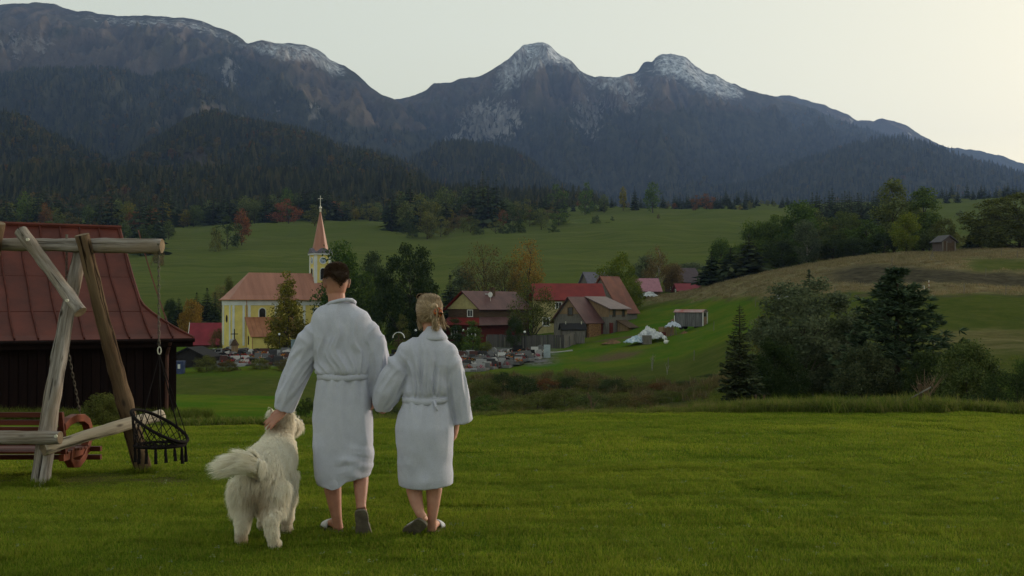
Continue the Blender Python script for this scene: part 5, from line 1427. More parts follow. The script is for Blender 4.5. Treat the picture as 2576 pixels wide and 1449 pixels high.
for s in (-1, 1):
    v = MB(); v.prism([(s * 3.7, -.46, .2), (s * 3.7, -.46, .45), (0, -.46, 4.12), (0, -.46, 3.86)], (0, .08, 0)); v.build('verge_board', M_WFRAME, eL)
eK = empty('shed', onground(474, 136), 'dark timber shed below the pink-red roof', 'shed', rz=R(-8))
wK = gable_house(eK, 4.8, 4, 1.3, 2.4, mat_plain('black_timber', (.030, .026, .026), (.016, .014, .014), 3, .9), M_BLACKR, None, .3)
b = MB(); b.box((0, 0, .65), (1.1, .9, 1.5)); b.box((0, 0, 1.42), (1.16, .96, .08)); 
tank = b.build('water_tank', paint('blue_plastic', (.055, .075, .16), .5)); tank.location = onground(452, 126); props(tank, 'blue plastic tank beside the dark timber shed', 'tank')
b = MB(); b.box((.1, -.47, .85), (.28, .04, .5)); b.build('label_plate', M_WFRAME, tank)

# ------------------------------------------------------------------ cemetery
STONES = [paint('granite_black', (.020, .020, .022), .25, .1, 6), paint('granite_dark', (.055, .055, .060), .35, .12, 6), paint('granite_grey', (.16, .16, .165), .5, .1, 6),
          paint('granite_pale', (.34, .34, .35), .6, .08, 6), paint('granite_red', (.095, .045, .040), .35, .1, 6), paint('marble', (.55, .54, .53), .6, .05, 6)]
SNAME = ['black polished', 'dark grey granite', 'grey granite', 'pale stone', 'reddish granite', 'white marble']
def head_shape(kind, w, h):
    t_ = .16
    m = MB()
    if kind == 0: m.box((0, 0, h / 2), (w, t_, h))
    elif kind == 1:
        m.prism([(-w / 2, -t_ / 2, 0), (w / 2, -t_ / 2, 0), (w / 2, -t_ / 2, h * .75)] + [(w / 2 * math.cos(math.pi * k / 8), -t_ / 2, h * .75 + h * .25 * math.sin(math.pi * k / 8)) for k in range(1, 8)] + [(-w / 2, -t_ / 2, h * .75)], (0, t_, 0))
    elif kind == 2:
        m.prism([(-w / 2, -t_ / 2, 0), (w / 2, -t_ / 2, 0), (w / 2, -t_ / 2, h * .7), (w * .2, -t_ / 2, h), (-w / 2, -t_ / 2, h * .82)], (0, t_, 0))
    else:
        m.box((0, 0, h * .5), (.13, .13, h)); m.box((0, 0, h * .72), (w * .7, .128, .13))
    return m
_hm = {}
def grave(x, d, rng, area):
    p = onground(x, d)
    si = rng.choices(range(6), [5, 5, 5, 3, 2, 2])[0]; kd = rng.choices(range(4), [5, 4, 3, 1])[0]
    kn = ['square headstone', 'round-topped headstone', 'slant-topped headstone', 'stone cross'][kd]
    e = empty('grave', p, '%s %s %s' % (SNAME[si], kn, area), 'grave', '%s graves, %s, %s' % (SNAME[si], kn, area), rz=rng.uniform(-.25, .25) + (0.15 if x < 900 else -.2))
    key = (si, kd)
    if key not in _hm:
        m1 = head_shape(kd, 1.0, 1.0).build('headstone', STONES[si]); m2 = MB(); m2.box((0, -.95, .12), (.95, 1.7, .24)); m2.box((0, -.95, .26), (.8, 1.5, .06)); m2 = m2.build('grave_slab', STONES[rng.choice([1, 2, 2, 3, si])])
        _hm[key] = (m1.data, m2.data); bpy.data.objects.remove(m1); bpy.data.objects.remove(m2)
    a = link(bpy.data.objects.new('headstone', _hm[key][0]), e); s = rng.uniform(.65, 1.0); a.scale = (s * rng.uniform(.75, 1.3), 1, s * rng.uniform(.9, 1.2)); a.location = (0, 0, .05)
    b_ = link(bpy.data.objects.new('grave_slab', _hm[key][1]), e)
    if rng.random() < .5:
        fl = link(bpy.data.objects.new('flowers', FLOW[rng.randrange(4)]), e); fl.location = (rng.uniform(-.3, .3), -.5 - .8 * rng.random(), .28)
    if rng.random() < .25:
        ln = link(bpy.data.objects.new('lantern', LANT), e); ln.location = (rng.uniform(-.35, .35), -.35, .28)
def blob_mesh(name, mat, n, r, seed):
    rg = np.random.default_rng(seed); c = rg.normal(size=(n, 3)) * r * np.array([1, 1, .6]) + np.array([0, 0, r * .9]); v, f = leaf_quads(rg, c, np.full(n, r * .9), .8); return np_mesh(name, v, f, mat, False)
FLOW = [blob_mesh('flowers', mat_leaf('flowers_%d' % i, [c, tuple(.6 * q for q in c), (.05, .09, .02)]), 40, .20, i) for i, c in enumerate([(.50, .05, .03), (.75, .72, .66), (.55, .22, .03), (.45, .10, .16)])]
_lm = MB(); _lm.box((0, 0, .12), (.12, .12, .24)); _lm.box((0, 0, .27), (.16, .16, .05), taper=.5); _lo = _lm.build('lantern', paint('lantern_red', (.35, .04, .02), .4)); LANT = _lo.data; bpy.data.objects.remove(_lo)
rg = random.Random(77)
for row, (d, x0, x1, n) in enumerate([(137.5, 560, 742, 20), (140.3, 548, 746, 22), (143.1, 540, 748, 23), (145.9, 536, 750, 24), (148.7, 533, 752, 24), (151.5, 531, 752, 22), (154.5, 533, 650, 13), (158, 536, 625, 10)]):
    for k in range(n):
        if rg.random() < .93: grave(x0 + (x1 - x0) * (k + rg.uniform(.2, .8)) / n, d + rg.uniform(-.7, .7), rg, 'in the cemetery below the church')
for row, (d, x0, x1, n) in enumerate([(128, 1165, 1225, 7), (130.5, 1164, 1250, 10), (133, 1160, 1285, 14), (135.5, 1158, 1315, 18), (138, 1156, 1340, 20), (140.5, 1156, 1362, 20), (143, 1155, 1374, 20)]):
    for k in range(n):
        if rg.random() < .9: grave(x0 + (x1 - x0) * (k + rg.uniform(.2, .8)) / n, d + rg.uniform(-.6, .6), rg, 'in the cemetery right of the woman')
for row, (d, x0, x1, n) in enumerate([(140, 985, 1075, 5), (145, 980, 1075, 5)]):
    for k in range(n): grave(x0 + (x1 - x0) * (k + rg.uniform(.2, .8)) / n, d + rg.uniform(-.6, .6), rg, 'between the man and the woman')

def lamp_post(x, d, h, lab):
    e = empty('lamp_post', onground(x, d), lab, 'lamp post')
    m = MB(); m.tube([(0, 0, -.3), (0, 0, h * .25), (0, 0, h - .3)], [.07, .05, .04], 8); m.build('pole', M_IRON, e)
    m = MB(); m.ball((0, 0, h - .12), .16, 12, 8); m.build('globe', M_LAMPW, e)
    m = MB(); m.tube([(0, 0, h - .36), (0, 0, h - .28)], [.06, .14], 8); m.build('collar', M_IRON, e)
lamp_post(1320, 143.5, 3.0, 'black lamp post with white globe at the plank fence')
lamp_post(703, 152, 3.2, 'black lamp post with white globe before the sacristy')
lamp_post(1165, 148, 3.0, 'lamp post with white globe by the dark thuja')
lamp_post(1046, 150, 3.4, 'lamp post with white globe behind the woman')
# wayside cross under a bent roof
e = empty('wayside_cross', onground(1003, 146), 'wooden wayside cross under a white arched roof', 'cross')
m = MB(); m.box((0, 0, 1.3), (.16, .16, 3.0)); m.build('upright', M_BRNW, e)
m = MB(); m.box((0, 0, 2.0), (1.1, .14, .16)); m.build('arm', M_BRNW, e)
m = MB(); arc = [(.72 * math.cos(math.pi * k / 12), 0, 2.35 + .72 * math.sin(math.pi * k / 12)) for k in range(13)]
m.loft([[(p[0], -.25, p[2]), (p[0], .25, p[2]), (p[0] * 1.12, .25, 2.35 + (p[2] - 2.35) * 1.12), (p[0] * 1.12, -.25, 2.35 + (p[2] - 2.35) * 1.12)] for p in arc]); m.build('arched_roof', M_WFRAME, e)
e = empty('crucifix', onground(590, 152), 'grey iron crucifix in front of the church apse', 'cross')
m = MB(); m.box((0, 0, .4), (.7, .5, .9)); m.build('plinth', STONES[3], e); m = MB(); m.box((0, 0, 2.3), (.12, .12, 3.0)); m.build('upright', M_IRON, e); m = MB(); m.box((0, 0, 3.1), (1.0, .11, .12)); m.build('arm', M_IRON, e)
e = empty('shrine', onground(591, 146), 'pointed brown wooden shrine among the graves', 'shrine')
m = MB(); m.box((0, 0, .8), (.75, .6, 1.7)); m.build('body', M_TANW, e); m = MB(); m.prism([(-.55, -.4, 1.6), (.55, -.4, 1.6), (0, -.4, 2.5)], (0, .8, 0)); m.build('roof', M_BRNW, e)
m = MB(); m.box((0, 0, 1.0), (1.5, 1.2, 2.1)); m.box((0, 0, 2.1), (1.6, 1.3, .1)); o = m.build('container', paint('blue_grey_paint', (.20, .27, .30), .6)); o.location = onground(747, 150); o.rotation_euler = (0, 0, .25); props(o, 'blue-grey metal container at the edge of the cemetery', 'container')
m = MB(); m.box((0, 0, .75), (.85, .2, 1.9)); o = m.build('memorial_stone', paint('pale_blue_stone', (.36, .42, .46), .6)); o.location = onground(1376, 141); props(o, 'tall pale blue-grey stone at the right end of the cemetery', 'stone')
m = MB(); m.prism([(-.25, -.25, 0), (.25, -.25, 0), (.25, .25, 0), (-.25, .25, 0)], (0, 0, 1.9)); m.ball((0, 0, 2.0), (.3, .3, .35), 10, 6); o = m.build('statue', STONES[3]); o.location = onground(583, 156); props(o, 'pale stone pillar statue at the foot of the apse', 'statue')
# concrete path above the right-hand graves
pts = [onground(x, 146.5 - (x - 1230) * .004) for x in range(1160, 1441, 10)]
m = MB(); m.loft([[p + Vector((0, -.6, .06)), p + Vector((0, .6, .10)), p + Vector((0, .6, -.3)), p + Vector((0, -.6, -.3))] for p in pts]); o = m.build('path', paint('concrete', (.30, .29, .28), .9)); props(o, 'narrow concrete path along the upper edge of the cemetery', 'path', kind='structure')

# ------------------------------------------------------------------ hut on wheels, sheets and clutter on the meadow
e = empty('trailer_hut', onground(1738, 154), 'grey boarded hut on wheels with a faded red roof', 'hut', rz=R(-26))
Lh, Wh, H0, H1 = 4.0, 2.3, .45, 2.45
m = MB(); m.box((0, 0, (H0 + H1) / 2), (Lh, Wh, H1 - H0)); hb = m.build('body', M_GRYW, e)
for k in range(14):
    m = MB(); m.box((-Lh / 2 + (k + .5) * Lh / 14, -Wh / 2 - .015, (H0 + H1) / 2), (Lh / 14 * .94, .03, H1 - H0 - .02)); m.build('board', mat_plain('grey_hut_boards', (.16, .16, .165), (.085, .085, .09), 2, .9, rnd=.2, stretch=(5, 5, .4)) if k == 0 else bpy.data.materials['grey_hut_boards'], hb)
m = MB(); m.loft([[(x, -Wh / 2 - .18, H1), (x, -.4, H1 + .38), (x, .4, H1 + .38), (x, Wh / 2 + .18, H1), (x, Wh / 2 + .18, H1 - .05), (x, .4, H1 + .33), (x, -.4, H1 + .33), (x, -Wh / 2 - .18, H1 - .05)] for x in (-Lh / 2 - .15, Lh / 2 + .15)]); m.build('roof', mat_plain('faded_red_roof', (.30, .10, .085), (.36, .30, .30), .7, .7, .2, .2, .02, 5), e)
m = MB(); m.prism([(Lh / 2 + .01, -Wh / 2, H1), (Lh / 2 + .01, Wh / 2, H1), (Lh / 2 + .01, .4, H1 + .34), (Lh / 2 + .01, -.4, H1 + .34)], (.03, 0, 0)); m.build('gable', M_GRYW, e)
for y in (-Wh / 2 + .06, Wh / 2 - .06): m = MB(); m.box((Lh / 2 + .04, y, (H0 + H1) / 2), (.08, .2, H1 - H0)); m.build('corner_post', M_WFRAME, e)
m = MB(); m.box((-Lh / 2 - .02, -Wh / 2 - .02, (H0 + H1) / 2 - .2), (.1, .12, 1.4)); m.build('corner_post', M_WFRAME, e)
m = MB(); m.box((Lh / 2 + .03, .1, H0 + .65), (.06, 1.3, 1.3)); m.build('door', M_TANW, e)
m = MB(); m.box((Lh / 2 + .04, -.1, H1 - .35), (.07, .8, .45)); m.build('hatch', M_DARKW, e)
for x in (-1.1, 1.1):
    for y in (-1, 1):
        m = MB(); m.prism([(x + .32 * math.cos(2 * math.pi * k / 14), y - .09, .32 + .32 * math.sin(2 * math.pi * k / 14)) for k in range(14)], (0, .18, 0)); m.build('wheel', M_BLACKR, e)
m = MB(); m.tube([(-Lh / 2, 0, H0), (-Lh / 2 - 1.1, 0, .3)], .05, 6); m.build('drawbar', M_IRON, e)

def sheet(name, x, d, w, l, h, mat, lab, seed, cat='tarpaulin', rz=0.0):
    rg2 = np.random.default_rng(seed); n = 26
    u, v = np.meshgrid(np.linspace(-1, 1, n), np.linspace(-1, 1, n))
    z = h * (.35 + .65 * np.exp(-(u ** 2 + v ** 2) * 1.6)) + .22 * h * fbm(u * 2.2 + seed, v * 2.2, 4, seed) 
    edge = np.maximum(np.abs(u), np.abs(v)) ** 6
    z = z * (1 - .55 * edge * (.5 + vnoise(u * 4, v * 4, seed + 3)))
    V = np.stack([u * w / 2 * (1 + .12 * vnoise(v * 3, u * 2, seed)), v * l / 2 * (1 + .12 * vnoise(u * 3, v, seed + 1)), np.maximum(z, .05)], -1).reshape(-1, 3)
    o = link(bpy.data.objects.new(name, np_mesh(name, V, grid_faces(n, n), mat, True))); o.location = onground(x, d); o.rotation_euler = (0, 0, rz)
    md = o.modifiers.new('thick', 'SOLIDIFY'); md.thickness = .03
    return props(o, lab, cat)
M_TARP = mat_plain('white_tarp', (.62, .63, .64), (.26, .28, .30), 2.2, .5, .4, .3, .03, 6)
M_BTARP = mat_plain('blue_white_tarp', (.60, .66, .70), (.14, .26, .38), 2.6, .5, .4, .3, .03, 6)
sheet('tarpaulin', 1600, 146, 2.9, 2.4, 1.1, M_BTARP, 'blue and white plastic sheet heaped on the meadow pile', 3, rz=.2)
sheet('tarpaulin', 1632, 148, 2.8, 2.4, 1.9, M_TARP, 'crumpled white sheet over the top of the meadow pile', 4)
sheet('tarpaulin', 1655, 146, 2.2, 1.4, 1.2, M_TARP, 'white sheet trailing right from the meadow pile', 5)
sheet('tarpaulin', 1631, 232, 4.2, 2.4, 1.5, M_TARP, 'white covered heap far behind, beside the village', 6)
sheet('tarpaulin', 1693, 150, 2.1, 1.3, 1.0, mat_plain('bluish_tarp', (.52, .56, .66), (.34, .38, .46), 3, .5), 'bluish-white sheet draped on a stand left of the hut', 7).location.z += .9
st = empty('trestle', onground(1694, 150), 'thin stand under the bluish-white sheet', 'stand')
for sx in (-.4, .4):
    m = MB(); m.tube([(sx, 0, -.1), (sx * .5, 0, 1.3)], .05, 6); m.build('leg', M_GRYW, st)
m = MB(); m.box((0, 0, 1.28), (1.2, .5, .06)); m.build('top', M_GRYW, st)
def crate(x, d, dim, mat, lab, rz, n=4):
    e = empty('crate', onground(x, d), lab, 'crate', rz=rz); w, l, h = dim
    m = MB(); m.box((0, 0, h / 2), (w, l, h)); m.build('body', mat, e)
    for k in range(n):
        m = MB(); m.box((0, -l / 2 - .02, h * (k + .5) / n), (w, .04, h / n * .82)); m.build('slat', mat, e)
crate(1676, 152, (1.7, 1.3, 1.35), M_TANW, 'large tan wooden crate behind the white sheets', .35, 5)
crate(1627, 145, (1.1, .9, 1.2), M_GRYW, 'grey wooden box in front of the white sheets', .1)
crate(1664, 149, (.8, .8, .8), M_REDW, 'small reddish box between sheet and crate', .5, 3)
# white goose-shaped garden figure
m = MB(); m.ball((0, 0, .35), (.30, .22, .28), 10, 8); m.tube([(-.12, 0, .5), (-.22, 0, .75), (-.16, 0, .95), (-.22, 0, 1.0)], [.10, .07, .07, .04], 8); m.tube([(.2, 0, .4), (.42, 0, .5)], [.12, .03], 6)
o = m.build('garden_figure', M_WFRAME, smooth=True); o.location = onground(1675, 141); props(o, 'small white bird-shaped figure below the pile', 'figure')
# mounds of bare soil
def mound(x, d, w, h, mat, lab):
    n = 22; u, v = np.meshgrid(np.linspace(-1, 1, n), np.linspace(-1, 1, n)); r = np.sqrt(u * u + v * v)
    z = h * np.clip(1 - r, 0, 1) ** .8 * (1 + .3 * fbm(u * 3 + x, v * 3, 3, 5)) - .1
    o = link(bpy.data.objects.new('soil_heap', np_mesh('soil_heap', np.stack([u * w / 2, v * w / 3, z], -1).reshape(-1, 3), grid_faces(n, n), mat, True))); o.location = onground(x, d)
    return props(o, lab, 'heap')
M_SOIL = mat_plain('bare_soil', (.20, .12, .065), (.11, .070, .040), 2, .95, .1, .8, .08, 6)
mound(1722 - 180, 152, 3.2, .55, M_SOIL, 'low heap of bare soil left of the white sheets')
mound(1706, 172, 2.6, .8, M_SOIL, 'rusty heap of soil behind the bluish-white sheet')
mound(1722, 148, 1.2, .4, M_SOIL, 'little heap of earth below the hut wheels')

# ------------------------------------------------------------------ on the right-hand hill
hT = onground(2388, 196)
HT = empty('wooden_shed', hT, 'small old wooden shed with tin roof on the hill', 'shed', rz=R(14))
wT = gable_house(HT, 2.8, 2.8, 2.0, 3.0, mat_plain('old_shed_boards', (.125, .10, .095), (.070, .056, .054), 2.5, .9, .15, .5, .02, 9, stretch=(5, 5, .35)), paint('tin_roof', (.085, .080, .085), .6), None, .4)
m = MB(); m.box((.1, -.03, .85), (1.0, .08, 1.7)); m.build('door', M_BRNW, wT)
for k in range(10):
    if 3 < k < 7: continue
    m = MB(); m.box((-1.4 + (k + .5) * .28, -.03, 1.0), (.25, .05, 1.95)); m.build('board', M_GRYW if k % 3 == 0 else M_BRNW, wT)
# goal frame and striped pole
g0 = onground(2314, 134)
GO = empty('goal_frame', g0, 'small white goal frame on the grassy slope', 'goal')
for sx in (-.55, .55): m = MB(); m.box((sx, 0, .25), (.07, .07, .7)); m.build('post', M_WFRAME, GO)
m = MB(); m.box((0, 0, .60), (1.17, .071, .071)); m.build('crossbar', M_WFRAME, GO)
m = MB(); m.box((0, .5, .0), (1.1, .05, .05)); m.build('ground_bar', M_WFRAME, GO)
PO = empty('marker_pole', onground(2337, 135), 'thin red and white marker pole beside the goal frame', 'pole')
for k in range(5):
    m = MB(); m.tube([(0, 0, .25 * k), (0, 0, .25 * k + .25)], .035, 6); m.build('band', M_RROOF if k % 2 else M_WFRAME, PO)
m = MB(); m.loft([[(1.7 * math.cos(2 * math.pi * k / 24) * s_, .9 * math.sin(2 * math.pi * k / 24) * s_, z_) for k in range(24)] for z_, s_ in ((-.4, 1.05), (.35, 1.0), (.5, .9))]); o = m.build('water_basin', paint('grey_concrete', (.33, .34, .35), .8)); o.location = onground(1984, 148); props(o, 'flat round grey concrete basin on the slope', 'basin')
TP = empty('tripod', onground(2346, 170), 'little pole tripod standing on the hilltop grass', 'tripod')
for k in range(3):
    m = MB(); m.tube([(.5 * math.cos(2.1 * k), .5 * math.sin(2.1 * k), -.1), (-.05 * math.cos(2.1 * k), -.05 * math.sin(2.1 * k), 1.3)], .035, 5); m.build('leg', M_GRYW, TP)
# thin stakes of the pasture fences
k0 = 0
for x, d in [(2244, 168), (2480, 150), (2425, 128), (2530, 128), (2590, 150), (1795, 142), (1900, 150), (1950, 146), (1985, 140), (2100, 138), (1640, 118), (1680, 116), (1745, 118), (2200, 136), (2560, 172), (2520, 176)]:
    m = MB(); m.tube([(0, 0, -.2), (.04, 0, 1.15)], .04, 5); o = m.build('fence_stake', M_GRYW); o.location = onground(x, d); props(o, 'thin weathered stake of the pasture fence on the slope', 'stake', 'pasture fence stakes')
# pale bare sapling in the meadow
def bare_shrub(name, x, d, h, n, mat, lab, seed, cat='shrub', lean=.25):
    rg3 = random.Random(seed); e = empty(name, onground(x, d), lab, cat)
    for k in range(n):
        a = rg3.uniform(0, 6.28); l = h * rg3.uniform(.55, 1); q = Vector((math.cos(a), math.sin(a), 0)) * lean * l * rg3.uniform(.3, 1)
        m = MB(); m.tube([(0, 0, -.05), q * .35 + Vector((0, 0, l * .5)), q + Vector((rg3.uniform(-.1, .1) * h, 0, l))], [.012 * h + .004, .008 * h + .003, .003], 5)
        for j in range(3):
            s0 = q * .5 + Vector((0, 0, l * rg3.uniform(.45, .8))); m.tube([s0, s0 + Vector((rg3.uniform(-.25, .25) * l, rg3.uniform(-.2, .2) * l, .22 * l))], [.005 * h + .002, .002], 4)
        m.build('stem', mat, e)
    return e
bare_shrub('bare_sapling', 1640, 116, 1.9, 5, M_BIRCH, 'pale leafless sapling standing in the green meadow', 3, 'sapling', .3)
bare_shrub('bare_sapling', 1678, 112, 1.5, 3, M_BIRCH, 'short pale leafless sapling lower in the meadow', 4, 'sapling', .3)
# ================================================================== the red-roofed barn on the left
M_BARNR = mat_plain('rust_red_sheet', (.112, .026, .017), (.066, .016, .011), 1.1, .5, .4, .25, .02, 5, rnd=.10)
M_BARNW = mat_plain('dark_stained_boards', (.014, .007, .006), (.007, .0035, .0035), 2, .85, .2, .5, .01, 12, rnd=.2, stretch=(6, 6, .5))
M_SEAM = mat_plain('roof_seam', (.085, .021, .014), (.045, .012, .009), 4, .6)
bo = Vector((-8.70, 30.0, 0.0))
BARN = empty('barn', bo, 'dark wooden barn with a rust-red standing-seam roof', 'barn', rz=R(30))
ZE, ZR, YR, XG = .68, 3.92, 4.78, -1.078
def rz_(y):                                  # slightly bell-cast slope
    f = y / YR
    return ZE + (ZR - ZE) * (0.80 * f + 0.20 * f * f)
def right_edge(y):
    if y >= 1.7: return XG
    return XG * (1 - (1 - y / 1.7) ** 1.35)
courses = [0.0, 1.25, 2.75, YR]
pw = .56
xs_ = [0.0]
while xs_[-1] > -14: xs_.append(xs_[-1] - pw)
base_roof = MB(); ys = [YR * k / 12 for k in range(13)]
base_roof.loft([[(-14, y, rz_(y) - .10), (right_edge(y), y, rz_(y) - .10), (right_edge(y), y, rz_(y) - .03), (-14, y, rz_(y) - .03)] for y in ys]); br = base_roof.build('roof', M_BARNR, BARN)
for i in range(len(xs_) - 1):
    for c in range(3):
        y0, y1 = courses[c] + (.012 if c else -.05), courses[c + 1] - .012
        rows_ = []
        for k in range(6):
            y = y0 + (y1 - y0) * k / 5
            xr = min(xs_[i] - .02, right_edge(max(y, 0)) - .015); xl = xs_[i + 1] + .02
            if xr - xl < .03: xr = xl + .03
            z = rz_(max(y, 0)) + .004 * (c % 2)
            rows_.append([(xl, y, z), (xr, y, z), (xr, y, z - .026), (xl, y, z - .026)])
        m = MB(); m.loft(rows_); m.build('roof_panel', M_BARNR, br)
    m = MB(); X_ = xs_[i] if i else None
    if X_ is not None:
        yy = [YR * k / 8 for k in range(9) if right_edge(YR * k / 8) > X_ - .01] or []
        yy = [y for y in [YR * k / 16 for k in range(17)] if right_edge(y) >= X_ - .001]
        if len(yy) > 1: m.tube([(X_ + .012 * math.sin(3.1 * y + i), y, rz_(y) + .03) for y in yy], .030, 5); m.build('seam', M_SEAM, br)
m = MB(); m.tube([(right_edge(y) + .01, y, rz_(y) + .015) for y in [YR * k / 16 for k in range(17)]], .035, 6); m.build('verge_trim', M_BARNR, br)
m = MB(); m.tube([(-14, YR, ZR + .03), (XG + .05, YR, ZR + .03)], .07, 6); m.build('ridge_cap', M_BARNR, br)
# back slope and the skirt over the gable end
m = MB(); m.loft([[(-14, 2 * YR - y, rz_(y) - .10), (right_edge(y), 2 * YR - y, rz_(y) - .10), (right_edge(y), 2 * YR - y, rz_(y)), (-14, 2 * YR - y, rz_(y))] for y in ys]); m.build('back_roof', M_BARNR, BARN)
sk = [[(right_edge(y), y, rz_(y) - .02), (right_edge(y), 2 * YR - y, rz_(y) - .02)] for y in [1.7 * k / 8 for k in range(9)]]
m = MB(); m.loft(sk, cap=False, closed=False); m.build('end_skirt_roof', M_BARNR, BARN)
m = MB(); m.tube([(-14, -.05, ZE - .06), (.02, -.05, ZE - .06)], .055, 6); m.build('gutter', M_BARNW, BARN)
m = MB(); m.box((-7, .06, ZE - .14), (14, .05, .2)); m.build('fascia', M_BARNW, BARN)
wx0, wx1, wy0, wz0 = -13.8, -.34, .48, -2.4
m = MB(); m.box(((wx0 + wx1) / 2, wy0 + 4.2, (wz0 + ZE) / 2), (wx1 - wx0, 8.4, ZE - wz0 - .02)); bw_ = m.build('wall', M_BARNW, BARN)
m = MB(); m.prism([(XG - .05, wy0 + 1.2, ZE + .6), (XG - .05, 2 * YR - wy0 - 1.2, ZE + .6), (XG - .05, YR, ZR - .15)], (-.1, 0, 0)); m.build('gable_wall', M_BARNW, BARN)
bm_ = None; k = 0; x = wx1
while x > wx0 + .3:
    if bm_ is None:
        m = MB(); m.box((0, 0, 0), (.20, .035, ZE - wz0 - .12)); ob = m.build('board', M_BARNW, bw_); bm_ = ob.data
    else: ob = link(bpy.data.objects.new('board', bm_), bw_)
    ob.location = (x - .11, wy0 - .018 - .006 * (k % 2), (wz0 + ZE) / 2 - .03); x -= .222; k += 1
m = MB(); m.tube([(-.62, -.03, ZE - .1), (-.62, .38, ZE - .45), (-.62, .40, wz0 + .3)], .05, 8); m.build('downpipe', mat_plain('brown_pipe', (.10, .045, .035), (.06, .03, .024), 3, .4), BARN)

# ================================================================== log swing frame
def mat_log(name, c1, c2, c3):
    t = NT(name); co = t.coord()
    g = t.noise(t.mapping(co, (16, 16, .9)), 2.2, 6, .7)
    big = t.noise(t.mapping(co, (1.5, 1.5, .6)), 2.0, 3, .5)
    vor = t.n('ShaderNodeTexVoronoi'); t.l(t.mapping(co, (7, 7, 3.0)), vor.inputs['Vector']); vor.inputs['Scale'].default_value = 1.0
    knot = t.ramp(vor.outputs['Distance'], [(.05, 1), (.16, 0)])
    col = t.mix(t.ramp(g, [(.32, 0), (.66, 1)]), c2, c1)
    col = t.mix(t.ramp(big, [(.42, 0), (.66, 1)]), col, c3)
    col = t.mix(knot, col, (.05, .036, .026))
    cr = t.noise(t.mapping(co, (14, 14, .35)), 2.0, 3, .6)
    crack = t.ramp(cr, [(.36, 1), (.41, 0)])
    col = t.mix(crack, col, tuple(k * .35 for k in c2))
    h = t.math('SUBTRACT', g, t.math('MULTIPLY', crack, .8))
    return t.bsdf(col, .9, .06, h, 1.0, .015)
M_LOG = mat_log('weathered_log', (.38, .345, .32), (.11, .092, .075), (.22, .16, .105))
M_LOGB = mat_log('brown_log', (.13, .085, .052), (.055, .034, .021), (.19, .135, .085))
M_LOGP = mat_log('peeled_log', (.46, .40, .32), (.30, .25, .19), (.40, .33, .24))
M_LOGEND = mat_plain('log_end_grain', (.24, .18, .12), (.12, .09, .06), 12, .9)
def log(name, p0, p1, r0, r1, mat, parent, seed, bend=.015, n=18, seg=44):
    p0, p1 = Vector(p0), Vector(p1); L = (p1 - p0).length; rg = np.random.default_rng(seed)
    ph = rg.random(4) * 6.28; V = []; _f, _a = np.meshgrid(np.linspace(0, 1, seg + 1), np.arange(n) * 2 * math.pi / n, indexing='ij'); kn = vnoise(_f * L * 6 + seed * 7, np.cos(_a) * 1.1 + 3, seed) * .5 + .5 * vnoise(_f * L * 6 + 50, np.sin(_a) * 1.1, seed + 1); kn = kn + .35 * vnoise(_f * L * 1.5, np.cos(_a) * 6 + np.sin(_a) * 4, seed + 2); 
    for i in range(seg + 1):
        f = i / seg
        for k in range(n):
            a = 2 * math.pi * k / n
            r = (r0 + (r1 - r0) * f) * (1 + .05 * math.sin(2 * a + ph[0] + 3 * f) + .03 * math.sin(3 * a + ph[1] - 5 * f) + .03 * math.sin(9 * f + ph[2]) + .16 * float(kn[i, k]))
            V.append((r * math.cos(a) + bend * math.sin(math.pi * f) * math.cos(ph[3]), r * math.sin(a) + bend * math.sin(math.pi * f) * math.sin(ph[3]), L * f))
    F = [tuple(q) for q in grid_faces(seg + 1, n, True)]
    me = bpy.data.meshes.new(name); me.from_pydata(V, [], F + [tuple(reversed(range(n))), tuple(seg * n + k for k in range(n))])
    me.materials.append(mat); me.materials.append(M_LOGEND)
    me.polygons.foreach_set('use_smooth', [True] * len(F) + [False, False]); me.polygons.foreach_set('material_index', [0] * len(F) + [1, 1]); me.update()
    o = link(bpy.data.objects.new(name, me), parent)
    o.rotation_mode = 'QUATERNION'; o.rotation_quaternion = (p1 - p0).to_track_quat('Z', 'Y'); o.location = p0 - (parent.location if parent else Vector())
    return o
YB = 10.1
ff = at(98, 1228, 9.6); rf = at(366, 1183, 10.55); top = at(207, 612, YB)
SW = empty('log_swing', Vector((-4.07, 10.1, gz(-4.07, 10.1))), 'rustic swing frame of weathered logs on the lawn', 'swing frame')
log('beam', at(-150, 612, 10.15), at(408, 619, 10.08), .052, .068, M_LOG, SW, 1, .01)
log('leg', ff + Vector((0, 0, -.08)), at(207, 612, 10.22), .082, .062, M_LOG, SW, 2, .03)
log('leg', rf + Vector((0, 0, -.05)), at(207, 590, 9.99), .080, .064, M_LOGB, SW, 3, .02)
log('brace', at(203, 786, 9.70), at(52, 580, 9.92), .060, .056, M_LOG, SW, 4, -.05)
log('rail', at(-150, 1106, 9.62), at(152, 1101, 9.60), .062, .060, M_LOG, SW, 5, .01)
log('rail', at(108, 1131, 9.60), at(408, 1044, 10.62), .055, .052, M_LOGP, SW, 6, .02)
# the far end of the frame, only its log tips reach into view
o2 = at(-40, 612, YB)
log('leg', at(-150, 1232, 9.6), at(-38, 612, 10.22), .08, .06, M_LOG, SW, 7, .03)
log('leg', at(60 - 190, 1186, 10.55), at(-4, 560, 9.99), .08, .062, M_LOGB, SW, 8, .02)
def bolt(p, parent): 
    m = MB(); m.tube([Vector(p), Vector(p) + Vector((0, -.02, 0))], .014, 8); return m.build('bolt', M_GOLD, parent, origin=parent.location)
bolt(at(71, 603, 9.85), SW); bolt(at(170, 756, 9.65), SW); bolt(at(142, 1097, 9.53), SW)

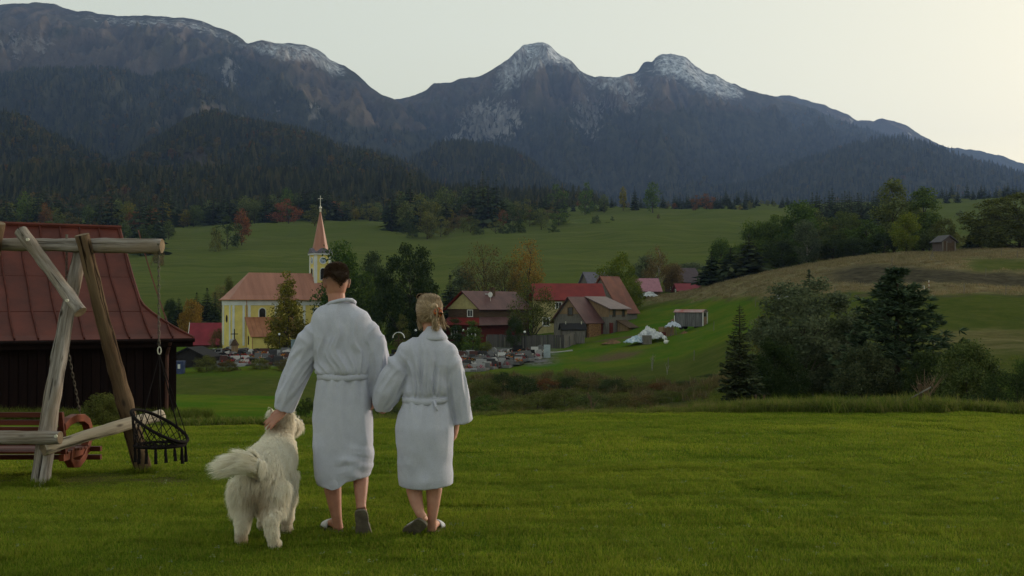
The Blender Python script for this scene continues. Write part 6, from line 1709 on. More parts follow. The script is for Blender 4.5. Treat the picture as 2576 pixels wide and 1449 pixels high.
# chain links shared by both swings
def link_mesh():
    V = MB(); pts = []
    for k in range(14):
        a = 2 * math.pi * k / 14; pts.append((.010 * math.cos(a), 0, .019 * math.sin(a) + (.008 if math.sin(a) > 0 else -.008)))
    V.tube(pts + [pts[0]], .0036, 5, cap=False); o = V.build('chain_link', M_CHAIN, smooth=True); me = o.data; bpy.data.objects.remove(o); return me
M_CHAIN = mat_plain('galvanised_chain', (.16, .145, .12), (.06, .05, .04), 30, .5, .4, .2, .002, metal=.5)
LINK = link_mesh()
def chain(p0, p1, parent, step=.042):
    p0, p1 = Vector(p0), Vector(p1); n = max(2, int((p1 - p0).length / step)); q = (p0 - p1).to_track_quat('Z', 'Y')
    for k in range(n):
        o = link(bpy.data.objects.new('chain_link', LINK), parent); o.location = p0.lerp(p1, (k + .5) / n) - parent.location
        o.rotation_mode = 'QUATERNION'; o.rotation_quaternion = q @ Matrix.Rotation((k % 2) * math.pi / 2 + .5, 3, 'Z').to_quaternion()
        s = (p1 - p0).length / n / .042; o.scale = (.9, .9, 1.1 * s)

# ------------------------------------------------------------------ garden swing bench (faces away)
M_BENCH = mat_plain('red_brown_varnish', (.12, .030, .017), (.060, .016, .010), 3, .5, .3, .2, .004, 18, stretch=(.6, 6, 6))
M_BENCHO = mat_plain('orange_varnish', (.17, .042, .019), (.10, .026, .012), 5, .5, .3, .2, .004, 18)
BX0, BX1 = -5.45, -4.03
BE = empty('swing_bench', Vector(((BX0 + BX1) / 2, 10.15, gz(-4.7, 10.15))), 'red-brown wooden swing bench hanging inside the log frame', 'bench')
og = BE.location
for k, (z, y) in enumerate([(.575, 9.86), (.505, 9.88), (.440, 9.90), (.375, 9.92), (.315, 9.94)]):
    m = MB(); m.box(((BX0 + BX1) / 2, y, z), (BX1 - BX0, .028, .046)); m.build('back_slat', M_BENCH, BE, og, bevel=.004)
for k in range(7):
    m = MB(); m.box(((BX0 + BX1) / 2, 9.98 + .078 * k, .225 + .006 * math.sin(k)), (BX1 - BX0 + .04, .062, .024)); m.build('seat_slat', M_BENCH, BE, og, bevel=.004)
for x in (BX0 + .02, BX1 - .02):
    m = MB(); m.box((x, 10.2, .185), (.045, .62, .06)); m.build('seat_rail', M_BENCHO, BE, og)
    m = MB(); m.prism([(x - .02, 9.84, .60), (x - .02, 9.88, .60), (x - .02, 9.98, .20), (x - .02, 9.93, .20)], (.045, 0, 0)); m.build('back_post', M_BENCH, BE, og)
    # scrolled arm: sweeps over, curls down at the front and rolls under the seat
    c1, c2 = [], []
    path = [(9.90, .46), (10.02, .50), (10.18, .515), (10.34, .50), (10.46, .45), (10.52, .37), (10.50, .28), (10.44, .20), (10.36, .13), (10.24, .085), (10.12, .10), (10.05, .15), (10.06, .21), (10.13, .235)]
    m = MB(); rings = []
    for i, (y, z) in enumerate(path):
        a = Vector(path[min(i + 1, len(path) - 1)]) - Vector(path[max(i - 1, 0)]); a.normalize(); nn = Vector((-a.y, a.x)) * (.036 if i < 11 else .022)
        rings.append([(x - .035, y - nn.x, z - nn.y), (x + .035, y - nn.x, z - nn.y), (x + .035, y + nn.x, z + nn.y), (x - .035, y + nn.x, z + nn.y)])
    m.loft(rings); m.build('scroll_arm', M_BENCHO, BE, og, bevel=.006)
for z in (.20, .12):
    m = MB(); m.box(((BX0 + BX1) / 2 + .06, 10.50, z - .01), (BX1 - BX0 + .1, .045, .045)); m.build('front_rail', M_BENCH, BE, og)
for x, xt in ((BX1 - .06, -4.10), (BX0 + .06, -5.3)):
    topz = at(170, 625, YB).z
    chain((xt, YB, topz), (xt - .01, YB + .02, 1.25), BE)
    chain((xt - .01, YB + .02, 1.25), (x, 9.90, .58), BE); chain((xt - .01, YB + .02, 1.25), (x, 10.46, .44), BE)
    m = MB(); m.tube([(xt, YB, topz + .13), (xt, YB, topz - .02)], .012, 6); m.build('eye_bolt', M_CHAIN, BE, og)

# ------------------------------------------------------------------ black macrame hanging chair
M_CORD = mat_plain('black_cord', (.016, .013, .013), (.009, .008, .008), 40, .9, .1, .4, .002)
HC_ = empty('hanging_chair', at(402, 1140, 10.08), 'black macrame hanging chair with tassels at the beam end', 'hanging chair')
og = HC_.location
chain(at(399, 636, 10.08), at(400, 868, 10.08), HC_)
m = MB(); m.tube([at(399, 612, 10.02), at(399, 640, 10.06)], .012, 6); m.build('eye_bolt', M_CHAIN, HC_, og)
m = MB(); kk = at(401, 882, 10.08); m.tube([kk + Vector((.016 * math.cos(a), 0, .034 * math.sin(a))) for a in [6.28 * k / 12 for k in range(13)]], .006, 6); m.build('snap_hook', M_GOLD, HC_, og)
uc = at(402, 1071, 10.08); ux = (at(468, 1111, 10.08) - at(335, 1031, 10.08)) / 2; uy = Vector((0, .29, 0))
lc = at(403, 1119, 10.08); lx = Vector((.225, 0, 0)); ly = Vector((0, .225, 0))
U = lambda a: uc + ux * math.cos(a) + uy * math.sin(a)
Lr = lambda a: lc + lx * math.cos(a) + ly * math.sin(a)
m = MB(); m.tube([U(6.2832 * k / 40) for k in range(41)], .015, 8, cap=False); m.build('upper_ring', M_CORD, HC_, og, smooth=True)
m = MB(); m.tube([Lr(6.2832 * k / 36) for k in range(37)], .014, 8, cap=False); m.build('lower_ring', M_CORD, HC_, og, smooth=True)
net = MB()
for k in range(22):                                     # lattice between the rings, crossing diagonals
    a0 = 6.2832 * k / 22
    for s in (-1, 1):
        a1 = a0 + s * 6.2832 * 2 / 22; mid_ = (U(a0) + Lr(a1)) / 2; mid_ += (mid_ - (uc + lc) / 2) * .04
        net.tube([U(a0), mid_, Lr(a1)], .0045, 4)
for k in range(10):                                     # woven seat, sagging
    a0 = math.pi * k / 10
    for da in (.0, .5):
        p, q = Lr(a0), Lr(a0 + math.pi + da); net.tube([p, p.lerp(q, .3) + Vector((0, 0, -.022)), p.lerp(q, .7) + Vector((0, 0, -.022)), q], .005, 4)
for rr in (.35, .7): net.tube([lc + (lx * math.cos(a) + ly * math.sin(a)) * rr + Vector((0, 0, -.02)) for a in [6.2832 * k / 20 for k in range(21)]], .005, 4, cap=False)
net.build('netting', M_CORD, HC_, og)
hk = at(401, 892, 10.08)
for a in (.35, 1.25, 2.0, -1.9, -1.15, -.35):
    m = MB(); m.tube([hk, U(a)], .0045, 5); m.build('rope', M_CORD, HC_, og)
for k in range(16):
    a = 6.2832 * (k + .3) / 16; p = Lr(a); rgx = random.Random(k); ln = .075 + .04 * rgx.random()
    m = MB(); m.tube([p, p + Vector((0, 0, -.02)), p + Vector((0, 0, -.028)), p + Vector((.004, 0, -.05)), p + Vector((.006, 0, -.05 - ln))], [.006, .006, .012, .010, .017], 7); m.build('tassel', M_CORD, HC_, og)
post_fence()
bare_shrub('dry_shrub', 2325, 20.5, .75, 16, mat_plain('dry_twigs', (.20, .145, .095), (.11, .075, .05), 5, .9), 'leafless dry shrub tangled round the old fence post', 8, 'shrub', .55)
bare_shrub('dry_shrub', 1490, 19.8, .42, 7, bpy.data.materials['dry_twigs'], 'small dry weed stalks at the edge of the lawn', 9, 'weeds', .5)
# ================================================================== people and dog
def voxel_mesh(mb, vox, smooth=6, name='body'):
    """one continuous surface out of overlapping closed pieces"""
    me = bpy.data.meshes.new(name + '_src'); me.from_pydata([tuple(v) for v in mb.v], [], mb.f)
    bm = bmesh.new(); bm.from_mesh(me); bmesh.ops.recalc_face_normals(bm, faces=bm.faces); bm.to_mesh(me); bm.free()
    o = bpy.data.objects.new(name + '_src', me); COL.objects.link(o)
    r = o.modifiers.new('r', 'REMESH'); r.mode = 'VOXEL'; r.voxel_size = vox; r.use_smooth_shade = True
    if smooth:
        s = o.modifiers.new('s', 'SMOOTH'); s.factor = .5; s.iterations = smooth
    bpy.context.view_layer.update()
    dg = bpy.context.evaluated_depsgraph_get()
    out = bpy.data.meshes.new_from_object(o.evaluated_get(dg)); out.name = name
    bpy.data.objects.remove(o)
    return out
def mesh_arrays(me):
    V = np.empty(len(me.vertices) * 3, np.float32); me.vertices.foreach_get('co', V); V = V.reshape(-1, 3).astype(float)
    me.update(); N = np.empty(len(me.vertices) * 3, np.float32); me.vertices.foreach_get('normal', N); N = N.reshape(-1, 3).astype(float)
    return V, N
def set_co(me, V):
    me.vertices.foreach_set('co', np.asarray(V, np.float32).ravel()); me.update()
def finish(me, name, mat, parent, origin):
    V, _ = mesh_arrays(me); set_co(me, V - np.array(origin))
    me.materials.clear(); me.materials.append(mat)
    me.polygons.foreach_set('use_smooth', [True] * len(me.polygons))
    o = bpy.data.objects.new(name, me); return link(o, parent)

def mat_terry():
    t = NT('terry_cloth'); co = t.coord()
    f = t.noise(co, 260, 3, .7); g = t.noise(co, 9, 4, .6)
    col = t.mix(t.ramp(g, [(.3, 0), (.7, 1)]), (.47, .48, .58), (.56, .57, .67))
    col = t.mix(t.ramp(f, [(.35, 0), (.55, 1)]), t.mix(.6, col, (.36, .37, .43)), col)
    b = t.math('ADD', f, t.math('MULTIPLY', g, .5))
    return t.bsdf(col, 1.0, .02, b, .55, .006, sheen=.15)
M_ROBE = mat_terry()
def mat_skin(name, c, c2, stub=None):
    t = NT(name); co = t.coord()
    n = t.noise(co, 14, 4, .6); f = t.noise(co, 160, 3, .6)
    col = t.mix(t.ramp(n, [(.35, 0), (.65, 1)]), c2, c)
    if stub is not None:
        s = t.attr('stubble'); s2 = t.math('MULTIPLY', s, t.ramp(t.noise(co, 420, 2, .7), [(.35, .7), (.6, 1)]))
        col = t.mix(s2, col, stub)
    m = t.bsdf(col, .55, .3, f, .15, .001)
    p = [x for x in t.t.nodes if x.type == 'BSDF_PRINCIPLED'][0]; p.inputs['Subsurface Weight'].default_value = .12; p.inputs['Subsurface Radius'].default_value = (.01, .004, .002)
    return m
M_SKINM = mat_skin('skin_man', (.44, .215, .150), (.36, .165, .115), (.085, .045, .030))
M_SKINW = mat_skin('skin_woman', (.50, .265, .190), (.42, .205, .145))
M_SOLE = mat_plain('slipper_sole', (.17, .145, .115), (.085, .072, .058), 14, .8, .2, .5, .004, 60)
M_SLIP = mat_plain('slipper_cloth', (.62, .63, .65), (.48, .49, .51), 30, .95, .1, .4, .003)
def mat_hair(name, cols):
    t = NT(name); g = t.n('ShaderNodeNewGeometry'); n = len(cols)
    col = t.ramp(g.outputs['Random Per Island'], [((i + .5) / n, c) for i, c in enumerate(cols)])
    return t.bsdf(col, .55, .25)
M_HAIRM = mat_hair('hair_brown', [(.030, .016, .010), (.052, .028, .016), (.080, .044, .026)])
M_HAIRW = mat_hair('hair_blonde', [(.34, .24, .145), (.48, .36, .24), (.22, .15, .09), (.58, .46, .32), (.42, .31, .20)])

def tri_strands(P, D1, D2, w, rng, taper=True):
    """two-joint flat hairs from roots P: first leg D1, second leg D2"""
    n = len(P)
    T = D1 / (np.linalg.norm(D1, axis=1)[:, None] + 1e-9)
    S = np.cross(T, rng.normal(size=(n, 3))); S /= np.linalg.norm(S, axis=1)[:, None] + 1e-9
    w = np.broadcast_to(np.asarray(w, float), (n,))[:, None] / 2
    A, B, C, D, E = P - S * w, P + S * w, P + D1 + S * w * .85, P + D1 - S * w * .85, P + D1 + D2
    V = np.stack([A, B, C, D, E], 1).reshape(-1, 3); i = np.arange(n)[:, None] * 5
    return V, np.concatenate([i + np.array([[0, 1, 2]]), i + np.array([[0, 2, 3]]), i + np.array([[3, 2, 4]])], 0)
def sample_surface(me, n, rng, weight=None):
    me.calc_loop_triangles(); T = np.empty(len(me.loop_triangles) * 3, np.int32); me.loop_triangles.foreach_get('vertices', T); T = T.reshape(-1, 3)
    V, N = mesh_arrays(me); a, b, c = V[T[:, 0]], V[T[:, 1]], V[T[:, 2]]
    ar = np.linalg.norm(np.cross(b - a, c - a), axis=1)
    if weight is not None: ar = ar * np.maximum(weight((a + b + c) / 3), 0)
    i = rng.choice(len(T), n, p=ar / ar.sum()); r1, r2 = np.sqrt(rng.random(n)), rng.random(n)
    w0, w1, w2 = (1 - r1)[:, None], (r1 * (1 - r2))[:, None], (r1 * r2)[:, None]
    P = a[i] * w0 + b[i] * w1 + c[i] * w2; Nn = N[T[i, 0]] * w0 + N[T[i, 1]] * w1 + N[T[i, 2]] * w2
    return P, Nn / (np.linalg.norm(Nn, axis=1)[:, None] + 1e-9)

HEAD = [(-.112, .026, .030, .058), (-.098, .044, .052, .038), (-.065, .058, .076, .018), (-.025, .068, .090, .008), (.015, .0735, .096, -.002), (.050, .074, .097, -.005), (.080, .065, .086, -.005), (.102, .046, .062, -.005), (.113, .024, .034, -.005), (.117, .008, .012, -.005)]
def head_rings(sc=1.0, grow=0.0, n=20, zmin=-9):
    out = []
    for z, hw, hd, cy in HEAD:
        if z < zmin: continue
        ring_ = []
        for k in range(n):
            a = 2 * math.pi * k / n; c, s = math.cos(a), math.sin(a)
            e = lambda v: math.copysign(abs(v) ** .9, v)
            ring_.append(Vector(((hw + grow) * e(c), cy + (hd + grow) * e(s), z + (grow * .9 if z > .1 else 0))) * sc)
        out.append(ring_)
    return out
def add_head(mb, c, yaw, pitch, sc, ears=True):
    M = Matrix.Rotation(yaw, 3, 'Z') @ Matrix.Rotation(pitch, 3, 'X')
    tr = lambda p: Vector(c) + M @ Vector(p)
    mb.loft([[tr(p) for p in r] for r in head_rings(sc)])
    tb = MB()
    tb.tube([Vector(p) * sc for p in ((0, .085, .012), (0, .104, -.012), (0, .114, -.030), (0, .100, -.040))], [.009 * sc, .011 * sc, .015 * sc, .010 * sc], 8)          # nose
    tb.ball(Vector((0, .088, -.070)) * sc, Vector((.024, .012, .009)) * sc, 10, 6)                                                   # mouth
    tb.ball(Vector((0, .082, .030)) * sc, Vector((.045, .018, .010)) * sc, 10, 6)                                                    # brow
    if ears:
        for s in (-1, 1):
            tb.ball(Vector((s * .078, -.002, -.006)) * sc, Vector((.010, .020, .032)) * sc, 10, 8); tb.ball(Vector((s * .086, -.010, .008)) * sc, Vector((.008, .012, .022)) * sc, 8, 6)
    mb.add([tr(p) for p in tb.v], tb.f)
    return tr, M
def add_hand(mb, wrist, dirv, palm_n, size=1.0, curl=.4, spread=.12, thumb_side=1):
    """palm and five fingers; dirv wrist to knuckles, palm_n out of the palm, fingers curl towards the palm"""
    d = Vector(dirv).normalized(); n = Vector(palm_n); n = (n - d * n.dot(d)).normalized(); s = d.cross(n) * thumb_side
    w = Vector(wrist); L = .085 * size
    rings = []
    for f, hw, th in ((-.35, .026, .020), (0, .028, .018), (.35, .037, .017), (.75, .043, .015), (1.0, .041, .012), (1.08, .034, .008)):
        c = w + d * L * f; rings.append([c + s * (hw * size * math.cos(2 * math.pi * k / 12)) + n * (th * size * math.sin(2 * math.pi * k / 12)) for k in range(12)])
    mb.loft(rings)
    for i, (off, ln) in enumerate(((.030, .070), (.010, .080), (-.011, .074), (-.030, .058))):
        p = w + d * L * .98 + s * off * size; dd = (d + s * off * spread * 18).normalized(); pts = [p - dd * .012]; q = p.copy(); a = curl * .35
        for seg in (.42, .32, .26):
            v = dd * math.cos(a) + n * math.sin(a); q = q + v * ln * seg * size; pts.append(q.copy()); a += curl
        mb.tube(pts, [.0092 * size, .0090 * size, .0080 * size, .0062 * size], 8)
    p = w + d * L * .25 + s * .030 * size; v = (d * .75 + s * .75 + n * .25).normalized(); v2 = (d * .95 + s * .25 + n * .35).normalized()
    mb.tube([p - v * .012, p + v * .032 * size, p + v * .032 * size + v2 * .03 * size, p + v * .032 * size + v2 * .052 * size], [.0135 * size, .0115 * size, .0100 * size, .0075 * size], 8)

def foot(mb, heel, toe, up, size=1.0):
    """bare foot from heel to toe tip resting on its sole; up = out of the instep"""
    heel, toe = Vector(heel), Vector(toe); d = (toe - heel).normalized(); L = (toe - heel).length; u = Vector(up); u = (u - d * u.dot(d)).normalized(); s = d.cross(u); rings = []
    for f, hw, h0, h1 in ((0.0, .014, .010, .034), (.04, .028, .004, .055), (.16, .033, .0, .075), (.32, .031, .004, .078), (.52, .036, .004, .058), (.72, .044, .0, .040), (.86, .043, .0, .028), (.96, .034, .002, .020), (1.0, .016, .006, .014)):
        c = heel + d * L * f; rings.append([c + s * hw * size * math.cos(a) + u * ((h0 + h1) / 2 + (h1 - h0) / 2 * math.sin(a)) * size for a in [2 * math.pi * k / 12 for k in range(12)]])
    mb.loft(rings)
def slipper(parent, og, heel, toe, up, name='slipper'):
    heel, toe = Vector(heel), Vector(toe); d = (toe - heel).normalized(); L = (toe - heel).length; u = Vector(up); u = (u - d * u.dot(d)).normalized(); s = d.cross(u)
    prof = [(-.03, .018), (0, .034), (.08, .043), (.25, .045), (.42, .043), (.60, .051), (.78, .058), (.92, .052), (1.0, .035), (1.04, .014)]
    outl = [heel + d * L * f + s * hw for f, hw in prof] + [heel + d * L * f - s * hw for f, hw in reversed(prof)]
    m = MB(); m.prism([p - u * .022 for p in outl], u * .020); sole = m.build(name, M_SOLE, parent, og, bevel=.004)
    m = MB(); rings = []
    for f, hw, h in ((.50, .043, .062), (.62, .048, .058), (.76, .053, .048), (.90, .050, .036), (.99, .036, .026)):
        rings.append([heel + d * L * f + s * hw * math.cos(a) + u * (h * math.sin(a) - .003) for a in [math.pi * k / 12 for k in range(13)]])
    m.loft(rings, cap=False, closed=False); up_ = m.build('strap', M_SLIP, sole, None, smooth=True); up_.location = -Vector(og); up_.modifiers.new('t', 'SOLIDIFY').thickness = .006
    return sole

def ring_xy(xl, xr, y, Y, hd, n=28, pw=.88):
    """horizontal ring whose silhouette spans picture columns xl..xr at height y"""
    a, b = at(xl, y, Y), at(xr, y, Y); c = (a + b) / 2; hw = (b - a).length / 2
    e = lambda v: math.copysign(abs(v) ** pw, v)
    return [c + Vector((hw * e(math.cos(2 * math.pi * k / n)), hd * e(math.sin(2 * math.pi * k / n)), 0)) for k in range(n)]

def robe_body(rings, Y, hem_lift=.10):
    out = [ring_xy(xl, xr, y, Y, hd) for y, xl, xr, hd in rings]
    last = out[-1]; c = sum(last, Vector()) / len(last)
    inner = [c + (p - c) * .90 for p in last]; out.append(inner); out.append([p + Vector((0, 0, hem_lift)) for p in inner])
    m = MB(); m.loft(out); return m

# ------------------------------------------------------------------ the man
YM = 7.52
W = lambda x, y, dy=0.0: at(x, y, YM + dy)
man0 = Vector((W(862, 1340).x, YM, gz(W(862, 1340).x, YM)))
MAN = empty('person', man0, 'man with short dark hair in a white bathrobe, hand on the dog', 'person')
gM = man0.z
b = MB()
b.tube([W(865, 1020), W(865, 960), W(862, 880), W(858, 825), W(852, 790)], [.13, .125, .13, .11, .06], 14)
b.tube([W(850, 795, -.01), W(848, 765, -.005), W(846, 735, .01)], [.068, .060, .058], 14)
trM, rotM = add_head(b, W(846, 711, .012), R(20), R(-8), 1.06)
b.tube([W(852, 815), W(806, 838), W(766, 900, .03), W(748, 932, .03), W(726, 990, .03), W(714, 1034, .05)], [.06, .052, .048, .044, .038, .027], 10)
hw_ = W(714, 1034, .05); add_hand(b, hw_, W(676, 1066, .035) - hw_, Vector((.35, .8, -.6)), 1.08, .16, .30, -1)
b.tube([W(870, 815), W(920, 838), W(945, 880), W(952, 930), W(952, 972, .02), W(948, 998, .03)], [.06, .052, .046, .042, .036, .027], 10)
hr_ = W(948, 996, .03); add_hand(b, hr_, Vector((.10, .10, -1)), Vector((1, .2, 0)), .98, .75, .05, -1)
# legs: left planted, right trailing with the heel up
footz = gM
hl = Vector((W(853, 1336).x, 7.50, footz + .022)); tl = hl + Vector((-.125, .235, 0))
b.tube([W(840, 1000), W(838, 1090, .03), W(839, 1165, .05), W(838, 1195, .02), W(837, 1232, .0), W(843, 1275, -.005), W(848, 1308, .0), W(851, 1330, .02)], [.10, .085, .060, .058, .060, .044, .034, .036], 14)
foot(b, hl, tl, (0, 0, 1), .98)
toeR = Vector((W(919, 1344).x, 7.44, footz + .028)); heelR = at(908, 1281, 7.355)
b.tube([W(888, 1000), W(898, 1080, .06), W(905, 1150, .06), W(907, 1180, 0), W(908, 1212, -.05), W(908, 1245, -.10), W(908, 1268, -.135), heelR + Vector((0, .02, .0))], [.10, .085, .060, .056, .052, .042, .034, .034], 14)
foot(b, heelR, heelR + (toeR - heelR).normalized() * .25, Vector((0, 1, .25)), .98)
meM = voxel_mesh(b, .0055, 3, 'body')
V, N = mesh_arrays(meM)
Mi = np.array(rotM.inverted()); hc = np.array(trM((0, 0, 0))); q = (V - hc) @ Mi.T          # head frame
inhead = (np.linalg.norm(q, axis=1) < .16) & (q[:, 2] > -.09)
st = sstep(-.055, .03, q[:, 2]) * (q[:, 1] < .045 + .3 * q[:, 2])
st = np.where(inhead, st * .85, 0)
bm_a = meM.attributes.new('stubble', 'FLOAT', 'POINT'); bm_a.data.foreach_set('value', st.astype(np.float32))
bodyM = finish(meM, 'body', M_SKINM, MAN, man0)
for s in (-1, 1):
    m = MB(); m.ball(trM((s * .033, .092, .011)), .0115, 10, 8); m.build('eye', M_WFRAME, MAN, man0, smooth=True)
# short hair: dense crop over the top, coming to a point low on the nape
hm = MB(); hm.loft([[trM(p) for p in r] for r in head_rings(1.06, .008)]); hme = voxel_mesh(hm, .006, 1, 'hair')
rng = np.random.default_rng(8)
def hair_w(P):
    q = (P - hc) @ Mi.T; back = np.clip(-q[:, 1] / .09, 0, 1); side = np.abs(q[:, 0]) / .075
    low = .046 - .066 * back * np.clip(1 - np.abs(q[:, 0] - .010) / .072, 0, 1) + .004 * (1 - back)
    return sstep(-.036, .018, q[:, 2] - low) * (q[:, 1] < .080)
P, Nn = sample_surface(hme, 12000, rng, hair_w); q = (P - hc) @ Mi.T
ln = .008 + .010 * sstep(.05, .11, q[:, 2]); dirs = Nn * .75 + (np.array(rotM) @ np.array([.25, .75, .15]))[None, :] * .5 + .22 * rng.normal(size=P.shape)
dirs /= np.linalg.norm(dirs, axis=1)[:, None]
hv, hf = tri_strands(P - Nn * .006, dirs * ln[:, None] * .6, (dirs + .4 * rng.normal(size=P.shape) * .4 - np.array([0, 0, .1])) * ln[:, None] * .5, .0042, rng)
# cap under the strands
Vc, Nc = mesh_arrays(hme); keep = hair_w(Vc) > .97; Fc = []
for p in hme.polygons:
    if all(keep[i] for i in p.vertices): Fc.append(tuple(p.vertices))
Vc = Vc - Nc * .002
me = bpy.data.meshes.new('hair'); off = len(Vc); me.from_pydata([tuple(v) for v in np.concatenate([Vc, hv]) - np.array(man0)], [], Fc + [tuple(int(i) + off for i in f) for f in hf]); me.materials.append(M_HAIRM)
ho = link(bpy.data.objects.new('hair', me), MAN)

def folds(me, centre_x, zb, sleeve_axes, seed, A=.011, hem=None, zhem=None, extra=None):
    V, N = mesh_arrays(me); x, y, z = V[:, 0] - centre_x, V[:, 1], V[:, 2]
    ds = np.full(len(V), 9.0); ss = np.zeros(len(V)); an = np.zeros(len(V)); left = np.full(len(V), 9.0)
    for ax in sleeve_axes:
        ax = np.array([tuple(p) for p in ax]); cum = 0; tot = np.linalg.norm(np.diff(ax, axis=0), axis=1).sum()
        for i in range(len(ax) - 1):
            a, b_ = ax[i], ax[i + 1]; d = b_ - a; L = np.linalg.norm(d); t_ = np.clip(((V - a) @ d) / L ** 2, 0, 1); c = a + t_[:, None] * d; dd = np.linalg.norm(V - c, axis=1)
            k = dd < ds; ds[k] = dd[k]; ss[k] = (cum + t_ * L)[k]; left[k] = (tot - cum - t_ * L)[k]; an[k] = np.arctan2((V - c)[:, 1], (V - c)[:, 0])[k]; cum += L
    slv = sstep(.02, -.02, ds - .105) * (ss > .16) * sstep(.16, .26, ss)
    up = sstep(0, .02, z - zb); sk = 1 - up
    # back: folds gathered at the belt, opening to the shoulders
    spread = .55 + 1.15 * np.clip(z - zb, 0, .6); u = x / spread + .10 * vnoise(x * 4, z * 5, seed)
    r1 = .55 - np.abs(vnoise(u * 10, z * .9 + 2 * u, seed + 1)) * 1.7; r2 = vnoise(u * 22, z * 1.8, seed + 2)
    r4 = .5 - np.abs(vnoise(x * 5 + z * 4.5, z * 3.0 - x * 3, seed + 11)) * 1.6
    g = np.exp(-((z - zb - .10) / .17) ** 2) * .9 + .40
    du = (r1 * 1.05 + r2 * .35 + r4 * .28) * g
    # skirt: long soft falls, fuller towards the hem
    v = x * (1.0 - .25 * np.clip(zb - z, 0, 1)); low = np.clip((zb - z) / .7, 0, 1)
    r3 = .5 - np.abs(vnoise(v * 7 + 2, z * 1.1 + x, seed + 3)) * 1.4
    gat = np.exp(-((zb - z) / .12) ** 2) * vnoise(x * 26, z * 2, seed + 5) * .8
    dsk = r3 * (.35 + .75 * low) + .35 * vnoise(x * 13, z * 2.2, seed + 4) * (.3 + .7 * low) + gat + .4 * (.5 - np.abs(vnoise(x * 4 + z * 2.5, z * 5, seed + 6)) * 1.6) * low
    dsl = (.5 - np.abs(vnoise(an * 1.3 + ss * 3.0, ss * 2.6, seed + 7)) * 1.6) * .65 + .20 * vnoise(ss * 9 + 2 * an, an * 1.4, seed + 8)
    dsl = dsl * (.25 + .75 * sstep(.0, .10, left))
    d = A * ((du * up + dsk * sk) * (1 - slv) + dsl * slv)
    if extra is not None: d = d + extra(x, z)
    d *= 1 - .8 * np.exp(-((z - zb) / .022) ** 2) * (1 - slv)
    if zhem is not None: d = d * (.25 + .75 * np.maximum(sstep(.0, .06, z - zhem), slv))
    V2 = V + N * d[:, None]
    if hem is not None:
        w = sstep(.42, .0, z - zhem) * (1 - slv); V2[:, 2] += w * hem(x)
    set_co(me, V2)

M_RINGS = [(757, 834, 888, .070), (763, 822, 893, .082), (772, 806, 905, .096), (784, 792, 920, .112), (800, 783, 934, .126), (825, 781, 940, .140), (860, 788, 938, .148), (900, 794, 935, .152), (924, 796, 933, .154), (935, 797, 932, .150), (941, 801, 929, .138), (950, 801, 930, .137), (960, 798, 932, .142), (1000, 793, 935, .152), (1050, 789, 937, .158), (1100, 788, 937, .160), (1150, 790, 935, .160), (1195, 794, 932, .160), (1218, 797, 931, .160)]
rb = robe_body(M_RINGS, YM)
axL = [W(842, 818), W(806, 828), W(782, 856, .01), W(762, 902, .03), W(743, 948, .03), W(724, 998, .04), W(714, 1032, .05)]
axR = [W(890, 818), W(924, 830), W(942, 868), W(952, 912), W(952, 948), W(949, 975, .02), W(946, 1003, .03)]
rb.tube(axL, [.05, .082, .092, .092, .090, .082, .070], 20); rb.tube(axR, [.05, .080, .086, .080, .070, .060, .050], 20)
for x_, y_ in ((815, 812), (905, 812), (802, 830), (922, 830)): rb.ball(W(x_, y_), (.078, .082, .075), 16, 10)
robe = voxel_mesh(rb, .0075, 14, 'bathrobe')
zb = W(865, 945).z; cxm = W(864, 945).x; pxm = 367.3
hem_m = lambda x: np.interp((x + cxm) * FPX / YM + CXP, [790, 800, 825, 845, 862, 880, 905, 935], [.018, .012, -.012, -.028, -.012, .030, .052, .058])
def man_extra(x, z):   # the trailing leg pushes crosswise creases into the lower right of the skirt
    w = np.exp(-((x - .10) / .11) ** 2 - ((z - W(0, 1165).z) / .10) ** 2)
    return w * (.012 * vnoise(x * 5 + 1, z * 22 + x * 9, 91) + .012)
folds(robe, cxm, zb, [axL, axR], 200, .024, hem_m, W(0, 1222).z, man_extra)
ro = finish(robe, 'bathrobe', M_ROBE, MAN, man0)
def belt(parent, og, Y, y, xl, xr, hd, sag, name='belt', wob=.5):
    m = MB(); rings = []
    for k in range(41):
        a = 2 * math.pi * k / 40; c = (at(xl, y, Y) + at(xr, y, Y)) / 2; hw = (at(xr, y, Y) - at(xl, y, Y)).length / 2
        e = lambda v: math.copysign(abs(v) ** .88, v)
        o = Vector((e(math.cos(a)), e(math.sin(a)), 0)); p = c + Vector((hw * o.x, hd * o.y, -sag * max(0, -math.sin(a)) + .003 * math.sin(5 * a)))
        nrm = Vector((o.x / hw, o.y / hd, 0)).normalized(); tw = .004 * math.sin(3 * a + 1)
        rings.append([p + nrm * dn + Vector((0, 0, dz)) for dn, dz in ((-.002, -.021), (.004, -.018 + tw), (.006, 0), (.004, .018 + tw), (-.002, .021), (-.010, 0))])
    m.loft(rings, cap=False); return m.build(name, M_ROBE, parent, og, smooth=True)
belt(MAN, man0, YM, 944, 800, 930, .140, .010)
for s in (-1, 1):
    m = MB(); p = W(863 + s * 14, 946, .15); m.tube([p, p + Vector((s * .02, .03, -.10)), p + Vector((s * .05, .02, -.42))], [.012, .016, .018], 8, squash=.4); m.build('belt_end', M_ROBE, MAN, man0, smooth=True)
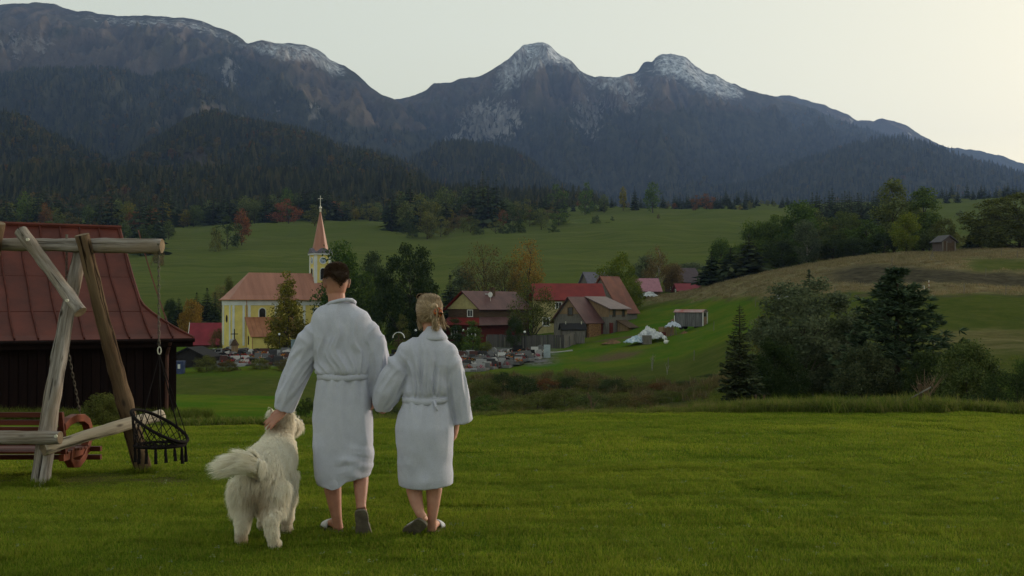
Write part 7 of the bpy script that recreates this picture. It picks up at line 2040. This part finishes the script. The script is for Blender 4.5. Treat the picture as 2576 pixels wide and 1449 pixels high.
# rolled neckline
m = MB(); nk = [(824, 768, -.03), (832, 762, -.072), (850, 757, -.088), (870, 754, -.085), (885, 755, -.06), (892, 760, 0), (888, 775, .08), (868, 815, .135), (846, 812, .135), (826, 780, .09), (819, 772, .03), (824, 768, -.03)]
m.tube([W(x, y, dy) for x, y, dy in nk], .014, 8, cap=False); m.build('collar', M_ROBE, MAN, man0, smooth=True)
slipper(MAN, man0, hl, tl, (0, 0, 1)); 
slipper(MAN, man0, heelR, heelR + (toeR - heelR).normalized() * .255, Vector((0, 1, .25)))

# ------------------------------------------------------------------ the woman
YW = 7.42
Q = lambda x, y, dy=0.0: at(x, y, YW + dy)
wom0 = Vector((Q(1075, 1345).x, YW, gz(Q(1075, 1345).x, YW)))
WOM = empty('person', wom0, 'blonde woman in a white bathrobe with her hair clipped up', 'person')
b = MB()
b.tube([Q(1070, 1070), Q(1069, 1005), Q(1074, 940), Q(1078, 885), Q(1082, 858)], [.125, .09, .085, .075, .05], 14)
b.tube([Q(1082, 866, -.01), Q(1082, 838, -.005), Q(1081, 812, .005)], [.055, .048, .047], 12)
trW, rotW = add_head(b, Q(1080, 786, .01), R(18), R(-4), .93)
b.tube([Q(1078, 872), Q(1020, 888), Q(1000, 940), Q(986, 975), Q(968, 1000, .03), Q(954, 1006, .04)], [.05, .05, .042, .038, .032, .023], 10)
wl_ = Q(955, 1005, .05); add_hand(b, wl_, Vector((-.6, .35, -.6)), Vector((-.5, -.3, .5)), .88, .8, .05, 1)
b.tube([Q(1085, 872), Q(1128, 886), Q(1142, 940), Q(1147, 985, .02), Q(1150, 1030, .03), Q(1150, 1064, .05)], [.05, .05, .042, .038, .031, .023], 10)
wr_ = Q(1150, 1066, .05); add_hand(b, wr_, Vector((-.12, .10, -1)), Vector((-1, .2, .1)), .88, .42, .05, 1)
fz = wom0.z
hR = Vector((Q(1087, 1342).x, 7.44, fz + .022)); tR = hR + Vector((.03, .225, 0))
b.tube([Q(1098, 1040), Q(1096, 1120, .03), Q(1094, 1180, .04), Q(1092, 1205, .02), Q(1092, 1232, .0), Q(1090, 1270, -.005), Q(1087, 1306, 0), Q(1087, 1332, .03)], [.10, .085, .060, .056, .056, .043, .031, .033], 14)
foot(b, hR, tR, (0, 0, 1), .88)
toeL = Vector((Q(1036, 1336).x, 7.42, fz + .03)); heelL = at(1066, 1308, 7.30)
b.tube([Q(1050, 1040), Q(1046, 1120, .05), Q(1042, 1180, .05), Q(1041, 1205, .02), Q(1042, 1234, -.01), Q(1048, 1265, -.05), Q(1057, 1292, -.09), heelL + Vector((-.006, .03, .01))], [.10, .085, .060, .056, .055, .044, .031, .032], 14)
foot(b, heelL, heelL + (toeL - heelL).normalized() * .225, Vector((.35, .75, .6)), .88)
meW = voxel_mesh(b, .0055, 3, 'body'); finish(meW, 'body', M_SKINW, WOM, wom0)
for s in (-1, 1):
    m = MB(); m.ball(trW((s * .029, .080, .010)), .0105, 10, 8); m.build('eye', M_WFRAME, WOM, wom0, smooth=True)
W_RINGS = [(840, 1058, 1112, .066), (850, 1040, 1123, .082), (862, 1026, 1133, .096), (880, 1018, 1138, .112), (912, 1021, 1134, .120), (945, 1024, 1129, .118), (972, 1021, 1128, .122), (985, 1015, 1128, .122), (994, 1014, 1127, .110), (1004, 1013, 1128, .108), (1014, 1010, 1129, .112), (1040, 1000, 1135, .134), (1075, 995, 1140, .152), (1115, 998, 1139, .152), (1170, 1002, 1137, .148), (1222, 1004, 1140, .150)]
rb = robe_body(W_RINGS, YW)
axL = [Q(1058, 882), Q(1026, 888), Q(1008, 914), Q(991, 950), Q(975, 987, .01), Q(964, 1018, .03), Q(964, 1036, .03)]
axR = [Q(1095, 882), Q(1121, 888), Q(1135, 916), Q(1144, 955, .01), Q(1153, 1003, .03), Q(1164, 1062, .05)]
rb.tube(axL, [.045, .070, .082, .094, .094, .074, .048], 20); rb.tube(axR, [.045, .068, .076, .076, .075, .070], 20)
for x_, y_ in ((1040, 876), (1108, 876), (1024, 886), (1124, 886)): rb.ball(Q(x_, y_), (.070, .072, .072), 16, 10)
robe = voxel_mesh(rb, .0075, 14, 'bathrobe')
zb = Q(1070, 1000).z; cxw = Q(1072, 1000).x
hem_w = lambda x: np.interp((x + cxw) * FPX / YW + CXP, [1000, 1030, 1070, 1110, 1140], [.006, -.006, -.010, 0, .012])
def wom_extra(x, z):
    t_ = Q(0, 1170).z
    w = np.exp(-((x + .07) / .09) ** 2 - ((z - t_) / .16) ** 2)
    hip = np.exp(-((z - Q(0, 1090).z) / .09) ** 2) * .006
    return w * .012 * (.5 - np.abs(vnoise(x * 9 + z * 5, z * 3 - x * 4, 93)) * 1.5) + hip + .008 * np.exp(-(x / .012) ** 2) * sstep(.05, .2, z - zb)
folds(robe, cxw, zb, [axL, axR], 300, .022, hem_w, Q(0, 1222).z, wom_extra)
finish(robe, 'bathrobe', M_ROBE, WOM, wom0)
belt(WOM, wom0, YW, 1000, 1013, 1128, .112, .022)
m = MB(); m.tube([Q(1092, 1008, -.118), Q(1097, 1022, -.135), Q(1101, 1034, -.142)], [.010, .012, .006], 8, squash=.5); m.build('belt_loop', M_ROBE, WOM, wom0, smooth=True)
# turned-down shawl collar
m = MB(); cr = []
for y, xl, xr, hd in ((850, 1056, 1116, .074), (838, 1064, 1113, .066), (826, 1070, 1109, .060), (820, 1073, 1107, .058), (822, 1071, 1110, .064), (832, 1066, 1114, .073), (843, 1056, 1123, .090), (850, 1051, 1127, .097), (854, 1053, 1125, .093)):
    cr.append(ring_xy(xl, xr, y, YW, hd, 30, .95))
m.loft(cr, cap=False); co_ = m.build('collar', M_ROBE, WOM, wom0, smooth=True)
slipper(WOM, wom0, hR, tR, (0, 0, 1)); slipper(WOM, wom0, heelL, heelL + (toeL - heelL).normalized() * .228, Vector((.35, .75, .6)))
# hair: drawn back over the skull into a clipped twist, loose ends round the neck
rng = np.random.default_rng(12); Mw = np.array(rotW); hcw = np.array(trW((0, 0, 0)))
hm = MB(); hm.loft([[trW(p) for p in r] for r in head_rings(.95, .017)]); hme = voxel_mesh(hm, .006, 2, 'hair')
Vc, Nc = mesh_arrays(hme); qv = (Vc - hcw) @ Mw
keep = (qv[:, 1] < .055 + .5 * qv[:, 2]) & (qv[:, 2] > -.062 + .3 * np.clip(qv[:, 1], -.02, .1))
Fc = [tuple(p.vertices) for p in hme.polygons if all(keep[i] for i in p.vertices)]
knot = np.array(trW((.004, -.108, .000)))
def wkeep(P):
    q_ = (P - hcw) @ Mw
    return ((q_[:, 1] < .06 + .5 * q_[:, 2]) & (q_[:, 2] > -.064 + .3 * np.clip(q_[:, 1], -.02, .1))).astype(float)
P, Nn = sample_surface(hme, 12000, rng, wkeep)
to = knot - P; ln_ = np.linalg.norm(to, axis=1)[:, None]; tan = to - Nn * np.sum(to * Nn, 1)[:, None]; tan /= np.linalg.norm(tan, axis=1)[:, None] + 1e-6
L1 = np.minimum(ln_ * .5, .028)
hv, hf = tri_strands(P + Nn * .001, tan * L1 - Nn * L1 * .10 + .0008 * rng.normal(size=P.shape), tan * L1 * .95 - Nn * L1 * .40 + .001 * rng.normal(size=P.shape), .0034, rng)
parts_h = [(hv, hf)]
def lock(pts, n, spread, w):
    pts = [np.array(tuple(p)) for p in pts]; R0 = []; 
    p0 = pts[0] + rng.normal(size=(n, 3)) * spread
    for i in range(len(pts) - 2 + 1):
        d1 = (pts[i + 1] - pts[i])[None, :] + rng.normal(size=(n, 3)) * spread * .6
        parts_h.append(tri_strands(p0, d1 * .75, d1 * .55, w, rng)); p0 = p0 + d1
lock([trW((0, -.085, .03)), trW((.006, -.118, .022)), trW((.010, -.125, -.004)), trW((.004, -.118, -.03))], 260, .010, .0040)   # twist
lock([trW((.004, -.112, -.03)), trW((.010, -.118, -.06)), trW((.014, -.108, -.095)), trW((.022, -.100, -.112))], 200, .009, .0038)
lock([trW((.060, -.045, .02)), trW((.070, -.06, -.03)), trW((.074, -.062, -.075)), trW((.082, -.066, -.105))], 70, .006, .0030)
lock([trW((.07, -.03, .0)), trW((.088, -.045, -.05)), trW((.108, -.05, -.09)), trW((.125, -.05, -.10))], 12, .004, .0024)
lock([trW((-.064, .01, -.01)), trW((-.070, .01, -.05)), trW((-.066, .005, -.10))], 60, .006, .0034)
hv, hf = join_np(parts_h)
bun = MB(); bun.ball(tuple(trW((.006, -.110, .030))), .027, 12, 9); bun.ball(tuple(trW((.008, -.108, -.008))), .022, 12, 9)
Vb = np.array(bun.v); nb = len(Vc)
me = bpy.data.meshes.new('hair'); me.from_pydata([tuple(v) for v in np.concatenate([Vc - Nc * .003, Vb, hv]) - np.array(wom0)], [], Fc + [tuple(i + nb for i in f) for f in bun.f] + [tuple(int(i) + nb + len(Vb) for i in f) for f in hf]); me.materials.append(M_HAIRW)
hairW = link(bpy.data.objects.new('hair', me), WOM)
t = NT('tortoiseshell'); n_ = t.noise(t.coord(), 45, 3, .6); M_CLAW = t.bsdf(t.ramp(n_, [(.38, (.03, .008, .004)), (.50, (.30, .055, .010)), (.62, (.62, .17, .02))]), .2, .5)
m = MB()
for s in (-1, 1):
    arc = [trW((.024 + s * (.008 + .014 * math.sin(math.pi * f)), -.128 - .020 * math.sin(math.pi * f), .022 - .062 * f)) for f in [k / 8 for k in range(9)]]
    m.tube(arc, [.005, .008, .0095, .010, .010, .010, .0095, .008, .005], 8)
    for f in (.2, .4, .6, .8): c_ = trW((.024 + s * .018, -.140, .022 - .062 * f)); m.tube([c_, trW((.020 - s * .010, -.104, .022 - .062 * f))], [.0045, .002], 6)
m.ball(tuple(trW((.036, -.150, -.012))), (.013, .008, .015), 8, 6)
m.build('hair_claw', M_CLAW, hairW, wom0, smooth=True)
# sunglasses pushed up
SG = empty('sunglasses', trW((-.02, .045, .10)), 'dark sunglasses pushed up on the blonde woman\'s head', 'sunglasses'); og = SG.location
M_LENS = mat_plain('dark_lens', (.030, .018, .014), (.020, .012, .010), 3, .1, .6, 0); M_RIM = mat_plain('gold_rim', (.30, .20, .10), (.20, .13, .06), 8, .3, .5, .1, .001, metal=.7)
for s in (-1, 1):
    c_ = Vector((s * .034 - .014, .050, .108)); tilt = lambda a, r: (c_.x + r * 1.1 * math.cos(a), c_.y - .35 * r * math.sin(a), c_.z + r * .92 * math.sin(a))
    m = MB(); m.tube([trW(tilt(2 * math.pi * k / 18, .025)) for k in range(19)], .0022, 6, cap=False); m.build('rim', M_RIM, SG, og, smooth=True)
    m = MB(); m.prism([trW(tilt(2 * math.pi * k / 18, .0245)) for k in range(18)], (0, .0015, 0)); m.build('lens', M_LENS, SG, og)
    m = MB(); m.tube([trW((s * .060 - .012, .050, .104)), trW((s * .080, .0, .075)), trW((s * .083, -.03, .045))], .002, 6); m.build('temple', M_RIM, SG, og, smooth=True)
m = MB(); m.tube([trW((-.023, .050, .110)), trW((-.005, .050, .110))], .002, 6); m.build('bridge', M_RIM, SG, og)

# ------------------------------------------------------------------ the dog
dog0 = Vector((at(655, 1365, 7.15).x, 7.15, gz(at(655, 1365, 7.15).x, 7.15)))
DOG = empty('dog', dog0, 'large fluffy cream-white dog walking away beside the man', 'dog')
K = at; gd = dog0.z
b = MB()
b.tube([K(652, 1196, 6.98), K(654, 1192, 7.06), K(662, 1182, 7.20), K(676, 1168, 7.36), K(690, 1150, 7.50), K(700, 1120, 7.60), K(706, 1092, 7.67)], [.060, .130, .145, .152, .142, .110, .086], 16)
# head, lifted, nose forward and to the right
hd0 = K(708, 1072, 7.70)
b.ball(hd0, (.095, .105, .088), 16, 12); fw = Vector((.45, .80, .12)).normalized()
b.tube([hd0 + fw * .06 + Vector((0, 0, -.015)), hd0 + fw * .13 + Vector((0, 0, -.018)), hd0 + fw * .185 + Vector((0, 0, -.02))], [.060, .046, .034], 12)
side = Vector((.87, -.49, 0))
for s, q in ((1, 1), (-1, 1)):
    e0 = hd0 + side * s * .070 + Vector((0, 0, .05)); b.tube([e0, e0 + side * s * .018 + Vector((0, -.005, .045)), e0 + side * s * .022 + Vector((0, 0, .075))], [.034, .024, .006], 10, squash=.6)
gy = lambda x, y, Y, z: Vector((at(x, y, Y).x, Y, gd + z))
legs = [
 [gy(622, 1230, 7.08, .40), gy(616, 1262, 7.12, .29), gy(610, 1300, 7.02, .165), gy(607, 1330, 7.02, .09), gy(606, 1360, 7.05, .035)],
 [gy(690, 1230, 7.06, .40), gy(692, 1265, 7.10, .30), gy(682, 1310, 6.94, .19), gy(686, 1345, 6.93, .10), gy(690, 1375, 6.96, .045)],
 [gy(720, 1190, 7.46, .42), gy(723, 1240, 7.42, .30), gy(722, 1290, 7.43, .17), gy(722, 1320, 7.44, .09), gy(720, 1340, 7.45, .035)],
 [gy(672, 1190, 7.52, .42), gy(668, 1240, 7.50, .30), gy(664, 1290, 7.56, .17), gy(662, 1320, 7.58, .09), gy(660, 1335, 7.60, .035)]]
for i, L in enumerate(legs):
    b.tube(L, [.095, .072, .042, .036, .036] if i < 2 else [.075, .055, .042, .036, .036], 12)
    f_ = L[-1]; b.ball(f_ + Vector((0, .03, -.004)), (.040, .058, .032), 12, 8)
    for t_ in (-.024, -.008, .008, .024): b.ball(f_ + Vector((t_, .076, -.012)), (.012, .018, .018), 8, 6)
tail = [K(654, 1182, 7.0), K(642, 1168, 6.92), K(618, 1163, 6.86), K(592, 1167, 6.83), K(566, 1173, 6.82)]
b.tube(tail, [.045, .048, .048, .040, .018], 12)
dm = voxel_mesh(b, .010, 6, 'body')
t = NT('dog_coat'); co = t.attr('tint'); dn = t.noise(t.coord(), 12, 4, .6)
dcol = t.mix(co, t.mix(t.ramp(dn, [(.3, 0), (.7, 1)]), (.90, .85, .73), (.95, .92, .83)), (.48, .33, .19)); M_DOG = t.bsdf(dcol, .9, .05, transl=.45)
axis = np.array([tuple(p) for p in tail])
def dog_tint(P):
    """warmer, browner hair inside the thighs, on the hocks, behind the ears and on the paws"""
    X0 = np.array([tuple(K(650, 1262, 7.0))]); d1 = np.exp(-(np.linalg.norm((P - X0) * np.array([1.1, .9, .75]), axis=1) / .10) ** 2)
    lg = sstep(.17, .05, P[:, 2] - gd); inner = np.zeros(len(P))
    ear = np.exp(-(np.linalg.norm(P - np.array([tuple(K(698, 1085, 7.60))]), axis=1) / .05) ** 2)
    fb = fbm(P[:, 0] * 9, P[:, 2] * 7 + P[:, 1] * 5, 4, 5)
    return np.clip(d1 * .8 + lg * (.25 + .35 * fb) + ear * .75 + .08 * np.clip(fb, 0, 1), 0, 1)
Vd, Nd = mesh_arrays(dm)
aa = dm.attributes.new('tint', 'FLOAT', 'POINT'); aa.data.foreach_set('value', dog_tint(Vd).astype(np.float32))
dog_src = dm.copy()
finish(dm, 'body', M_DOG, DOG, dog0)
rng = np.random.default_rng(31)
def seg_dist(P, axis):
    best = np.full(len(P), 9.0); tan = np.zeros_like(P)
    for i in range(len(axis) - 1):
        a, d = axis[i], axis[i + 1] - axis[i]; t_ = np.clip(((P - a) @ d) / (d @ d), 0, 1); dd = np.linalg.norm(P - a - t_[:, None] * d, axis=1); k = dd < best; best[k] = dd[k]; tan[k] = d / np.linalg.norm(d)
    return best, tan
P, Nn = sample_surface(dog_src, 95000, rng)
zr = P[:, 2] - gd; dt, tt = seg_dist(P, axis); is_tail = (dt < .062) & (P[:, 0] < K(648, 1160, 6.95).x + .02) & (zr > .40)
head_d = np.linalg.norm(P - np.array(tuple(hd0)), axis=1)
L = .048 + .030 * rng.random(len(P))
L = np.where(zr < .12, .018 + .012 * rng.random(len(P)), np.where(zr < .25, .045, L))
L = np.where((zr > .25) & (zr < .46) & (P[:, 1] < 7.15), .070 + .035 * rng.random(len(P)), L)
L = np.where(head_d < .13, .026 + .02 * rng.random(len(P)), L); L = np.where(is_tail, .075 + .065 * rng.random(len(P)), L)
clump = np.stack([vnoise(P[:, 0] * 38, P[:, 2] * 38 + P[:, 1] * 20, 3), vnoise(P[:, 0] * 38 + 9, P[:, 1] * 38, 4), vnoise(P[:, 1] * 38, P[:, 2] * 38, 5)], 1)
comb = np.tile(np.array([-.05, -.62, -.62]), (len(P), 1)); comb[zr < .3] = (0, -.12, -1); comb[head_d < .13] = (0, -.7, -.15)
comb = np.where(is_tail[:, None], tt * 1.5 + np.array([-.25, 0, -.12]), comb)
d1 = Nn * .58 + comb * .80 + clump * .16 + .10 * rng.normal(size=P.shape); d1 /= np.linalg.norm(d1, axis=1)[:, None]
d2 = Nn * .14 + comb * 1.0 + clump * .26 + np.array([0, 0, -.25]) * (~is_tail)[:, None] + .12 * rng.normal(size=P.shape); d2 /= np.linalg.norm(d2, axis=1)[:, None]
fv, ff_ = tri_strands(P - Nn * .004, d1 * (L * .5)[:, None], d2 * (L * .55)[:, None], .0020 + .0014 * rng.random(len(P)), rng)
fm = np_mesh('fur', fv - np.array(dog0), ff_, M_DOG, False, {'tint': np.repeat(np.clip(dog_tint(P) + .10 * rng.normal(size=len(P)), 0, 1), 5)})
fo = link(bpy.data.objects.new('fur', fm), DOG); fo['kind'] = 'stuff'
for s in (-1, 1):
    e0 = hd0 + side * s * .082 + Vector((0, -.028, .085)); m = MB(); m.prism([e0 + side * s * -.012, e0 + side * s * .014, e0 + side * s * .010 + Vector((0, .002, .045))], (0, .004, 0)); m.build('inner_ear', mat_plain('dog_inner_ear', (.10, .055, .045), (.05, .03, .025), 20, .8) if s < 0 else bpy.data.materials['dog_inner_ear'], DOG, dog0)
    m = MB(); m.ball(hd0 + fw * .095 + side * s * .042 + Vector((0, 0, .022)), .010, 8, 6); m.build('eye', M_DARKW, DOG, dog0, smooth=True)
m = MB(); m.ball(hd0 + fw * .205 + Vector((0, 0, -.008)), (.018, .014, .014), 10, 8); m.build('nose', M_DARKW, DOG, dog0, smooth=True)
pm = gy(690, 1380, 6.955, .03); m = MB(); m.ball(pm + Vector((.0, -.022, .0)), (.022, .010, .026), 10, 6); m.build('paw_pad', mat_plain('paw_pad', (.055, .030, .024), (.03, .018, .015), 20, .8), DOG, dog0, smooth=True)
# ================================================================== haze: the evening air of the valley
hz = MB(); hz.box((0, 2600, 640), (14000, 11000, 1320))
t = NT('haze')
pv = t.n('ShaderNodeVolumePrincipled')
pv.inputs['Color'].default_value = (0.30, 0.47, 0.92, 1)
pv.inputs['Density'].default_value = 0.000065
pv.inputs['Anisotropy'].default_value = 0.2
t.l(pv.outputs[0], t.out.inputs['Volume'])
haze = hz.build('haze', t.m)
props(haze, 'blue evening haze filling the valley', 'haze', kind='stuff')
# ================================================================== tell look-alikes apart by their order
_by = {}
for o in COL.objects:
    if o.parent is None and o.get('label') and o.get('category') in ('tree', 'shrub', 'bush', 'stake'):
        _by.setdefault(o['label'], []).append(o)
_ORD = ['leftmost', 'second from left', 'third from left', 'fourth from left', 'fifth from left', 'sixth from left', 'seventh from left', 'eighth from left', 'ninth from left', 'tenth from left', 'eleventh from left', 'twelfth from left']
for lab, os_ in _by.items():
    if 2 <= len(os_) <= 12:
        os_.sort(key=lambda o: o.location.x / o.location.y)
        for k, o in enumerate(os_):
            t_ = '%s, %s' % (lab, _ORD[k]); o['label'] = t_ if len(t_.split()) <= 16 else lab
